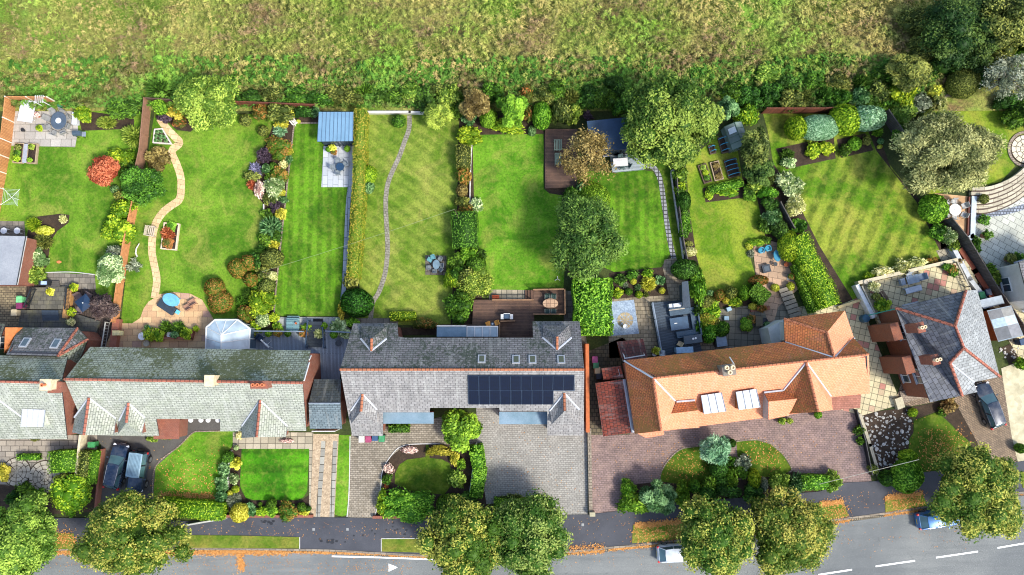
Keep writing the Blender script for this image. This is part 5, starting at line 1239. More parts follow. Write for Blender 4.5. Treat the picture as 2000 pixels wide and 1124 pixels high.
# east cross gable
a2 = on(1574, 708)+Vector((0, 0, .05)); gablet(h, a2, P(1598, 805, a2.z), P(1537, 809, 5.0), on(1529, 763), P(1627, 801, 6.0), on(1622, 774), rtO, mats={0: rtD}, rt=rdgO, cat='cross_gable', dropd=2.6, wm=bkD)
# rear wing
W = VV({'a': (1531, 623, 5.2), 'b': (1650, 607, 5.2), 'c': (1615, 650, 7.2), 'd': (1629, 699, 7.75), 'e': (1533, 669, 5.2), 'f': (1668, 661, 5.2)})
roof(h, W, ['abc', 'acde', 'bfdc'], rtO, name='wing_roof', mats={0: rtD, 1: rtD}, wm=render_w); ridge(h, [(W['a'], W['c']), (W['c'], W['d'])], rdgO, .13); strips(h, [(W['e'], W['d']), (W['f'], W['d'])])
mb = MB(); q = [P(x, y, 3.0) for x, y in ((1500, 641), (1531, 624), (1534, 668), (1507, 671))]; mb.prism([(p.x, p.y) for p in q], 0, 3.0); obj('flat_roof_annex', mb, render_w, h, world=True)
mb = MB(); q = [P(x, y, 2.8) for x, y in ((1622, 776), (1682, 771), (1680, 797), (1626, 802))]; mb.prism([(p.x, p.y) for p in q], 0, 2.8); obj('porch', mb, brick('pink_tile', 'b87c68', 'a46c58', '7c5244', .3, .2), h, world=True)
# dormers
for q in (((1369, 773), (1409, 767), (1418, 804), (1375, 809)), ((1437, 766), (1477, 760), (1485, 796), (1443, 801))):
    D = VV({k: (x, y, on(x, y-6).z+.15 if i < 2 else on(*q[i-2 if i == 3 else 1]).z*0+on(q[0][0], q[0][1]).z+.0) for i, (k, (x, y)) in enumerate(zip('abcd', q))})
    dm = roof(h, D, ['abcd'], leadw, rtD, drop=1.9, inset=.06, name='dormer', win=False, fas=gut)
    sm = MB()
    for k in range(4): p, r_ = D['a'].lerp(D['b'], k/3), D['d'].lerp(D['c'], k/3); sm.tube([p+Vector((0, 0, .03)), r_+Vector((0, 0, .03))], .035, 5)
    obj('seam', sm, leadd, dm, world=True)
za = on(1338, 783).z+.1
D = VV({'a': (1321, 785, za), 'b': (1357, 782, za), 'c': (1363, 802, za+.75), 'd': (1312, 808, za+.75), 'e': (1366, 836, za-1.0), 'f': (1332, 838, za-1.0)})
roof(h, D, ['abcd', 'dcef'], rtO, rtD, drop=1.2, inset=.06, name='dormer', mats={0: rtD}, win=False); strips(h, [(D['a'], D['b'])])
za = on(1510, 765).z+.2
D = VV({'a': (1492, 767, za), 'b': (1528, 763, za), 'c': (1557, 779, za+.8), 'd': (1501, 785, za+.8), 'e': (1541, 812, za-.7), 'f': (1501, 820, za-.7)})
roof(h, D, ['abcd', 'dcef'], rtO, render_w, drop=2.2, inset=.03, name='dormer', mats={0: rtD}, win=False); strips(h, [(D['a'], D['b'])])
c_ = chimney(h, 1424, 723, 6.6, 9.2, 1.1, .9, plain('7c7468'), 0, R(8)); q = P(1424, 723, 9.2)
for dx, dy in ((-.3, .2), (.25, .22), (-.02, -.22)): pb_ = MB(); pb_.lathe((q.x+dx, q.y+dy, 9.2), [(.2, 0), (.16, .15), (.17, .4), (.21, .45), (.12, .45), (.1, .3)], 12); obj('chimney_pot', pb_, claye, c_, world=True)
mb = MB(); mb.tube([ON(pb, 1432, 712, .3), ON(pb, 1422, 698, .5)], .06, 6); obj('aerial', mb, white, h, world=True)
# lean-to roofs on its left
hh = house('garage', 1200, 800, 'red pantiled garage against the left side of the orange tiled house', 'garage')
V = VV({'a': (1163, 749, 2.7), 'b': (1219, 741, 3.9), 'c': (1236, 845, 3.9), 'd': (1178, 853, 2.7)}); roof(hh, V, ['abcd'], rtR, win=False, fas=white); strips(hh, [(V['b'], V['c'])], lead, .3)
V = VV({'a': (1175, 720, 2.7), 'b': (1212, 715, 3.6), 'c': (1218, 738, 3.6), 'd': (1179, 743, 2.7)}); roof(hh, V, ['abcd'], rtR, win=False, fas=white, name='upper_roof')
hh = house('outhouse', 1235, 680, 'dark red pantiled outhouse behind the left end of the orange tiled house', 'outhouse')
V = VV({'a': (1205, 668, 2.6), 'b': (1256, 662, 2.6), 'c': (1265, 698, 3.8), 'd': (1217, 706, 3.8)}); roof(hh, V, ['abcd'], rtDR, win=False, fas=white)
# --- blue slate house at the right
h = house('slate_house', 1830, 680, 'hipped blue slate house with red ridge tiles and two tall brick chimneys')
V = VV({'A': (1749, 602, 5.0), 'B': (1886, 568, 5.0), 'c': (1865, 637, 8.0), 'd': (1882, 680, 8.0), 'e': (1855, 709, 6.9), 'F': (1817, 786, 5.0), 'G': (1879, 773, 5.0), 'E': (1953, 736, 4.6), 'h': (1902, 747, 5.0), 'H': (1909, 766, 5.0), 'N': (1909, 567, 3.6)})
roof(h, V, ['ABc', 'AcdeGF', 'BNEdc', 'dEhe', 'ehHG'], slK, mats={2: slK2, 3: slK2, 4: slK2}, wm=bkD)
ridge(h, [(V['A'], V['c']), (V['B'], V['c']), (V['c'], V['d']), (V['d'], V['e']), (V['e'], V['G']), (V['d'], V['E'])], rdg, .14); strips(h, [(V['e'], V['h'])], leadw, .16)
chimney(h, 1799, 640, 5.9, 8.2, .6, .85, bkR, 2, R(14), claye); chimney(h, 1828, 703, 5.9, 8.2, .6, .85, bkR, 2, R(14), claye)
for x, y in ((1748, 648), (1772, 713)):
    mb = MB(); q = P(x, y, 4.6); mb.box((q.x+.1, q.y, 2.35), (.9, 1.7, 4.7), R(14)); obj('chimney_breast', mb, bkD, h, world=True)
mb = MB(); mb.tube([P(1834, 700, 8.3), P(1841, 696, 8.5)], .12, 8); obj('flue', mb, gut, h, world=True)
# entrance bay of the same house
mb = MB(); q = P(1800, 770, 1.2); mb.box((q.x, q.y, .1), (3.2, 1.2, .2), R(14)); obj('step', mb, eb, h, world=True)
# white house corner at the right edge
h = house('rendered_house', 2000, 560, 'white rendered house corner with a brick plinth cut by the right edge', 'house')
V = VV({'a': (1990, 512, 4.6), 'b': (2100, 480, 4.6), 'c': (2120, 640, 4.6), 'd': (2010, 590, 4.6)}); roof(h, V, ['abcd'], slPd, wm=render_w)
mb = MB(); q = [P(x, y, .5) for x, y in ((1972, 528), (2060, 500), (2060, 620), (1992, 586), (1968, 545))]; mb.prism([(p.x, p.y) for p in q], 0, .5); obj('plinth', mb, bkR, h, world=True)
# flat grey outbuilding at the left edge
h = house('outbuilding', 10, 510, 'flat grey felt roofed brick outbuilding at the left edge', 'outbuilding')
q = [P(x, y, 2.9) for x, y in ((-90, 459), (52, 462), (34, 557), (-90, 557))]; mb = MB(); mb.prism([(p.x, p.y) for p in q], 2.8, 2.92)
o = obj('roof', mb, rough_mat('pale_felt', '94989c', '84888e', .5, 8, '646a70', .25), h, world=True)
mb = MB()
for i in range(1, 3): mb.tube([q[i]+Vector((0, 0, .04)), q[i+1 if i < 2 else 3]+Vector((0, 0, .04))] if i < 2 else [q[1]+Vector((0, 0, .04)), q[2]+Vector((0, 0, .04))], .09, 6)
obj('roof_edge', mb, white, o, world=True)
mb = MB(); mb.prism([(p.x+(-.12 if i in (1, 2) else 0), p.y+(.1 if i > 1 else -.1)) for i, p in enumerate(q)], 0, 2.79); obj('wall', mb, bkR, h, world=True)
for y in (495, 540): windowpart(h, P(54, y, 1.4)+Vector((-1.0, 0, 0)), Vector((0, 1, 0)), .9, 1.1, Vector((1, 0, 0)))
# ------------------------------------------------------------------ fences, decks, small buildings, furniture, cars
wood = brick('larch_boards', 'd0945c', 'b87c48', '7c5430', 2.2, .14, R(90), .012, fine=.2)
woodd = brick('dark_deck_boards', '6e5242', '584034', '281c16', 3.6, .15, 0, .014, fine=.3, stain='84664c', st=.4, rough=.7)
woodd2 = brick('dark_deck_boards_turned', '66503e', '523e32', '281c16', 3.6, .15, R(90), .014, fine=.3, rough=.7)
woodg = brick('grey_deck_boards', '98a4b0', '84909c', '444e58', 3.6, .14, R(90), .014, fine=.25, rough=.6)
woodg2 = brick('pale_grey_deck_boards', 'a0acb0', '8c989c', '565e62', 3.6, .15, R(3), .014, fine=.2, rough=.6)
woodr = brick('red_brown_boards', '84482e', '6c3a26', '3c2016', 2.2, .15, R(90), .014)
woodk = brick('dark_grey_boards', '6c6660', '56504a', '2c2824', 2.2, .15, R(90), .014)
woodo = plain('a87c50', .8); woodpale = plain('c4a88c', .8); teak = plain('8c7460', .7); black = plain('24282c', .5); rattan = plain('70787c', .7); navy = plain('1c3048', .5); steelc = plain('b4bcc4', .35, .6)
def at(px, py, z=0): q = P(px, py, z); return (q.x, q.y, z)
def px2m(px, py, a): return a*mpp(px, py)
def fence(name, pts, h, m, label, pm=None, cap=None, step=1.85, slat=False, group='fences between the gardens', z0=0.0, cat='fence'):
    W_ = [P(x, y) for x, y in pts]; c = sum(W_, Vector())/len(W_); root = thing(name, (c.x, c.y, 0), label, cat, group); L = lambda p: Vector((p.x-c.x, p.y-c.y, z0))
    for i in range(len(W_)-1):
        a, b = L(W_[i]), L(W_[i+1]); d = b-a; n = max(1, round(d.length/step)); rz = math.atan2(d.y, d.x); u = d.normalized()
        for k in range(n):
            p, q = a+d*k/n, a+d*(k+1)/n; mid = (p+q)/2; ln = (q-p).length; mb = MB()
            if slat:
                for s in range(int(h/.16)): mb.box(mid+Vector((0, 0, .1+s*.16)), (ln-.1, .04, .10), rz)
            else: mb.box(mid+Vector((0, 0, h/2-.02)), (ln-.1, .05, h-.04), rz)
            mb.box(mid+Vector((0, 0, h)), (ln-.1, .09, .05), rz); obj('panel', mb, m, root)
        for k in range(n+(1 if i == len(W_)-2 else 0)):
            mb = MB(); mb.box(a+d*k/n+Vector((0, 0, (h+.08)/2)), (.1, .1, h+.08), rz); obj('post', mb, pm or m, root)
    return root
fence('wooden_fence', [(112, 201), (32, 200), (23, 280), (7, 370), (-2, 430)], 1.8, wood, 'pale larch board fence round the light patio in the top left corner', plain('e8dcc8'))
fence('slatted_fence', [(296, 202), (287, 300), (278, 340)], 1.7, plain('8c6850', .8), 'brown slatted fence at the top left of the sandstone path', slat=True, step=1.6)
fence('slatted_fence', [(271, 400), (254, 480), (243, 550), (232, 630)], 1.5, plain('c08454', .8), 'orange-brown slatted fence left of the sandstone path, the long lower run', slat=True, step=1.6)
fence('wooden_fence', [(300, 202), (345, 205)], 1.7, woodd, 'short dark fence behind the clipped green cube') 
fence('wooden_fence', [(470, 208), (620, 214)], 1.6, woodr, 'brown fence panel behind the top border')
fence('wooden_fence', [(1487, 222), (1600, 222), (1640, 219)], 1.8, woodr, 'red-brown board fence behind the topiary group', plain('5c3020'))
fence('trellis_fence', [(1719, 226), (1762, 288)], 1.9, woodk, 'dark weathered trellis fence right of the topiary group', plain('5c5852'))
fence('wooden_fence', [(1841, 432), (1872, 470), (1902, 520), (1925, 560), (1960, 610), (1990, 655)], 1.8, woodk, 'dark weathered board fence along the white paved patio', plain('5c5852'))
fence('wooden_fence', [(1317, 334), (1321, 400), (1330, 470), (1338, 510)], 1.2, woodk, 'low dark fence between the stepping stones and the yellowing lawn', step=1.4)
fence('wooden_fence', [(1516, 400), (1543, 450)], 1.4, woodk, 'short dark fence in the border above the bulky lime hedge')
fence('picket_fence', [(1667, 800), (1684, 860), (1697, 925)], .8, black, 'black picket fence down the right side of the red-brown drive', step=1.2)
def wall_(name, pts, w_, h, m, label, cat='wall', group=None, z0=0):
    mb = MB(); W_ = [P(x, y, h) for x, y in pts]
    for i in range(len(W_)-1):
        a, b = W_[i], W_[i+1]; d = b-a; d.z = 0; mb.box(((a.x+b.x)/2, (a.y+b.y)/2, z0+(h-z0)/2+.0015*i), (d.length+w_*.98, w_, h-z0-.003*i), math.atan2(d.y, d.x))
    return tag(obj(name, mb, m), label, cat, group)
wall_('garden_wall', [(718, 219), (800, 219), (882, 223)], .25, .5, plain('cccac0'), 'low white wall along the top of the olive striped lawn')
wall_('white_fence', [(930, 868), (917 if 0 else 916, 975)], .12, 1.0, plain('d8d8d4'), 'thin white fence line left of the bright leafy hedge by the grey forecourt', 'fence')
wall_('white_fence', [(156, 852), (147, 935)], .22, 1.3, plain('dccfae'), 'cream topped wall between the stone circles and the olive hedge', 'wall')
wall_('brick_wall', [(197, 880), (186, 990)], .2, .8, bkR, 'low brick wall along the left side of the tarmac drive')
wall_('brick_wall', [(440, 1009), (608, 1009)], .25, .45, bkR, 'low brick front wall below the striped square front lawn')
wall_('brick_wall', [(730, 1011), (830, 1011)], .25, .5, bkR, 'low brick front wall below the broad green bush')
wall_('stone_wall', [(366, 1026), (440, 1013)], .15, .5, plain('b4b4b0'), 'thin pale rail below the lime green hedge', 'railing')
wall_('brick_wall', [(281, 660), (372, 661), (376, 645)], .22, .6, bkR, 'L-shaped red brick planter wall on the sandstone patio')
wall_('brick_wall', [(226, 630), (219, 680)], .7, .7, brick('patio_wall', 'b4644a', '9c5038', '8a7464', .225, .1), 'broad red brick wall at the left edge of the sandstone patio')
wall_('white_wall', [(1903, 388), (1900, 462), (1891, 468)], .5, .5, plain('b8c4cc', .6), 'pale blue-white wall between the crazy paving and the white patio')
wall_('brick_wall', [(1896, 388), (1893, 458)], .35, .35, plain('6c3c30'), 'dark red raised bed beside the pale blue-white wall', 'raised bed')
wall_('retaining_wall', [(1676, 560), (1706, 618)], .4, 1.0, plain('d8dad8'), 'white retaining wall at the left end of the raised terrace')
wall_('retaining_wall', [(1680, 552), (1770, 531), (1868, 508)], .35, .9, plain('c4b898'), 'pale stone retaining wall along the top of the raised terrace')
wall_('retaining_wall', [(1865, 432+56), (1895, 545), (1930, 590)], .45, .8, plain('b4b8b8'), 'grey-white wall beside the terrace steps, under the dark fence')
wall_('planted_trough', [(1878, 490), (1905, 530), (1938, 580)], .5, .5, plain('7c3c24'), 'rust brown strip bed between the terrace steps and the dark fence', 'raised bed')
wall_('stone_wall', [(1640, 600), (1685, 585)], .25, .5, plain('c4b07c'), 'short cream wall at the bottom corner of the wide striped lawn')
wall_('brick_wall', [(1470, 606), (1500, 602)], .4, .4, bkR, 'little red brick planter by the weathered flags', 'planter')
wall_('kerb_wall', [(1681, 812), (1700, 870), (1718, 930)], .3, .35, plain('a8a088'), 'pale stone edging wall at the left of the rockery')
# stepped rockery path right of the house with orange roof
for i in range(7):
    q = P(1532+i*3.6, 566+i*8.2, .3); mb = MB(); mb.box((q.x, q.y, .35-.03*i), (1.25, .38, .3), R(18)); tag(obj('stone_step', mb, plain('8c8474', .85)), 'worn stone step below the sandstone patio, %s from the top' % ('first', 'second', 'third', 'fourth', 'fifth', 'sixth', 'seventh')[i], 'step', 'flight of worn stone steps')
for i in range(3):
    q = P(1750+i*6, 789-i*1.5, .2); mb = MB(); mb.box((q.x, q.y, .12+.09*(2-i)), (.3, 1.1, .22+.18*(2-i)), R(14)); tag(obj('stone_step', mb, plain('b0a88c')), 'small step between cream path and house entrance, %s from the left' % ('first', 'second', 'third')[i], 'step', 'small entrance steps')
for i in range(4):
    q = P(1884+i*7, 520+i*13.5, .6-.12*i); mb = MB(); mb.box((q.x, q.y, (.7-.14*i)/2), (1.2, .75, .7-.14*i), R(-58)); tag(obj('stone_step', mb, pav5), 'cream paved terrace step, %s from the top' % ('first', 'second', 'third', 'fourth')[i], 'step', 'cream steps beside the raised terrace')
# ---- raised terrace
def deck(name, pxs, z, m, label=None, th=None):
    q = [P(x, y, z) for x, y in pxs]; mb = MB(); mb.prism([(p.x, p.y) for p in q], 0, z); return tag(obj(name, mb, m), label, 'deck') if label else tag(obj(name, mb, m), kind='structure')
deck('terrace', [(1683, 556), (1868, 512), (1900, 575), (1884, 640), (1720, 640)], .45, pav5)
deck('timber_deck', [(1065, 252), (1128, 252), (1127, 366), (1065, 368)], .35, woodd, 'dark timber deck with two moss-green benches under the brown autumn tree')
deck('timber_deck', [(925, 586), (1042, 586), (1042, 566), (1103, 566), (1103, 614), (1043, 614), (1045, 668), (860, 668), (860, 634), (922, 634)], .5, woodd, 'L-shaped dark timber deck behind the purple slate house')
deck('timber_deck', [(487, 648), (693, 648), (682, 690), (664, 722), (664, 742), (606, 742), (606, 690), (487, 692)], .3, woodg, 'blue-grey timber deck behind the green slate house')
deck('timber_deck', [(1192, 305), (1256, 302), (1259, 331), (1196, 337)], .3, woodg2, 'pale grey timber deck in front of the dark roofed studio')
deck('timber_deck', [(1272, 592), (1345, 585), (1372, 690), (1290, 700)], .35, brick('slate_grey_deck', '4c5a68', '404c58', '222a32', 3.6, .16, R(8), .016), 'slate-grey timber deck round the outdoor corner sofa')
deck('yard_deck', [(62, 562), (130, 560), (128, 605), (58, 604)], .5, brick('wet_flags', '6c685c', '545248', '2c2c2a', .6, .45, 0, .02, stain='8c8664', st=.5), 'dark stained raised yard beside the timber steps')
deck('yard_deck', [(40, 606), (125, 606), (195, 628), (188, 650), (34, 650)], .3, brick('wet_flags2', '5a5a54', '484a48', '26282a', .6, .45, 0, .02, stain='7c7850', st=.5), 'dark wet lower yard behind the far left house')
def rail(pts, h, m, label, z0=0, n=.13, cap=None, group='deck railings'):
    W_ = [P(x, y, z0+h) for x, y in pts]; c = sum(W_, Vector())/len(W_); root = thing('railing', (c.x, c.y, z0), label, 'railing', group)
    hr = MB(); bl = MB(); ps = MB(); k = 0
    for i in range(len(W_)-1):
        a, b = W_[i]-c, W_[i+1]-c; a.z = b.z = 0; d = b-a; rz = math.atan2(d.y, d.x); m_ = max(2, int(d.length/n))
        hr.box((a+b)/2+Vector((0, 0, h+.0007*i)), (d.length+.09, .12, .05), rz); hr.box((a+b)/2+Vector((0, 0, .12+.0007*i)), (d.length, .05, .06), rz)
        for j in range(m_+1): bl.box(a+d*j/m_+Vector((0, 0, h/2)), (.035, .035, h-.06), rz)
        nn = max(1, round(d.length/1.8))
        for j in range(nn+1): pp = MB(); pp.box(a+d*j/nn+Vector((0, 0, (h+.07)/2)), (.1, .1, h+.07), rz); obj('post', pp, cap or m, root)
    obj('handrail', hr, cap or m, root); obj('baluster', bl, m, root).__setitem__('kind', 'stuff'); return root
tn_ = plain('8c6c50', .8)
rail([(962, 586), (1041, 586)], .9, tn_, 'brown deck railing left of the steps on the L-shaped deck', .5)
rail([(1042, 566), (1103, 565), (1104, 614), (1042, 614)], .9, tn_, 'brown deck railing wrapping round the oval dining table', .5)
rail([(975, 660), (976, 628), (1005, 627)], .8, tn_, 'brown L-shaped railing under the barbecue on the timber deck', .5)
gr_ = plain('7c8a98', .6)
rail([(492, 647), (592, 648)], .9, gr_, 'blue-grey railing at the rear edge of the grey deck, left of the black steps', .3, .15)
rail([(636, 647), (688, 650)], .9, gr_, 'blue-grey railing at the rear edge of the grey deck, right of the black steps', .3, .15)
rail([(596, 680), (601, 626)], .9, plain('34485c', .5), 'dark blue handrail on the left of the black steps', .3, .4)
rail([(632, 680), (630, 640)], .9, plain('34485c', .5), 'dark blue handrail on the right of the black steps', .3, .4)
rail([(60, 565), (46, 600)], .9, black, 'black railing down the left of the stained raised yard', .5)
rail([(130, 562), (126, 604)], .9, black, 'black railing down the right of the stained raised yard', .5)
rail([(1275, 592), (1293, 690)], .8, gr_, 'grey railing on the left edge of the slate-grey deck', .35, .2)
rail([(206, 630), (198, 678)], .9, plain('b0b0a8', .5), 'pale metal ladder-like railing left of the sandstone patio wall', 0, .3)
rail([(1870, 512), (1893, 560), (1903, 585)], .8, plain('a8a08c'), 'stone balustrade at the right side of the raised terrace', .45, .3)
rail([(1684, 560), (1712, 618)], .8, plain('9c9888'), 'stone balustrade at the left side of the raised terrace', .45, .25)
for i in range(7):
    q = P(614, 632+i*7.2, .9-.08*i); mb = MB(); mb.box((q.x, q.y, .3+(.62-.08*i)/2), (1.55, .36, .62-.08*i)); tag(obj('deck_step', mb, plain('30383f', .6)), 'black step between grey deck and silver slabs, %s from the top' % ('first', 'second', 'third', 'fourth', 'fifth', 'sixth', 'seventh')[i], 'step', 'flight of black steps')
mb = MB(); q = P(621, 631, .06); mb.box((q.x, q.y, .06), (1.0, .85, .03)); tag(obj('door_mat', mb, plain('2c2a2c', .9)), 'dark mat on the silver slabs at the head of the black steps', 'mat')
for i in range(3):
    q = P(1028+i*5.5, 576, .3); mb = MB(); mb.box((q.x, q.y, .1+.07*i), (.28, .95, .2+.14*i)); tag(obj('deck_step', mb, plain('5c4436', .8)), 'brown step up to the L-shaped deck, %s from the left' % ('first', 'second', 'third')[i], 'step', 'brown deck steps')
for i in range(4):
    q = P(100+i*1, 551+i*4, .5); mb = MB(); mb.box((q.x, q.y, .25+.06*i), (1.4, .22, .1)); tag(obj('timber_step', mb, plain('54504a', .8)), 'weathered timber step above the stained yard, %s from the top' % ('first', 'second', 'third', 'fourth')[i], 'step', 'weathered timber steps')
for i in range(4):
    q = P(98+0*i, 609+i*5, .4); mb = MB(); mb.box((q.x, q.y, .42-.05*i), (1.7, .26, .08)); tag(obj('timber_step', mb, plain('384450', .6)), 'blue-black step between the two dark yards, %s from the top' % ('first', 'second', 'third', 'fourth')[i], 'step', 'blue-black yard steps')
mb = MB(); a, b = P(133, 564, .7), P(127, 622, .7); mb.box(((a.x+b.x)/2, (a.y+b.y)/2, .35), (.55, abs(a.y-b.y), .7), R(-5)); tag(obj('timber_planter', mb, plain('b08450', .8)), 'long orange timber wall beside the dark square parasol', 'planter')
# ---- small buildings
def shed(name, pxs, zl, zh, m, wm, label, cat, rib=None, ribm=None, over=.2, gut_=None, door=None, front=None):
    """pxs: roof corners in the order high-left, high-right, low-right, low-left"""
    q = [P(x, y, z) for (x, y), z in zip(pxs, (zh, zh, zl, zl))]; c = sum(q, Vector())/4; root = thing(name, (c.x, c.y, 0), label, cat)
    r = roof(root, dict(zip('abcd', q)), ['abcd'], m, wm, inset=over, th=.1, win=False, fas=gut_ or gut)
    if rib:
        mb = MB()
        for k in range(rib+1): a, b = q[0].lerp(q[1], k/rib), q[3].lerp(q[2], k/rib); mb.tube([a+Vector((0, 0, .02)), b+Vector((0, 0, .02))], .03, 4)
        obj('seam', mb, ribm, r, world=True)
    return root, q
bl = rough_mat('blue_metal_roof', '6a8ca4', '5e8098', .6, 10, '4c6880', .12, rough=.45)
s, q = shed('summer_house', [(623, 219), (690, 219), (689, 276), (620, 277)], 2.3, 2.6, bl, plain('2c3c44', .6), 'blue ribbed roof summer house with glazed front at the top of the narrow lawn', 'summer house', 9, plain('4c6880'))
w0, w1 = q[3], q[2]
for k in range(3): windowpart(s, w0.lerp(w1, .4+.2*k)+Vector((0, .2, 1.1-2.3)), Vector((1, 0, 0)), .7, 1.9, Vector((0, -1, 0)), plain('34444c', .5))
s, q = shed('garden_studio', [(1146, 237), (1238, 228), (1247, 290), (1156, 298)], 2.5, 2.7, rough_mat('navy_felt', '1e3448', '28405a', .5, 10, '10202e', .2, rough=.45), plain('a85c34', .8), 'flat dark blue roofed studio half hidden by the largest garden tree', 'garden studio')
w0, w1 = q[3], q[2]; dd = (w1-w0).normalized(); dd.z = 0
for k in (.5, .72): windowpart(s, w0.lerp(w1, k)+Vector((0, .18, 1.1-2.5)), dd, 1.7, 1.8, Vector((dd.y, -dd.x, 0)), black)
shed('lean_to_shed', [(1332, 551), (1344, 549), (1349, 600), (1334, 602)], 2.3, 2.3, felt, plain('3c4a54'), 'long narrow dark blue roofed shed beside the slate-grey deck', 'shed', gut_=lead)
s, q = shed('garden_shed', [(1907, 588), (1956, 577), (1962, 593), (1922, 604)], 1.9, 2.3, plain('84909a', .6), plain('a45c30', .8), 'small grey roofed shed next to the green bin', 'shed', over=.1)
s, q = shed('garden_shed', [(1928, 607), (1975, 597), (1999, 656), (1950, 668)], 2.2, 2.5, rough_mat('patched_felt', '7c8890', '8c98a0', .3, 9, '5c666c', .3), plain('8c4c28', .8), 'larger shed with patchwork grey roof below the small grey shed', 'shed', over=.1, gut_=plain('c8a088'))
for i, (a, b, c_) in enumerate(((0, 0, '6c6e70'), (1, 0, '8c8c88'), (0, 1, '98acb8'), (1, 1, 'b0bcc0'), (0, 2, '606468'), (1, 2, '84868a'))):
    L0 = lambda u, v: q[0].lerp(q[1], u).lerp(q[3].lerp(q[2], u), v)
    us = (0.02, .55, .98); vs_ = (.03, .3, .58, .97); pts = [L0(us[a], vs_[b]), L0(us[a+1], vs_[b]), L0(us[a+1], vs_[b+1]), L0(us[a], vs_[b+1])]
    mb = MB(); mb.face([p+Vector((0, 0, .012)) for p in pts][::-1]); obj('roof_sheet', mb, plain(c_, .8), s, world=True)
# greenhouse
gq = P(1441, 264, 1.6); g = thing('greenhouse', (gq.x, gq.y, 0), 'small green framed glass greenhouse above the hooped beds', 'greenhouse', rz=R(18)); fm = MB(); gl_ = MB(); gw, gL = 1.9, 2.6
for s_ in (-1, 1):
    for k in range(5): y = -gL/2+gL*k/4; fm.tube([(s_*gw/2, y, 0), (s_*gw/2, y, 1.3), (0, y, 1.95)], .03, 4)
    for z_, x_ in ((1.3, gw/2), (.05, gw/2)): fm.tube([(s_*x_, -gL/2, z_), (s_*x_, gL/2, z_)], .03, 4)
    gl_.face([(s_*gw/2, -gL/2, 0), (s_*gw/2, gL/2, 0), (s_*gw/2, gL/2, 1.3), (s_*gw/2, -gL/2, 1.3)]); gl_.face([(s_*gw/2, -gL/2, 1.3), (s_*gw/2, gL/2, 1.3), (0, gL/2, 1.95), (0, -gL/2, 1.95)])
    gl_.face([(-gw/2, s_*gL/2, 0), (gw/2, s_*gL/2, 0), (gw/2, s_*gL/2, 1.3), (0, s_*gL/2, 1.95), (-gw/2, s_*gL/2, 1.3)])
fm.tube([(0, -gL/2, 1.95), (0, gL/2, 1.95)], .04, 5); obj('frame', fm, plain('3c5c4c', .5), g); obj('glass', gl_, glass('7c8c88'), g)
mb = MB(); mb.face([(-.1, .3, 1.92), (-gw/2+.2, .3, 1.5), (-gw/2+.2, .9, 1.5), (-.1, .9, 1.92)]); obj('roof_vent', mb, plain('c8d4dc', .3), g)
# ---- furniture
def chair(px, py, rz, label, group, m=rattan, z=0.05, w_=.5, low=False, n='garden_chair', fm=None):
    q = P(px, py, z+.5); r = thing(n, (q.x, q.y, z), label, 'chair', group, rz); h = .42 if not low else .36; w_ *= 1.08
    a = MB(); a.box((0, 0, h), (w_, w_, .06)); obj('seat', a, m, r, bevel=.015)
    a = MB(); a.box((-w_/2+.02, 0, h+.27), (.05, w_, .5), 0, 1, ('Y', R(-8))); obj('backrest', a, m, r, bevel=.015)
    for sx in (-1, 1):
        for sy in (-1, 1): a = MB(); a.box((sx*(w_/2-.04), sy*(w_/2-.04), h/2-.02), (.04, .04, h-.02)); obj('leg', a, fm or m, r)
    for sy in (-1, 1): a = MB(); a.tube([(-w_/2+.03, sy*w_/2, h+.22), (w_/2-.06, sy*w_/2, h+.22), (w_/2-.05, sy*w_/2, .0)], .022, 6); obj('armrest', a, fm or m, r)
    return r
def table(px, py, sx, sy, label, m, rz=0, rnd_=True, z=.05, h=.72, cat='table', legm=None, hole=None, n='garden_table', group=None):
    q = P(px, py, z+h); r = thing(n, (q.x, q.y, z), label, cat, group, rz); a = MB()
    if rnd_: a.lathe((0, 0, h-.05), [(.97, 0), (1, .012), (1, .04), (.98, .05)], 28, sx, sy)
    else: a.box((0, 0, h-.025), (sx*2, sy*2, .05))
    obj('tabletop', a, m, r)
    for i, (u, v) in enumerate(((-1, -1), (1, -1), (1, 1), (-1, 1))): a = MB(); a.box((u*sx*.62, v*sy*.62, (h-.05)/2), (.06, .06, h-.05)); obj('leg', a, legm or m, r)
    if hole: a = MB(); a.lathe((0, 0, h), [(hole, 0), (hole, .03), (hole*.7, .04)], 14); obj('table_centre', a, plain('c8d0d8', .4), r)
    return r
cg = 'chairs round the garden tables'
# light patio top left
table(114, 236, .82, .95, 'big round dark grey table with a pale centre on the light patio', plain('485664', .6), hole=.3)
for i, a in enumerate((-20, 25, 70, 115, 160, 205, 250, 300)):
    chair(112+21*cos(R(a)), 239-22*sin(R(a)), R(a+180), 'grey slatted chair at the big round table, %s' % ('right side', 'upper right', 'top', 'upper left', 'left side', 'lower left', 'bottom', 'lower right')[i], cg, plain('8c8c88', .6), n='garden_chair')
table(52, 217, .78, 1.15, 'white glossy rectangular table on the light patio', plain('c4c8ce', .25, var=.05), R(-8), False, h=.8)
q = P(153, 262, .8); b = thing('barbecue', (q.x, q.y, .03), 'dark grey barrel barbecue at the corner of the light patio', 'barbecue', 'barbecues'); a = MB()
a.tube([(-.4, 0, .95), (-.38, 0, .95), (.38, 0, .95), (.4, 0, .95)], .3, 14); obj('barrel', a, plain('54646e', .35, .4), b); a = MB(); a.box((.62, -.05, .85), (.4, .5, .04)); obj('side_shelf', a, steelc, b)
for u in (-1, 1):
    for v in (-1, 1): a = MB(); a.box((u*.35, v*.2, .35), (.04, .04, .7)); obj('leg', a, black, b)
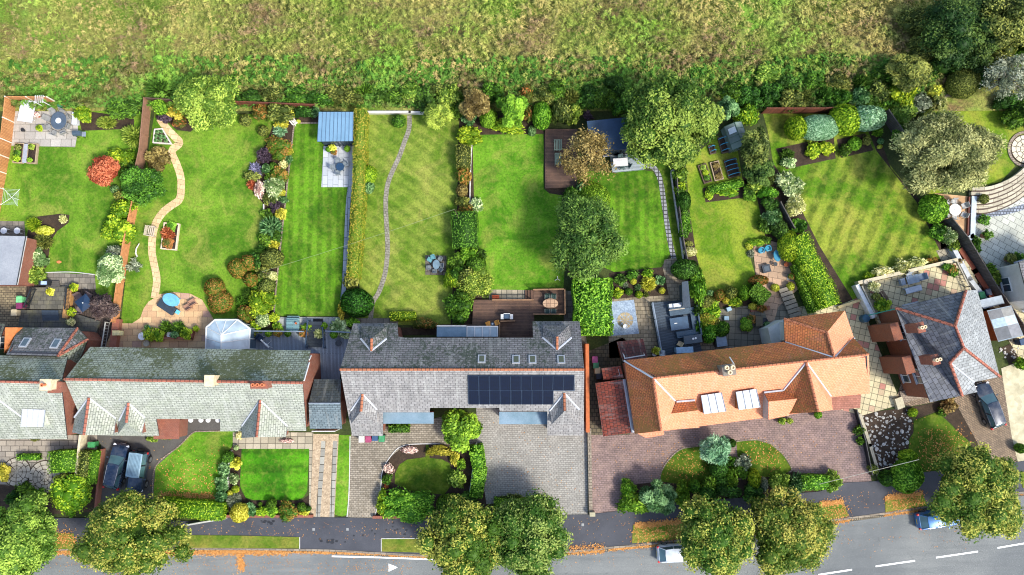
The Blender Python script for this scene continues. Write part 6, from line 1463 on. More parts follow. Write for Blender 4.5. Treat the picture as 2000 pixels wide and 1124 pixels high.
q = P(147, 232, .4); a = MB(); a.box((q.x, q.y, .3), (.55, 1.3, .55)); tag(obj('storage_chest', a, plain('d4d8dc', .5), bevel=.03), 'white storage box at the right edge of the light patio', 'storage box')
q = P(88, 200, 1); w = thing('arbour', (q.x, q.y, 0), 'white timber arbour frame behind the light patio', 'arbour'); a = MB()
for u in (-.45, .45):
    for v in (-.3, .3): a.box((u, v, 1), (.06, .06, 2))
for k in range(5): a.box((-.4+.2*k, 0, 2.02), (.04, .8, .05))
obj('frame', a, plain('dcdcd8'), w)
def potted(px, py, r, h, pm, pal, kind, label, z=.05, pr=None, ph=.6, group='potted plants'):
    q = P(px, py, z+h); t = thing('potted_plant', (q.x, q.y, z), label, 'potted plant', group); a = MB(); r0 = pr or r*.7
    a.lathe((0, 0, 0), [(r0*.7, 0), (r0, h), (r0*1.08, h), (r0*1.08, h+.04), (r0*.88, h+.04), (r0*.85, h-.03)], 14); obj('pot', a, pm, t)
    if pal:
        me = proto(KN[kind], 's', NS[0] % 2); NS[0] += 1
        if not me.materials: me.materials.append(fol(pal))
        o = bpy.data.objects.new('foliage', me); C.objects.link(o); o.parent = t; o.location = (0, 0, h-.05); o.scale = (r, r, ph); o.material_slots[0].link = 'OBJECT'; o.material_slots[0].material = fol(pal)
    return t
grn = plain('3c7c5c', .6); blk = plain('2c2e32', .6); whp = plain('dcdcd8', .5); tc = plain('b8643c', .8); blu = plain('3c6c94', .5); stn = plain('b4ac98', .8)
for px, py, r, h, pm, pal, kd, lab in (
    (117, 205, .4, .5, grn, None, 'l', 'empty dark green tub behind the big round table'), (126, 203, .32, .4, tc, 'OR', 'l', 'terracotta pot with a rusty plant behind the big round table'), (80, 208, .35, .4, stn, 'G', 'l', 'stone pot with green plant between the white table and arbour'),
    (86, 214, .25, .3, blk, 'OL', 'l', 'little dark pot right of the white table'), (73, 226, .3, .3, tc, 'PK', 'l', 'terracotta pot with pink flowers right of the white table'), (44, 254, .25, .3, blk, None, 'l', 'small empty black pot left on the light patio'), (79, 252, .35, .3, stn, 'YG', 'l', 'stone pot with yellow-green plant below the white table'),
    (650, 291, .38, .45, stn, 'YEL', 'l', 'yellow flowering tub at the left corner of the summer house'), (653, 299, .3, .3, tc, 'OR', 'l', 'small rusty pot below the yellow flowering tub'), (642, 293, .28, .4, blk, 'BG', 'b', 'green ball in a black pot left of the summer house doors'), (679, 292, .32, .4, blk, 'BG', 'b', 'green ball in a black pot right of the summer house doors'),
    (494, 653, .4, .3, plain('d8c4a0'), 'OL', 'b', 'round cream bowl at the left end of the grey deck'), (525, 652, .34, .3, blk, 'BG', 'b', 'green ball pot on the rear edge of the grey deck, the left one'), (543, 651, .42, .3, tc, 'FLO', 'l', 'tub of red and yellow flowers on the grey deck'), (563, 652, .34, .3, blk, 'G', 'b', 'green ball pot on the grey deck right of the flower tub'),
    (593, 652, .42, .3, tc, 'OR', 'l', 'orange leaved pot beside the black steps'), (624, 652, .6, .35, stn, 'CRM', 's', 'pale striped plant in a pot right of the black steps'), (653, 654, .4, .35, blk, 'BG', 'b', 'green ball pot on the grey deck nearest the purple slate house'), (674, 653, .5, .3, blk, 'VAR', 'l', 'pale leafed pot in the corner of the grey deck'),
    (661, 671, .42, .45, plain('3c4248', .5), None, 'l', 'round dark fire bowl on the grey deck'), (606, 637, .35, .4, blk, 'BG', 'b', 'small green ball at the top left of the black steps'), (634, 637, .35, .4, blk, 'BG', 'b', 'small green ball at the top right of the black steps'), (600, 644, .55, .3, blk, 'BG', 'l', 'bright leafy plant left of the black steps'), (663, 640, .8, .3, blk, 'VAR', 'l', 'white flowering hydrangea at the corner of the grey deck'),
    (536, 622, .5, .4, plain('d8d4c8'), 'YG', 'l', 'square looking white tub at the foot of the mixed border'),
    (288, 640, .34, .35, plain('2c9c90', .5), 'BLG', 's', 'turquoise pot on the sandstone patio'), (289, 648, .28, .3, blk, None, 'l', 'dark empty pot beside the turquoise one'), (315, 642, .28, .3, blk, None, 'l', 'dark empty pot left of the two grassy plants'), (326, 640, .8, .25, blk, 'G', 's', 'grassy green pot plant on the sandstone patio, the left of two'), (350, 641, .8, .25, blk, 'G', 's', 'grassy green pot plant on the sandstone patio, the right of two'),
    (302, 648, .36, .3, plain('8c8c8c'), 'OL', 'l', 'grey pot with olive plant in the brick planter'), (314, 651, .34, .3, whp, 'OL', 'l', 'white rimmed pot in the brick planter'), (294, 655, .65, .3, blk, 'YG', 'l', 'yellow-green plants at the left end of the brick planter'), (310, 656, .65, .3, blk, 'YG', 'l', 'yellow-green plants in the middle of the brick planter'),
    (331, 654, .38, .45, whp, None, 'l', 'large white rimmed dark pot in the brick planter, the left one'), (342, 655, .38, .45, whp, 'BLG', 'l', 'large white rimmed dark pot in the brick planter, the right one'), (356, 655, .34, .35, blu, None, 'l', 'blue pot in the brick planter'), (365, 653, .6, .3, blk, 'YG', 'l', 'yellow-green plants at the right end of the brick planter'), (384, 643, .3, .3, stn, 'YG', 'l', 'small green plant right of the brick planter'),
    (286, 671, .42, .3, stn, None, 'l', 'round stone bird bath below the brick planter'), (146, 563, .45, .4, plain('c08c74'), 'YG', 'l', 'pinkish pot with yellow-green plant above the dark square parasol'), (142, 611, .45, .4, plain('b48c5c'), 'YG', 'l', 'tan pot with trailing plant below the dark square parasol'), (100, 571, .4, .3, blk, 'YEL', 'l', 'lime plant on the stained raised yard'), (141, 630, .4, .3, blk, 'CRM', 'l', 'white flowered pot on the dark lower yard'),
    (1706, 562, .55, .4, stn, 'CRM', 'l', 'pale gold plant on the raised terrace'), (1709, 581, .4, .4, blk, 'OL', 'l', 'dark round pot at the left of the raised terrace'), (1723, 598, .75, .3, stn, 'YG', 'l', 'lime plant on the raised terrace beside the slate roof'), (1846, 523, .36, .35, grn, 'G', 'l', 'green pot in the terrace corner cluster'), (1854, 524, .36, .35, blk, 'G', 'l', 'dark pot in the terrace corner cluster'),
    (1862, 522, .36, .4, tc, None, 'l', 'square terracotta pot in the terrace corner cluster'), (1858, 530, .4, .35, tc, 'FLO', 'l', 'red flowered terracotta pot in the terrace corner cluster'), (1865, 530, .3, .3, blk, 'G', 'l', 'small dark pot at the edge of the terrace corner cluster'), (1860, 536, .35, .35, grn, 'G', 'l', 'lowest green pot in the terrace corner cluster'),
    (1873, 511, .3, .5, stn, 'BR', 'l', 'small urn at the top right corner of the raised terrace'), (1691, 551, .3, .5, stn, None, 'l', 'small urn at the top left corner of the raised terrace'), (1926, 459, .55, .6, plain('a4684c'), 'G', 't', 'large round terracotta pot with an olive tree on the white patio'), (1920, 431, .55, .4, blk, 'G', 'l', 'green plant pot beside the pale blue-white wall'), (1971, 506, .5, .5, plain('a87058'), 'OL', 'l', 'terracotta pot by the white house corner'),
    (1985, 508, .7, .3, blk, 'G', 'l', 'leafy plant beside the white house corner'), (1919, 390, .5, .5, stn, 'OL', 'b', 'clipped ball pot at the foot of the curved steps'), (1906, 545, .25, .3, blk, None, 'l', 'small black pot on the wall beside the terrace steps, the upper one'), (1915, 558, .3, .35, blk, None, 'l', 'small black pot on the wall beside the terrace steps, the lower one'),
    (1221, 638, .3, .6, plain('c8ccd0', .4), None, 'l', 'white urn on the round stone in the blue gravel'), (1278, 692, .3, .3, whp, None, 'l', 'white ball-like pot behind the orange roof'), (1281, 686, .4, .3, blk, 'YEL', 'l', 'yellow flowered pot behind the orange roof'), (1596, 810, .4, .4, stn, 'BG', 'b', 'round pot at the front wall of the orange tiled house'), (1526, 823, .35, .3, blk, 'LG', 'l', 'green pot plant at the front wall of the orange tiled house, left one'), (1541, 823, .3, .3, blk, 'LG', 'l', 'green pot plant at the front wall of the orange tiled house, right one'),
    (1493, 628, .5, .45, blk, None, 'l', 'large dark pot beside the white annex wall'), (1466, 624, .45, .3, tc, 'OR', 'l', 'long terracotta trough plant on the weathered flags'), (1497, 635, .3, .3, grn, 'BLG', 'l', 'small green pot by the white annex wall'), (1536, 517, .3, .4, tc, None, 'l', 'terracotta pot right of the blue oval table'), (1545, 541, .32, .4, tc, 'FLO', 'l', 'red pot at the right edge of the sandstone patio'),
    (1886, 715 - 100, .3, .3, tc, None, 'l', 'pinkish pot at the top corner of the slate roof')):
    if lab.startswith('pinkish pot at'): px, py = 1890, 572
    zz = .34 if 487 < px < 690 and 645 < py < 690 else (.47 if 1684 < px < 1868 and 515 < py < 620 else .06)
    potted(px, py, r, h, pm, pal, kd, lab, zz, ph=.35+r*.5)
# raised planters
def planter(px, py, sx, sy, rz, label, m, h=.35, fill=None, group='raised planters', z=.03, plants=(), soilm=None, name='raised_planter', hoops=0):
    q = P(px, py, h); sx *= mpp(px, py, h); sy *= mpp(px, py, h); t = thing(name, (q.x, q.y, z), label, 'raised bed', group, rz); a = MB(); w_ = .13 if sx > 1.4 else .09
    a.box((0, sy/2-w_/2, h/2), (sx, w_, h)); a.box((0, -sy/2+w_/2, h/2), (sx, w_, h)); a.box((sx/2-w_/2, 0, h/2-.0015), (w_, sy-2*w_, h-.003)); a.box((-sx/2+w_/2, 0, h/2-.0015), (w_, sy-2*w_, h-.003)); obj('frame', a, m, t)
    a = MB(); a.box((0, 0, h/2-.04), (sx-2*w_, sy-2*w_, h-.08)); obj('soil', a, soilm or soil, t)
    for (u, v, r, hh, kd, pal) in plants:
        me = proto(KN[kd], 's', NS[0] % 2); NS[0] += 1
        if not me.materials: me.materials.append(fol(pal))
        o = bpy.data.objects.new('crop', me); C.objects.link(o); o.parent = t; o.location = (u*sx/2, v*sy/2, h-.1); o.scale = (r, r*1.05, hh); o.material_slots[0].link = 'OBJECT'; o.material_slots[0].material = fol(pal)
    for k in range(hoops):
        y = -sy/2+.25+(sy-.5)*k/max(1, hoops-1); a = MB(); a.tube([(-sx/2*cos(R(18*j)), y, h+.62*sin(R(18*j))) for j in range(11)], .032, 6); obj('hoop', a, plain('38a0c8', .4), t)
    return t
sl_ = plain('a89478', .85); sldk = plain('5c4c40', .85)
planter(36, 299, 19, 40, R(-3), 'wooden raised planter with green leaves left of the grey plank', sl_, plants=[(0, .5, .3, .5, 'l', 'OL'), (-.1, -.1, .36, .5, 'l', 'G'), (-.1, -.6, .36, .5, 'l', 'YG')])
planter(62, 300, 19, 40, R(-3), 'wooden raised planter with bare soil right of the grey plank', sl_, plants=[(0, .6, .3, .5, 'l', 'LG'), (-.1, -.7, .25, .4, 'l', 'BG')])
a = MB(); q = P(49, 300, .5); a.box((q.x, q.y, .5), (.42, 2.0, .04), R(-3)); a.box((q.x+.05, q.y+.8, .24), (.36, .08, .48), R(-3)); a.box((q.x-.03, q.y-.8, .24), (.36, .08, .48), R(-3)); tag(obj('bench', a, plain('9ca0a8', .6)), 'grey plank bench between the two wooden raised planters', 'bench', 'benches')
planter(332, 462, 31, 53, R(-5), 'cream stone edged planter with a red leaved plant on the second lawn', plain('d4c0a4', .8), .3, plants=[(0, .72, .5, .3, 'l', 'BG'), (-.35, .2, .75, .8, 's', 'RD'), (-.1, -.55, .55, .4, 'l', 'OR'), (.2, .1, .5, .5, 's', 'RD')])
planter(1377, 339, 17, 38, R(18), 'timber vegetable bed with green plants, leftmost below the big tree', sldk, .25, plants=[(0, .6, .3, .3, 'l', 'LG'), (.1, 0, .3, .3, 'l', 'YG'), (0, -.5, .3, .3, 'l', 'G')])
planter(1400, 334, 18, 38, R(14), 'timber vegetable bed of dry stalks, between the green bed and the hooped one', sl_, .25, plants=[(0, .5, .4, .3, 't', 'BR'), (0, -.5, .4, .3, 't', 'BR')])
planter(1430, 328, 24, 37, R(14), 'vegetable bed with four blue hoops, nearest the low bright hedge', sldk, .25, hoops=4)
planter(1417, 282, 23, 33, R(14), 'vegetable bed with three blue hoops left of the greenhouse', sldk, .25, hoops=3)
planter(1391, 292, 12, 18, R(14), 'vegetable bed with a blue hoop half under the big tree', sldk, .25, hoops=2)
planter(1457, 634, 20, 25, R(-5), 'square planter of dense bright green box on the weathered flags', plain('6c6458'), .3, plants=[(-.4, .4, .42, .5, 'b', 'BG'), (.4, .4, .42, .5, 'b', 'BG'), (-.4, -.4, .42, .5, 'b', 'BG'), (.4, -.4, .42, .5, 'b', 'BG'), (0, 0, .5, .52, 'b', 'BG')])
# triangle planter
q = [P(x, y, .3) for x, y in ((302, 253), (317, 252), (334, 281), (299, 279))]; c = sum(q, Vector())/4; t = thing('raised_planter', (c.x, c.y, .02), 'triangular white edged planter of small green crops beside the top of the sandstone path', 'raised bed', 'raised planters'); a = MB()
for i in range(4):
    u, v = q[i]-c, q[(i+1) % 4]-c; d = v-u; a.box(((u.x+v.x)/2, (u.y+v.y)/2, .15+.001*i), (d.length+.05, .12, .3), math.atan2(d.y, d.x))
obj('frame', a, plain('d4ccc0'), t); a = MB(); a.prism([((p.x-c.x)*.95, (p.y-c.y)*.95) for p in q], 0, .2); obj('soil', a, soild, t)
for u, v in ((-.35, .45), (.1, .5), (-.5, 0), (0, 0), (.4, -.1), (-.5, -.45), (0, -.45), (.6, -.5)):
    me = proto('loose', 's', 0); o = bpy.data.objects.new('crop', me); C.objects.link(o); o.parent = t; o.location = (u, v, .15); o.scale = (.2, .2, .25); o.material_slots[0].link = 'OBJECT'; o.material_slots[0].material = fol('BLG')
# rotary airer
q = P(23, 386, 1.2); t = thing('rotary_airer', (q.x, q.y, 0), 'white square rotary clothes airer on the left lawn', 'clothes airer', rz=R(-4)); a = MB(); a.tube([(0, 0, 0), (0, 0, 1.5)], .025, 6); obj('pole', a, white, t)
for k in range(4): a = MB(); a.tube([(0, 0, 1.2), (1.25*cos(R(45+90*k)), 1.25*sin(R(45+90*k)), 1.45)], .022, 5); obj('arm', a, white, t)
a = MB()
for s in (.3, .45, .6, .75, .9):
    c4 = [(1.25*s*cos(R(45+90*k)), 1.25*s*sin(R(45+90*k)), 1.2+.25*s) for k in range(4)]
    for k in range(4): a.tube([c4[k], c4[(k+1) % 4]], .008, 4)
obj('washing_line', a, plain('c8dcd0'), t)
for i, (x, y) in enumerate(((7, 451), (33, 451))): table(x, y, .33, .33, 'small round white table beside the flat grey outbuilding, the %s one' % ('left', 'right')[i], plain('e8e8e8', .4), h=.55, group='small white tables')
def bench(px, py, rz, label, m, w_=1.4, d_=.55, z=.03, arms=True, n='garden_bench'):
    q = P(px, py, z+.5); t = thing(n, (q.x, q.y, z), label, 'bench', 'benches', rz)
    a = MB()
    for k in range(4): a.box((-d_/2+.08+k*(d_-.1)/3.4, 0, .43), (.1, w_, .035))
    obj('seat', a, m, t); a = MB()
    for k in range(4): a.box((-d_/2-.04-.03*k, 0, .52+.11*k), (.03, w_, .08))
    obj('backrest', a, m, t)
    for sx in (-1, 1):
        for sy in (-1, 1): a = MB(); a.box((sx*(d_/2-.05), sy*(w_/2-.05), .21), (.07, .07, .42)); obj('leg', a, m, t)
    if arms:
        for sy in (-1, 1): a = MB(); a.box((0, sy*(w_/2-.03), .66), (d_, .07, .04)); a.box((d_/2-.05, sy*(w_/2-.03), .53), (.06, .06, .24)); obj('armrest', a, m, t)
    return t
bench(295, 452, R(-8), 'pale wooden bench beside the bend of the sandstone path', plain('c0b4a0', .8), 1.05, .75)
gm_ = plain('8c9880', .85)
bench(1088, 284, R(180), 'moss-grey wooden bench on the dark deck, the upper one', gm_, 1.1, .65, .35); bench(1088, 311, R(180), 'moss-grey narrow wooden bench on the dark deck, the lower one', gm_, 1.2, .5, .35)
bench(573, 236, R(40), 'white garden seat at the head of the mixed border', plain('e0dcd0'), .9, .45)
# blue tables
table(334, 586, .92, .62, 'pale blue oval table on the sandstone patio', plain('6cb0d8', .4), R(-22))
a = MB(); q = P(325, 600, .4); a.box((q.x, q.y, .25), (1.9, .85, .42), R(-33)); tag(obj('sun_lounger', a, plain('303c48', .6), bevel=.04), 'dark covered lounger beside the pale blue oval table', 'sun lounger')
a = MB(); q = P(347, 610, .5); a.box((q.x, q.y, .5), (.45, .4, .1), R(-30)); tag(obj('cushion', a, plain('6cc0e0', .6), bevel=.03), 'pale blue square cushion at the end of the dark lounger', 'cushion')
tk = plain('a47c64', .7); chair(366, 600, R(120), 'brown wooden garden chair on the sandstone patio, the one nearer the blue table', cg, tk, w_=.62); chair(375, 591, R(120), 'brown wooden garden chair on the sandstone patio, the farther one', cg, tk, w_=.62)
q = P(231, 651, .7); a = MB(); a.box((q.x, q.y, .95), (.75, .5, .5)); a.box((q.x+.45, q.y-.02, .9), (.3, .45, .3)); tag(obj('cream_box', a, plain('d8c890', .7), bevel=.02), 'cream box standing on the broad red brick patio wall', 'box')
table(277, 657, .4, .4, 'white half-round table at the left end of the brick planter', plain('ececec', .4), h=.7)
# dark square parasol and chairs
q = P(162, 592, 2.0); t = thing('parasol', (q.x, q.y, 0), 'dark blue square parasol in the dark yard', 'parasol', rz=R(38)); a = MB(); a.tube([(0, 0, 0), (0, 0, 2.1)], .03, 6); obj('pole', a, steelc, t); a = MB(); s = .68
for k in range(4): c1, c2 = [(s*1.414*cos(R(45+90*j)), s*1.414*sin(R(45+90*j)), 1.8) for j in (k, k+1)]; a.face([c1, c2, (0, 0, 2.05)])
obj('canopy', a, plain('16304c', .6), t); a = MB(); a.lathe((0, 0, 2.03), [(.07, 0), (.05, .08), (.01, .1)], 8); obj('finial', a, whp, t)
dkc = plain('6c5c5c', .7)
for x, y, a_, l in ((153, 580, 120, 'upper left of the dark square parasol'), (172, 578, 60, 'upper right of the dark square parasol'), (154, 606, -100, 'below the dark square parasol'), (178, 597, 0, 'right of the dark square parasol')): chair(x, y, R(a_+180), 'grey-brown chair '+l, cg, dkc, w_=.62)
q = P(85, 553, .9); a = MB(); a.box((q.x, q.y, .45), (1.0, .55, .9)); t = thing('sink_unit', (q.x, q.y, .02), 'black outdoor unit with a pale glass lid behind the stained yard', 'cabinet'); b = MB(); b.box((0, 0, .45), (1.0, .5, .9)); obj('cabinet', b, black, t); b = MB(); b.box((.05, 0, .925), (.6, .34, .04)); obj('lid', b, plain('a8c0dc', .2), t)
# wheelie bins
def wbin(px, py, m, label, rz=0, lid=None):
    q = P(px, py, 1.0); t = thing('wheelie_bin', (q.x, q.y, .04), label, 'wheelie bin', 'wheelie bins', rz); a = MB(); a.box((0, 0, .48), (.46, .5, .9), 0, 1.18); obj('body', a, m, t)
    a = MB(); a.box((0, -.02, .98), (.6, .66, .08), 0, .9); a.tube([(-.25, .33, .96), (.25, .33, .96)], .03, 6); obj('lid', a, lid or m, t, bevel=.02)
    for s in (-1, 1): a = MB(); a.tube([(s*.2, .24, .1), (s*.27, .24, .1)], .1, 10); obj('wheel', a, black, t)
wbin(706, 858, plain('d8d4cc'), 'cream wheelie bin in front of the purple slate house'); wbin(719, 858, plain('a04468'), 'magenta wheelie bin in front of the purple slate house'); wbin(732, 855, plain('345478'), 'blue wheelie bin in front of the purple slate house'); wbin(745, 857, plain('3c8c5c'), 'green wheelie bin in front of the purple slate house')
wbin(1162, 703, plain('9c4878'), 'magenta bin in the passage beside the orange house'); wbin(1164, 714, plain('3c8058'), 'green bin in the passage beside the orange house'); wbin(1167, 724, plain('c4b088'), 'beige bin in the passage beside the orange house'); wbin(1170, 735, plain('2c3440'), 'black bin in the passage beside the orange house')
wbin(37, 585, plain('74c484'), 'pale green bin in the brick yard at the far left'); wbin(37, 597, plain('7c3058'), 'dark magenta bin in the brick yard at the far left'); wbin(27, 611, plain('c8b894'), 'cream bin in the brick yard at the far left'); wbin(178, 869, plain('3c8c50'), 'green bin at the top of the tarmac drive', R(90))
wbin(1919, 577, plain('54a86c'), 'bright green bin above the small grey shed', R(12)); wbin(1931, 571, plain('28344c'), 'navy bin above the small grey shed', R(12)); wbin(1908, 583, plain('20583c'), 'dark green bin half hidden by the slate roof edge', R(12)); wbin(1997, 668, plain('1c3c5c'), 'dark blue bin below the patchwork shed', R(12))
# summer-house set
table(664, 326, .42, .42, 'round dark blue table on the pale porcelain patio', plain('24405c', .35))
for x, y, a_, l in ((660, 315, 100, 'above'), (675, 320, 30, 'right of'), (660, 337, -90, 'below'), (651, 327, 180, 'left of')): chair(x, y, R(a_+180), 'grey chair %s the round dark blue table' % l, cg, plain('7c868c', .6), w_=.46)
# olive lawn set
table(852, 517, .36, .5, 'small oval grey table on the paved square in the olive lawn', plain('68808c', .5))
for x, y, a_, c_, l in ((840, 508, 150, '5c9098', 'upper left, teal'), (846, 503, 110, '5c9098', 'top left, teal'), (860, 506, 60, '6c7478', 'upper right'), (838, 523, 190, '6c7478', 'lower left'), (863, 519, 0, '6c7478', 'right'), (861, 527, -45, '6c7478', 'lower right'), (849, 530, -90, '6c7478', 'bottom')): chair(x, y, R(a_+180), 'woven chair at the small oval grey table, '+l, cg, plain(c_, .6), w_=.38)
# lower deck
tile_top = brick('tiled_table', 'caa888', 'a88468', '5c4838', .42, .42, 0, .02, off=0, fine=.3); table(1075, 593, .78, .5, 'oval stone tiled dining table on the timber deck', tile_top, z=.5)
for x, y, a_, l in ((1069, 580, 90, 'upper left'), (1081, 580, 90, 'upper right'), (1069, 608, -90, 'lower left'), (1081, 608, -90, 'lower right')): chair(x, y, R(a_+180), 'dark green chair at the oval stone table, '+l, cg, plain('1c3834', .6), z=.5, w_=.46, fm=plain('8c948c'))
q = P(990, 619, 1.4); b = thing('gas_barbecue', (q.x, q.y, .5), 'white gas barbecue with dark lid on the timber deck', 'barbecue', 'barbecues'); a = MB(); a.box((0, 0, .45), (.6, .5, .85)); obj('cabinet', a, black, b); a = MB(); a.box((0, .02, .95), (.62, .5, .2), 0, .85); obj('lid', a, plain('44586c', .3), b, bevel=.03); a = MB(); a.box((0, .3, .98), (.66, .06, .1)); obj('handle', a, whp, b)
for s in (-1, 1): a = MB(); a.box((s*.47, 0, .88), (.3, .5, .05)); obj('side_shelf', a, whp, b)
for x, y, r_, l in ((954, 633, 20, 'left'), (970, 631, 200, 'right')): chair(x, y, R(r_), 'orange shell chair on the timber deck, the %s one' % l, cg, plain('e8a040', .5), z=.5, w_=.42)
table(962, 633, .22, .22, 'tiny dark table between the two orange chairs', plain('384048', .3), z=.5, h=.5, hole=.1)
a = MB(); q = P(968, 580, .4); a.box((q.x, q.y, .3), (.75, .35, .5)); tag(obj('terracotta_trough', a, plain('a84824', .7), bevel=.04), 'rust red trough at the end of the mixed slabs', 'trough')
# grey deck bits
table(572, 634, .66, .66, 'slatted blue-green square picnic table on the silver slabs', brick('slats', '7ca4a8', '6c9498', '30484c', 3, .14, 0, .02), rnd_=False)
for s, y in (('back', 620.5), ('front', 647)): bench(572, y, R(90 if s == 'back' else -90), 'blue-green slatted bench on the %s side of the picnic table' % ('far' if s == 'back' else 'near'), plain('7ca0a4', .7), 1.2, .3, arms=False) if s == 'back' else None
potted(578, 632, .16, .2, tc, None, 'l', 'small clay bowl on the slatted picnic table', .78, group='potted plants')
chair(508, 661, R(-40), 'dark navy chair on the grey deck beside the telescope', cg, navy, z=.3, w_=.52); chair(492, 664, R(60), 'dark navy chair tight against the conservatory', cg, navy, z=.3, w_=.52)
q = P(520, 673, 1.3); t = thing('telescope', (q.x, q.y, .3), 'white telescope on a tripod on the grey deck', 'telescope', rz=R(-45)); a = MB(); a.tube([(-.65, 0, 1.35), (.45, 0, 1.15)], .08, 10); obj('tube', a, whp, t); a = MB(); a.box((.1, 0, 1.15), (.2, .22, .16)); obj('mount', a, plain('b8bcc4', .4), t)
for k in range(3): a = MB(); a.tube([(.1, 0, 1.1), (.1+.45*cos(R(120*k)), .45*sin(R(120*k)), 0)], .025, 5); obj('leg', a, whp, t)
# studio deck
table(1212, 317, .75, .42, 'bright white rectangular table on the pale grey deck', plain('c8c8c8', .3, var=.03), R(4), False, z=.3)
for x, y, a_, l in ((1226, 308, 40, 'upper right'), (1228, 323, -30, 'lower right'), (1216, 326, -90, 'bottom'), (1212, 308, 100, 'top')): chair(x, y, R(a_+180), 'grey-green chair at the bright white table, '+l, cg, plain('5c7070', .6), z=.3, w_=.46)
# corner sofa on the slate-grey deck
q = P(1332, 630, .6); t = thing('corner_sofa', (q.x, q.y, .35), 'blue-grey U-shaped outdoor sofa around a square table', 'sofa', rz=R(8)); cs = plain('405464', .7)
for nm, c_, d_ in (('seat', (-.1, 1.1, .22), (2.1, .62, .42)), ('seat', (1.25, 0, .22), (.62, 2.8, .42)), ('seat', (.1, -1.15, .22), (1.75, .55, .42)), ('backrest', (-.1, 1.5, .4), (2.1, .16, .8)), ('backrest', (1.66, 0, .4), (.16, 3.1, .8)), ('backrest', (.1, -1.5, .4), (1.8, .12, .6))): a = MB(); a.box(c_, d_); obj(nm, a, cs, t, bevel=.03)
table(1327, 632, .92, .62, 'low square blue-grey table inside the U-shaped sofa', plain('34506a', .5), R(8), False, z=.35, h=.5)
a = MB(); q = P(1320, 632, .9); a.box((q.x, q.y, .87), (.3, .09, .03), R(8)); tag(obj('tray', a, whp), 'tiny white tray on the low blue-grey table', 'tray')
a = MB(); q = P(1353, 663, 1.2); a.box((q.x, q.y, .85), (1.85, .85, .9), R(8)); t = tag(obj('bar_counter', a, plain('3c4c58', .5), bevel=.02), 'dark bar counter with two white plates on the slate-grey deck', 'counter')
for i, (x, y) in enumerate(((1354, 662), (1359, 661))): a = MB(); q = P(x, y, 1.35); a.lathe((q.x, q.y, 1.303), [(.06, 0), (.11, .02), (.1, .025)], 14); tag(obj('plate', a, whp), 'white plate on the dark bar counter, the %s one' % ('left', 'right')[i], 'plate', 'plates on the bar counter')
a = MB(); q = P(1337, 684, 1.6); a.box((q.x, q.y, 1.7), (1.7, .6, .06), R(3)); a.box((q.x-.75, q.y, .85), (.06, .5, 1.7), R(3)); a.box((q.x+.75, q.y, .85), (.06, .5, 1.7), R(3)); tag(obj('side_shelter', a, plain('94b4cc', .6)), 'pale blue flat topped shelter against the orange roof', 'shelter')
q = P(1322, 597, 1.3); b = thing('outdoor_kitchen', (q.x, q.y, .05), 'white outdoor grill unit at the top of the slate-grey deck', 'barbecue', 'barbecues', R(7)); a = MB(); a.box((0, 0, .5), (1.45, .5, .9)); obj('cabinet', a, plain('c8ccd0', .4), b); a = MB(); a.box((.05, .05, 1.03), (.8, .42, .16), 0, .9); obj('lid', a, plain('d8dce0', .3), b, bevel=.02); a = MB(); a.box((0, -.38, .93), (1.6, .1, .05)); obj('shelf', a, plain('b0a898', .6), b)
chair(1328, 672, R(150), 'cream folding chair at the bottom of the slate-grey deck', cg, plain('c8b08c'), z=.35, w_=.42); chair(1293, 690, R(90), 'white tub chair behind the orange roof', cg, plain('c8ccd0', .5), w_=.5)
a = MB(); q = P(1409, 667, .6); a.box((q.x, q.y, .35), (1.05, 1.05, .65), R(8)); t = thing('storage_chest', (q.x, q.y, .04), 'square grey-blue cushion box behind the orange roof', 'storage box', rz=R(8)); b = MB(); b.box((0, 0, .3), (1.0, 1.0, .6)); obj('body', b, plain('6c7884', .6), t); b = MB(); b.box((0, 0, .63), (1.06, 1.06, .06)); obj('lid', b, plain('8494a4', .6), t, bevel=.02)
for i, (x, y, a_) in enumerate(((1424, 604, 20), (1419, 622, 0))): b = MB(); q = P(x, y, .4); b.box((q.x, q.y, .25), (.5, .42, .42), R(a_)); tag(obj('stool', b, plain('94b0c0', .6), bevel=.04), 'pale blue stool at the left of the weathered flags, the %s one' % ('upper', 'lower')[i], 'stool', 'pale blue stools')
table(1483, 628, .35, .5, 'mossy table behind the white annex', plain('5c5038'), rnd_=False)
# sandstone patio set
tq = plain('2c8ca8', .45)
for i, (x, y) in enumerate(((1487, 490), (1500, 486))):
    q = P(x, y, .5); t = thing('tub_chair', (q.x, q.y, .05), 'round turquoise tub chair, the %s of the two' % ('left', 'right')[i], 'chair', cg, R(-90)); a = MB(); a.lathe((0, 0, 0), [(.24, 0), (.28, .36), (.2, .38)], 16); obj('seat', a, tq, t)
    a = MB(); a.tube([(.31*cos(R(d)), .31*sin(R(d)), .52+.14*cos(R(d))**2) for d in range(40, 330, 24)], .05, 8); obj('backrest', a, tq, t)
table(1518, 500, .36, .6, 'turquoise oval table on the sandstone patio with the tub chairs', plain('2c7c98', .4), R(8)); 
a = MB(); q = P(1497, 525, .4); t = thing('fire_pit', (q.x, q.y, .05), 'square black fire pit on the sandstone patio', 'fire pit', rz=R(14)); a = MB(); a.box((0, 0, .2), (.75, .75, .38), 0, 1.1); obj('bowl', a, plain('2c343c', .5), t); a = MB(); a.box((0, 0, .4), (.5, .5, .03)); obj('grate', a, plain('48545c', .4), t)
table(1515, 516, .2, .2, 'small round dark side table below the turquoise oval table', plain('30383c', .5), h=.45)
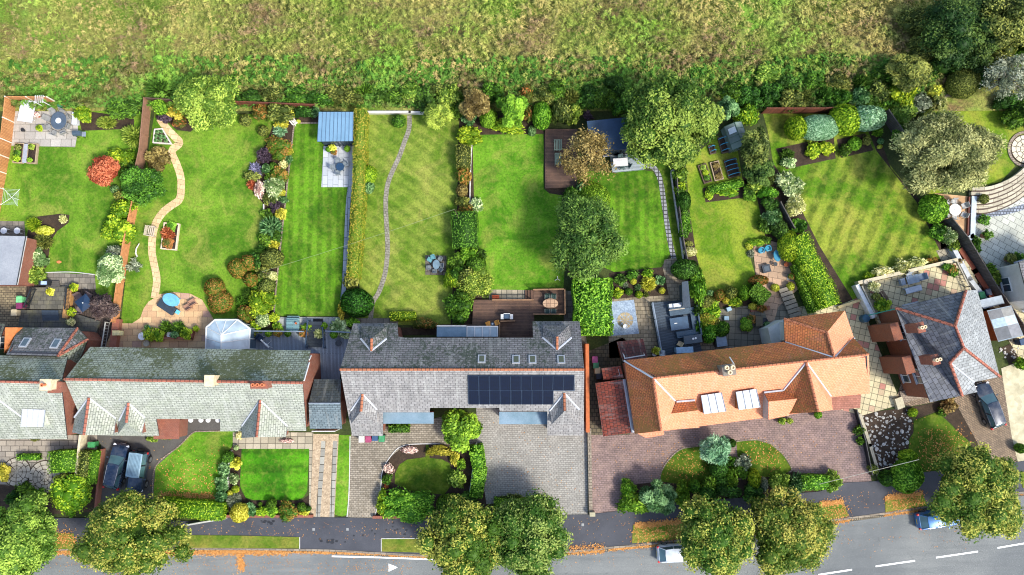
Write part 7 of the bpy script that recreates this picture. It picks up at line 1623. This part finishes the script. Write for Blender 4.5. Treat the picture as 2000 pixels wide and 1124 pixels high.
# crazy paving set
table(1866, 410, .62, .62, 'round white table on the crazy paving', plain('dcdcd6', .4), hole=.08)
for x, y, a_, l in ((1850, 398, 140, 'upper left'), (1864, 394, 90, 'top'), (1884, 402, 20, 'right'), (1883, 420, -30, 'lower right'), (1865, 424, -100, 'bottom'), (1850, 420, 215, 'lower left')): chair(x, y, R(a_+180), 'pale framed chair at the round white table, '+l, cg, plain('a8a8a4', .6), w_=.5)
# terrace loungers
def lounger(px, py, rz, label, m, m2, z=.45):
    q = P(px, py, z+.3); t = thing('sun_lounger', (q.x, q.y, z), label, 'sun lounger', 'sun loungers on the terrace', rz); a = MB(); a.box((0, .28, .25), (1.9, .06, .1)); a.box((0, -.28, .25), (1.9, .06, .1)); obj('frame', a, m, t); a = MB(); a.box((.3, 0, .31), (1.25, .55, .07)); obj('seat', a, m2, t, bevel=.02); a = MB(); a.box((-.62, 0, .48), (.7, .55, .06), 0, 1, ('Y', R(28))); obj('backrest', a, m2, t, bevel=.02)
    for u in (-.8, .8):
        for v in (-.26, .26): a = MB(); a.box((u, v, .12), (.06, .06, .24)); obj('leg', a, m, t)
lounger(1783, 566, R(14), 'pale blue-grey sun lounger on the raised terrace, nearer the slate roof', plain('8c9cac', .6), plain('b4bec8', .6))
lg2 = plain('7c8c9c', .6); table(1783, 546, .62, .42, 'blue-grey square table on the raised terrace', plain('6c8090', .5), R(14), False, z=.45, h=.6)
chair(1763, 551, R(14), 'grey-blue wooden armchair left of the terrace table', cg, lg2, z=.45, w_=.62); chair(1801, 541, R(194), 'grey-blue wooden armchair right of the terrace table', cg, lg2, z=.45, w_=.62); chair(1777, 539, R(-76), 'pale wooden armchair above the terrace table', cg, plain('b4bcc0', .6), z=.45, w_=.55)
bench(1723, 580, R(-150), 'narrow brown bench on the raised terrace', plain('6c5048'), 1.1, .3, .45)
q = P(1693, 622, 1); a = MB(); a.lathe((q.x, q.y, .03), [(.4, 0), (.42, .8), (.36, .9), (.1, .95)], 16); tag(obj('water_butt', a, plain('2c5468', .5)), 'dark blue water butt at the corner of the slate house', 'water butt')
q1, q2 = P(1697, 616, 1.2), P(1748, 604, 4.6); a = MB(); a.tube([q1, q2], .05, 6); tag(obj('downpipe', a, plain('2c9c8c', .5)), 'thin turquoise pipe running from the water butt to the slate roof', 'pipe')
a = MB(); q = P(1989, 578, .5); t = thing('patio_set', (q.x, q.y, .05), 'white framed chair cut off by the right edge of the white patio', 'chair', cg, R(20)); a = MB(); a.tube([(-.5, -.4, 0), (-.5, -.4, .6), (.5, -.4, .6), (.5, .4, .6), (-.5, .4, .6), (-.5, .4, 0)], .035, 6); obj('frame', a, whp, t); a = MB(); a.box((0, 0, .4), (.9, .7, .08)); obj('seat', a, plain('4c5058'), t)
# kettle grill, animals none; driftwood and tree seat
a = MB(); pts = [P(272, 476, .3), P(266, 486, .35), P(265, 495, .3), P(268, 502, .1)]; a.tube(pts, .05, 7, .09); tag(obj('driftwood', a, plain('d0ccc0', .8)), 'curved pale driftwood branch beside the slatted fence', 'driftwood')
a = MB(); q = P(115, 512, .05); a.lathe((q.x, q.y, .02), [(.2, 0), (.18, .06), (.02, .1)], 10, 1.3, .8); tag(obj('garden_toy', a, plain('d87c4c', .6)), 'small orange disc lying on the left lawn', 'toy')
a = MB(); q = P(1089, 545, .2); t = thing('sprinkler', (q.x, q.y, .02), 'small white three-armed lawn sprinkler left of the bright green hedge', 'sprinkler'); 
for k in range(3): a = MB(); a.tube([(0, 0, .15), (.3*cos(R(120*k+90)), .3*sin(R(120*k+90)), .03)], .03, 5); obj('arm', a, whp, t)
# cable over the gardens and the one at the pavement
a = MB(); p, q = P(512, 531, 3.5), P(888, 409, 6.2)
a.tube([p.lerp(q, k/20)-Vector((0, 0, .5*sin(pi*k/20))) for k in range(21)], .013, 4); t = thing('overhead_cable', (p.x, p.y, 0), 'thin pale overhead cable crossing three gardens', 'cable'); obj('wire', a, plain('8c9870', .6), t, world=True); a = MB(); a.tube([Vector((p.x, p.y, 0)), p], .04, 6); obj('pole', a, bark, t, world=True); a = MB(); a.tube([Vector((q.x, q.y, 0)), q], .04, 6); obj('pole', a, bark, t, world=True)
a = MB(); p, q = P(1600, 946, 2.2), P(1795, 898, 5); t = thing('overhead_cable', (p.x, p.y, 0), 'short pale cable above the right end of the red-brown drive', 'cable'); a.tube([p.lerp(q, k/8) for k in range(9)], .022, 4); obj('wire', a, plain('b8b8a8', .6), t, world=True)
# rocks of the rockery and the pale stones
rk = rough_mat('white_rock', 'c8c6be', '9c988e', 3, 10, '4c4840', .45); rnd = random.Random(5); protos = []
for k in range(4):
    a = MB(); n_ = 7; rr = random.Random(k); prof = [(.55, 0), (.95, .18), (.9, .42), (.5, .62), (.1, .68)]; a.lathe((0, 0, 0), prof, n_); 
    for v in a.v: v.x *= rr.uniform(.75, 1.2); v.y *= rr.uniform(.75, 1.2); v.z *= rr.uniform(.8, 1.2)
    protos.append(a)
poly = [(1686, 812), (1776, 800), (1780, 845), (1770, 880), (1768, 885), (1740, 912), (1716, 915), (1703, 880)]
def inside(x, y, pl):
    c = False
    for i in range(len(pl)):
        (xa, ya), (xb, yb) = pl[i-1], pl[i]
        if (ya > y) != (yb > y) and x < (xb-xa)*(y-ya)/(yb-ya)+xa: c = not c
    return c
rm_ = []; placed = []
for k in range(4):
    me_o = obj('rock', protos[k], rk, keep=True, bevel=.03); rm_.append(me_o)
n_r = 0
def rock(x, y, r, lab, grp):
    global n_r
    s = rm_[n_r % 4]; o = s if n_r < 4 else s.copy()
    if n_r >= 4: C.objects.link(o)
    n_r += 1; q = P(x, y, .1); o.location = (q.x, q.y, .02); k = r*mpp(x, y); o.scale = (k*1.1, k*rnd.uniform(.5, .95), k*rnd.uniform(.5, .9)); o.rotation_euler = (0, 0, rnd.uniform(0, 6.28)); tag(o, lab, 'rock', grp)
tries = 0
while n_r < 130 and tries < 4000:
    tries += 1; x, y = rnd.uniform(1684, 1782), rnd.uniform(800, 915); r = rnd.choice((1.3, 1.7, 2.2, 2.8, 3.6, 4.4))
    if inside(x, y, poly) and all(math.hypot(x-a_, y-b_) > (r+c_)*.92 for a_, b_, c_ in placed): placed.append((x, y, r)); rock(x, y, r, 'white rock on the dark soil of the rockery', 'white rocks of the rockery')
for i in range(16): rock(rnd.uniform(1953, 1992), rnd.uniform(680, 705), rnd.uniform(1.8, 3.6), 'white rock in the bed below the patchwork shed', 'white rocks below the shed')
# ---- cars
def paint(name, c, metal=.35, rough=.25):
    t = T(name); t.set(t.b.inputs['Coat Weight'], .8); t.set(t.b.inputs['Coat Roughness'], .05); return t.fin(t.mix(t.ramp(t.noise(2.0, 4), .4, .62, 0, .25), lin(c), (.18, .18, .17, 1)), rough, metal=metal, spec=.5)
cgl = glass('4c6c74', .05); red_ = plain('c8201c', .3); lamp_ = plain('e8ecf0', .2); tyre_ = plain('18181a', .9); plate_y = plain('d8c040', .6); rimm = plain('a4a8ac', .3, .8)
def car(px, py, rz, L, W, Hh, pm, label, kind='hatch'):
    q = P(px, py, .8); t = thing('parked_car', (q.x, q.y, .05 if py < 1000 else .015), label, 'car', 'parked cars', rz)
    est = kind == 'estate'; box_ = kind == 'jeep'
    # body: stations front to back (x, half width, hood height)
    if box_: st = [(.5, .80, .62), (.47, .86, .92), (.40, .88, .99), (.15, .90, 1.02), (-.2, .92, 1.02), (-.46, .92, 1.0), (-.5, .88, .7)]
    else: st = [(.5, .60, .52), (.485, .78, .66), (.44, .90, .76), (.36, .97, .84), (.22, .99, .93), (0, 1, .95), (-.25, 1, .97), (-.40, .97, .97), (-.47, .88, .93), (-.495, .74, .78), (-.5, .66, .55)]
    a = MB(); rows = []
    for x, w_, h in st:
        y = W/2*w_; rows.append([(x*L, -y*.96, .22), (x*L, -y, .45), (x*L, -y*.985, h*.86), (x*L, -y*.88, h), (x*L, -y*.45, h+.03), (x*L, 0, h+.04), (x*L, y*.45, h+.03), (x*L, y*.88, h), (x*L, y*.985, h*.86), (x*L, y, .45), (x*L, y*.96, .22)])
    n = 11; vs = [p for r_ in rows for p in r_]; fs = [(i*n+j, i*n+j+1, (i+1)*n+j+1, (i+1)*n+j) for i in range(len(st)-1) for j in range(n-1)]
    fs += [tuple(range(n)), tuple(range((len(st)-1)*n+n-1, (len(st)-1)*n-1, -1))]; a.mesh(vs, fs); o = obj('body', a, pm, t, smooth=True); md = o.modifiers.new('s', 'EDGE_SPLIT'); md.split_angle = R(45)
    # cabin: belt ring and roof ring
    bz = .93 if not box_ else 1.0
    if box_: B_ = [(.14, .86), (-.5, .86)]; T_ = [(.10, .78), (-.485, .78)]
    elif est: B_ = [(.23, .84), (-.47, .80)]; T_ = [(.06, .66), (-.40, .62)]
    else: B_ = [(.22, .86), (-.47, .80)]; T_ = [(.05, .68), (-.33, .62)]
    ring = lambda R_, z, bow: [(R_[0][0]*L+bow, 0, z), (R_[0][0]*L+bow*.6, W/2*R_[0][1]*.6, z), (R_[0][0]*L, W/2*R_[0][1], z), ((R_[0][0]+R_[1][0])/2*L, W/2*R_[0][1]*1.03, z), (R_[1][0]*L, W/2*R_[1][1], z), (R_[1][0]*L-bow*.4, 0, z)]
    def full(R_, z, bow): r_ = ring(R_, z, bow); return r_+[(x, -y, z_) for x, y, z_ in r_[-2:0:-1]]
    b_, t_ = full(B_, bz-.02, .12), full(T_, Hh, .08); n = len(b_); rf_ = MB(); cm = (sum(p[0] for p in t_)/n, 0, Hh+.04)
    sh = lambda p, k, dz=0: (cm[0]+(p[0]-cm[0])*k, p[1]*k, p[2]+dz)
    outer = [sh(p, 1.0) for p in t_]; inner = [sh(p, .9, .03) for p in t_]
    rf_.mesh(outer+inner+[cm], [(i, (i+1) % n, n+(i+1) % n, n+i) for i in range(n)]+[(n+i, n+(i+1) % n, 2*n) for i in range(n)])
    low = [(p[0], p[1], p[2]-.035) for p in outer]; rf_.mesh(outer+low, [(i, n+i, n+(i+1) % n, (i+1) % n) for i in range(n)])
    roof_ = obj('roof', rf_, pm if not box_ else plain('7c98a8', .5), t, smooth=not box_)
    gl = MB(); names = {0: 'windscreen', 1: 'windscreen', n-1: 'windscreen', n-2: 'windscreen'}
    parts = {'windscreen': MB(), 'rear_window': MB(), 'side_window': MB(), 'side_window2': MB()}
    for i in range(n):
        j = (i+1) % n; p0, p1, p2, p3 = [Vector(v) for v in (b_[i], b_[j], outer[j], outer[i])]; xm = (p0.x+p1.x)/2
        key = 'windscreen' if i in (0, 1, n-1, n-2) else ('rear_window' if (p0.x+p1.x)/2 < (B_[1][0]*L+.02) else ('side_window' if p0.y > 0 else 'side_window2'))
        g = lambda A, Bb, k: A.lerp(Bb, k); e0, e1 = (.06, .94) if key.startswith('side') else (0, 1)
        parts[key].face([g(p0, p1, e0)*1, g(p0, p1, e1), g(p3, p2, e1)-Vector((0, 0, .03)), g(p3, p2, e0)-Vector((0, 0, .03))])
    for k, mb_ in parts.items():
        if mb_.f: obj(k.rstrip('2'), mb_, cgl, t)
    pl = MB()
    for i in (2, 3, 4, n-2, n-3, n-4): pl = MB(); pl.tube([b_[i], (outer[i][0], outer[i][1], Hh-.02)], .035, 5); obj('pillar', pl, pm, t)
    cb = MB(); cb.prism([(p[0]*.96, p[1]*.9) for p in b_], .5, bz-.03); obj('cabin_floor', cb, plain('1c2024', .8), t)
    for sx in (.31, -.31):
        for sy in (-1, 1):
            w0 = MB(); rr = .33 if not box_ else .39; y = sy*(W/2-.10 if not box_ else W/2-.04); w0.tube([(sx*L, y-.11, rr), (sx*L, y+.11, rr)], rr, 18); ww = obj('wheel', w0, tyre_, t); w0 = MB(); w0.tube([(sx*L, y+sy*.09, rr), (sx*L, y+sy*.125, rr)], rr*.66, 14); obj('rim', w0, rimm, ww)
    for sy in (-1, 1):
        w0 = MB(); w0.box((.455*L, sy*W*.36, .68), (.22, .3, .12), sy*R(-25)); obj('headlight', w0, lamp_, t, bevel=.03); w0 = MB(); w0.box((-.475*L, sy*W*.40, .82), (.22, .16, .26), sy*R(18)); obj('tail_light', w0, red_, t, bevel=.02)
        w0 = MB(); w0.box((.17*L, sy*(W/2+.06), .98), (.12, .2, .12)); obj('wing_mirror', w0, pm, t, bevel=.02)
        if est: w0 = MB(); w0.tube([(.02*L, sy*W*.32, Hh+.03), (-.36*L, sy*W*.30, Hh+.03)], .02, 5); obj('roof_rail', w0, rimm, roof_)
    w0 = MB(); w0.box((-.5*L-.01, 0, .6), (.02, .5, .11)); obj('number_plate', w0, plate_y, t); w0 = MB(); w0.box((.5*L+.005, 0, .45), (.02, .5, .11)); obj('number_plate', w0, whp, t)
    if box_:
        w0 = MB(); w0.tube([(-.5*L-.05, 0, .85), (-.5*L-.25, 0, .85)], .36, 18); obj('spare_wheel', w0, tyre_, t)
        for k in range(8): w0 = MB(); w0.box((-.19*L, (-.35+.1*k)*W*.8, Hh+.045), (.52*L, .025, .02)); obj('roof_rib', w0, plain('506c7c', .5), roof_)
        for sy in (-1, 1): w0 = MB(); w0.box((.31*L, sy*(W/2-.02), .82), (.95, .22, .06)); obj('wheel_arch', w0, plain('1c2024', .6), t)
    return t
car(227, 911, R(79), 4.55, 1.78, 1.44, paint('navy_paint', '142a44'), 'dark blue estate car on the tarmac drive, its nose towards the house', 'estate')
car(269, 921, R(-97), 3.95, 1.74, 1.78, paint('slate_blue_paint', '1c3148', rough=.35), 'boxy blue off-roader with pale blue ribbed roof beside the dark blue car', 'jeep')
car(1933, 792, R(109), 4.7, 1.8, 1.46, paint('black_paint', '152436'), 'dark blue-black estate car on the herringbone driveway at the right', 'estate')
car(1326, 1081, R(3), 4.3, 1.78, 1.46, paint('white_paint', 'c0c8d0', 0), 'white hatchback parked on the road under the street trees')
car(1834, 1014, R(8), 4.3, 1.76, 1.46, paint('blue_paint', '14609c', .2, .4), 'bright blue hatchback parked at the kerb under the large autumn tree')
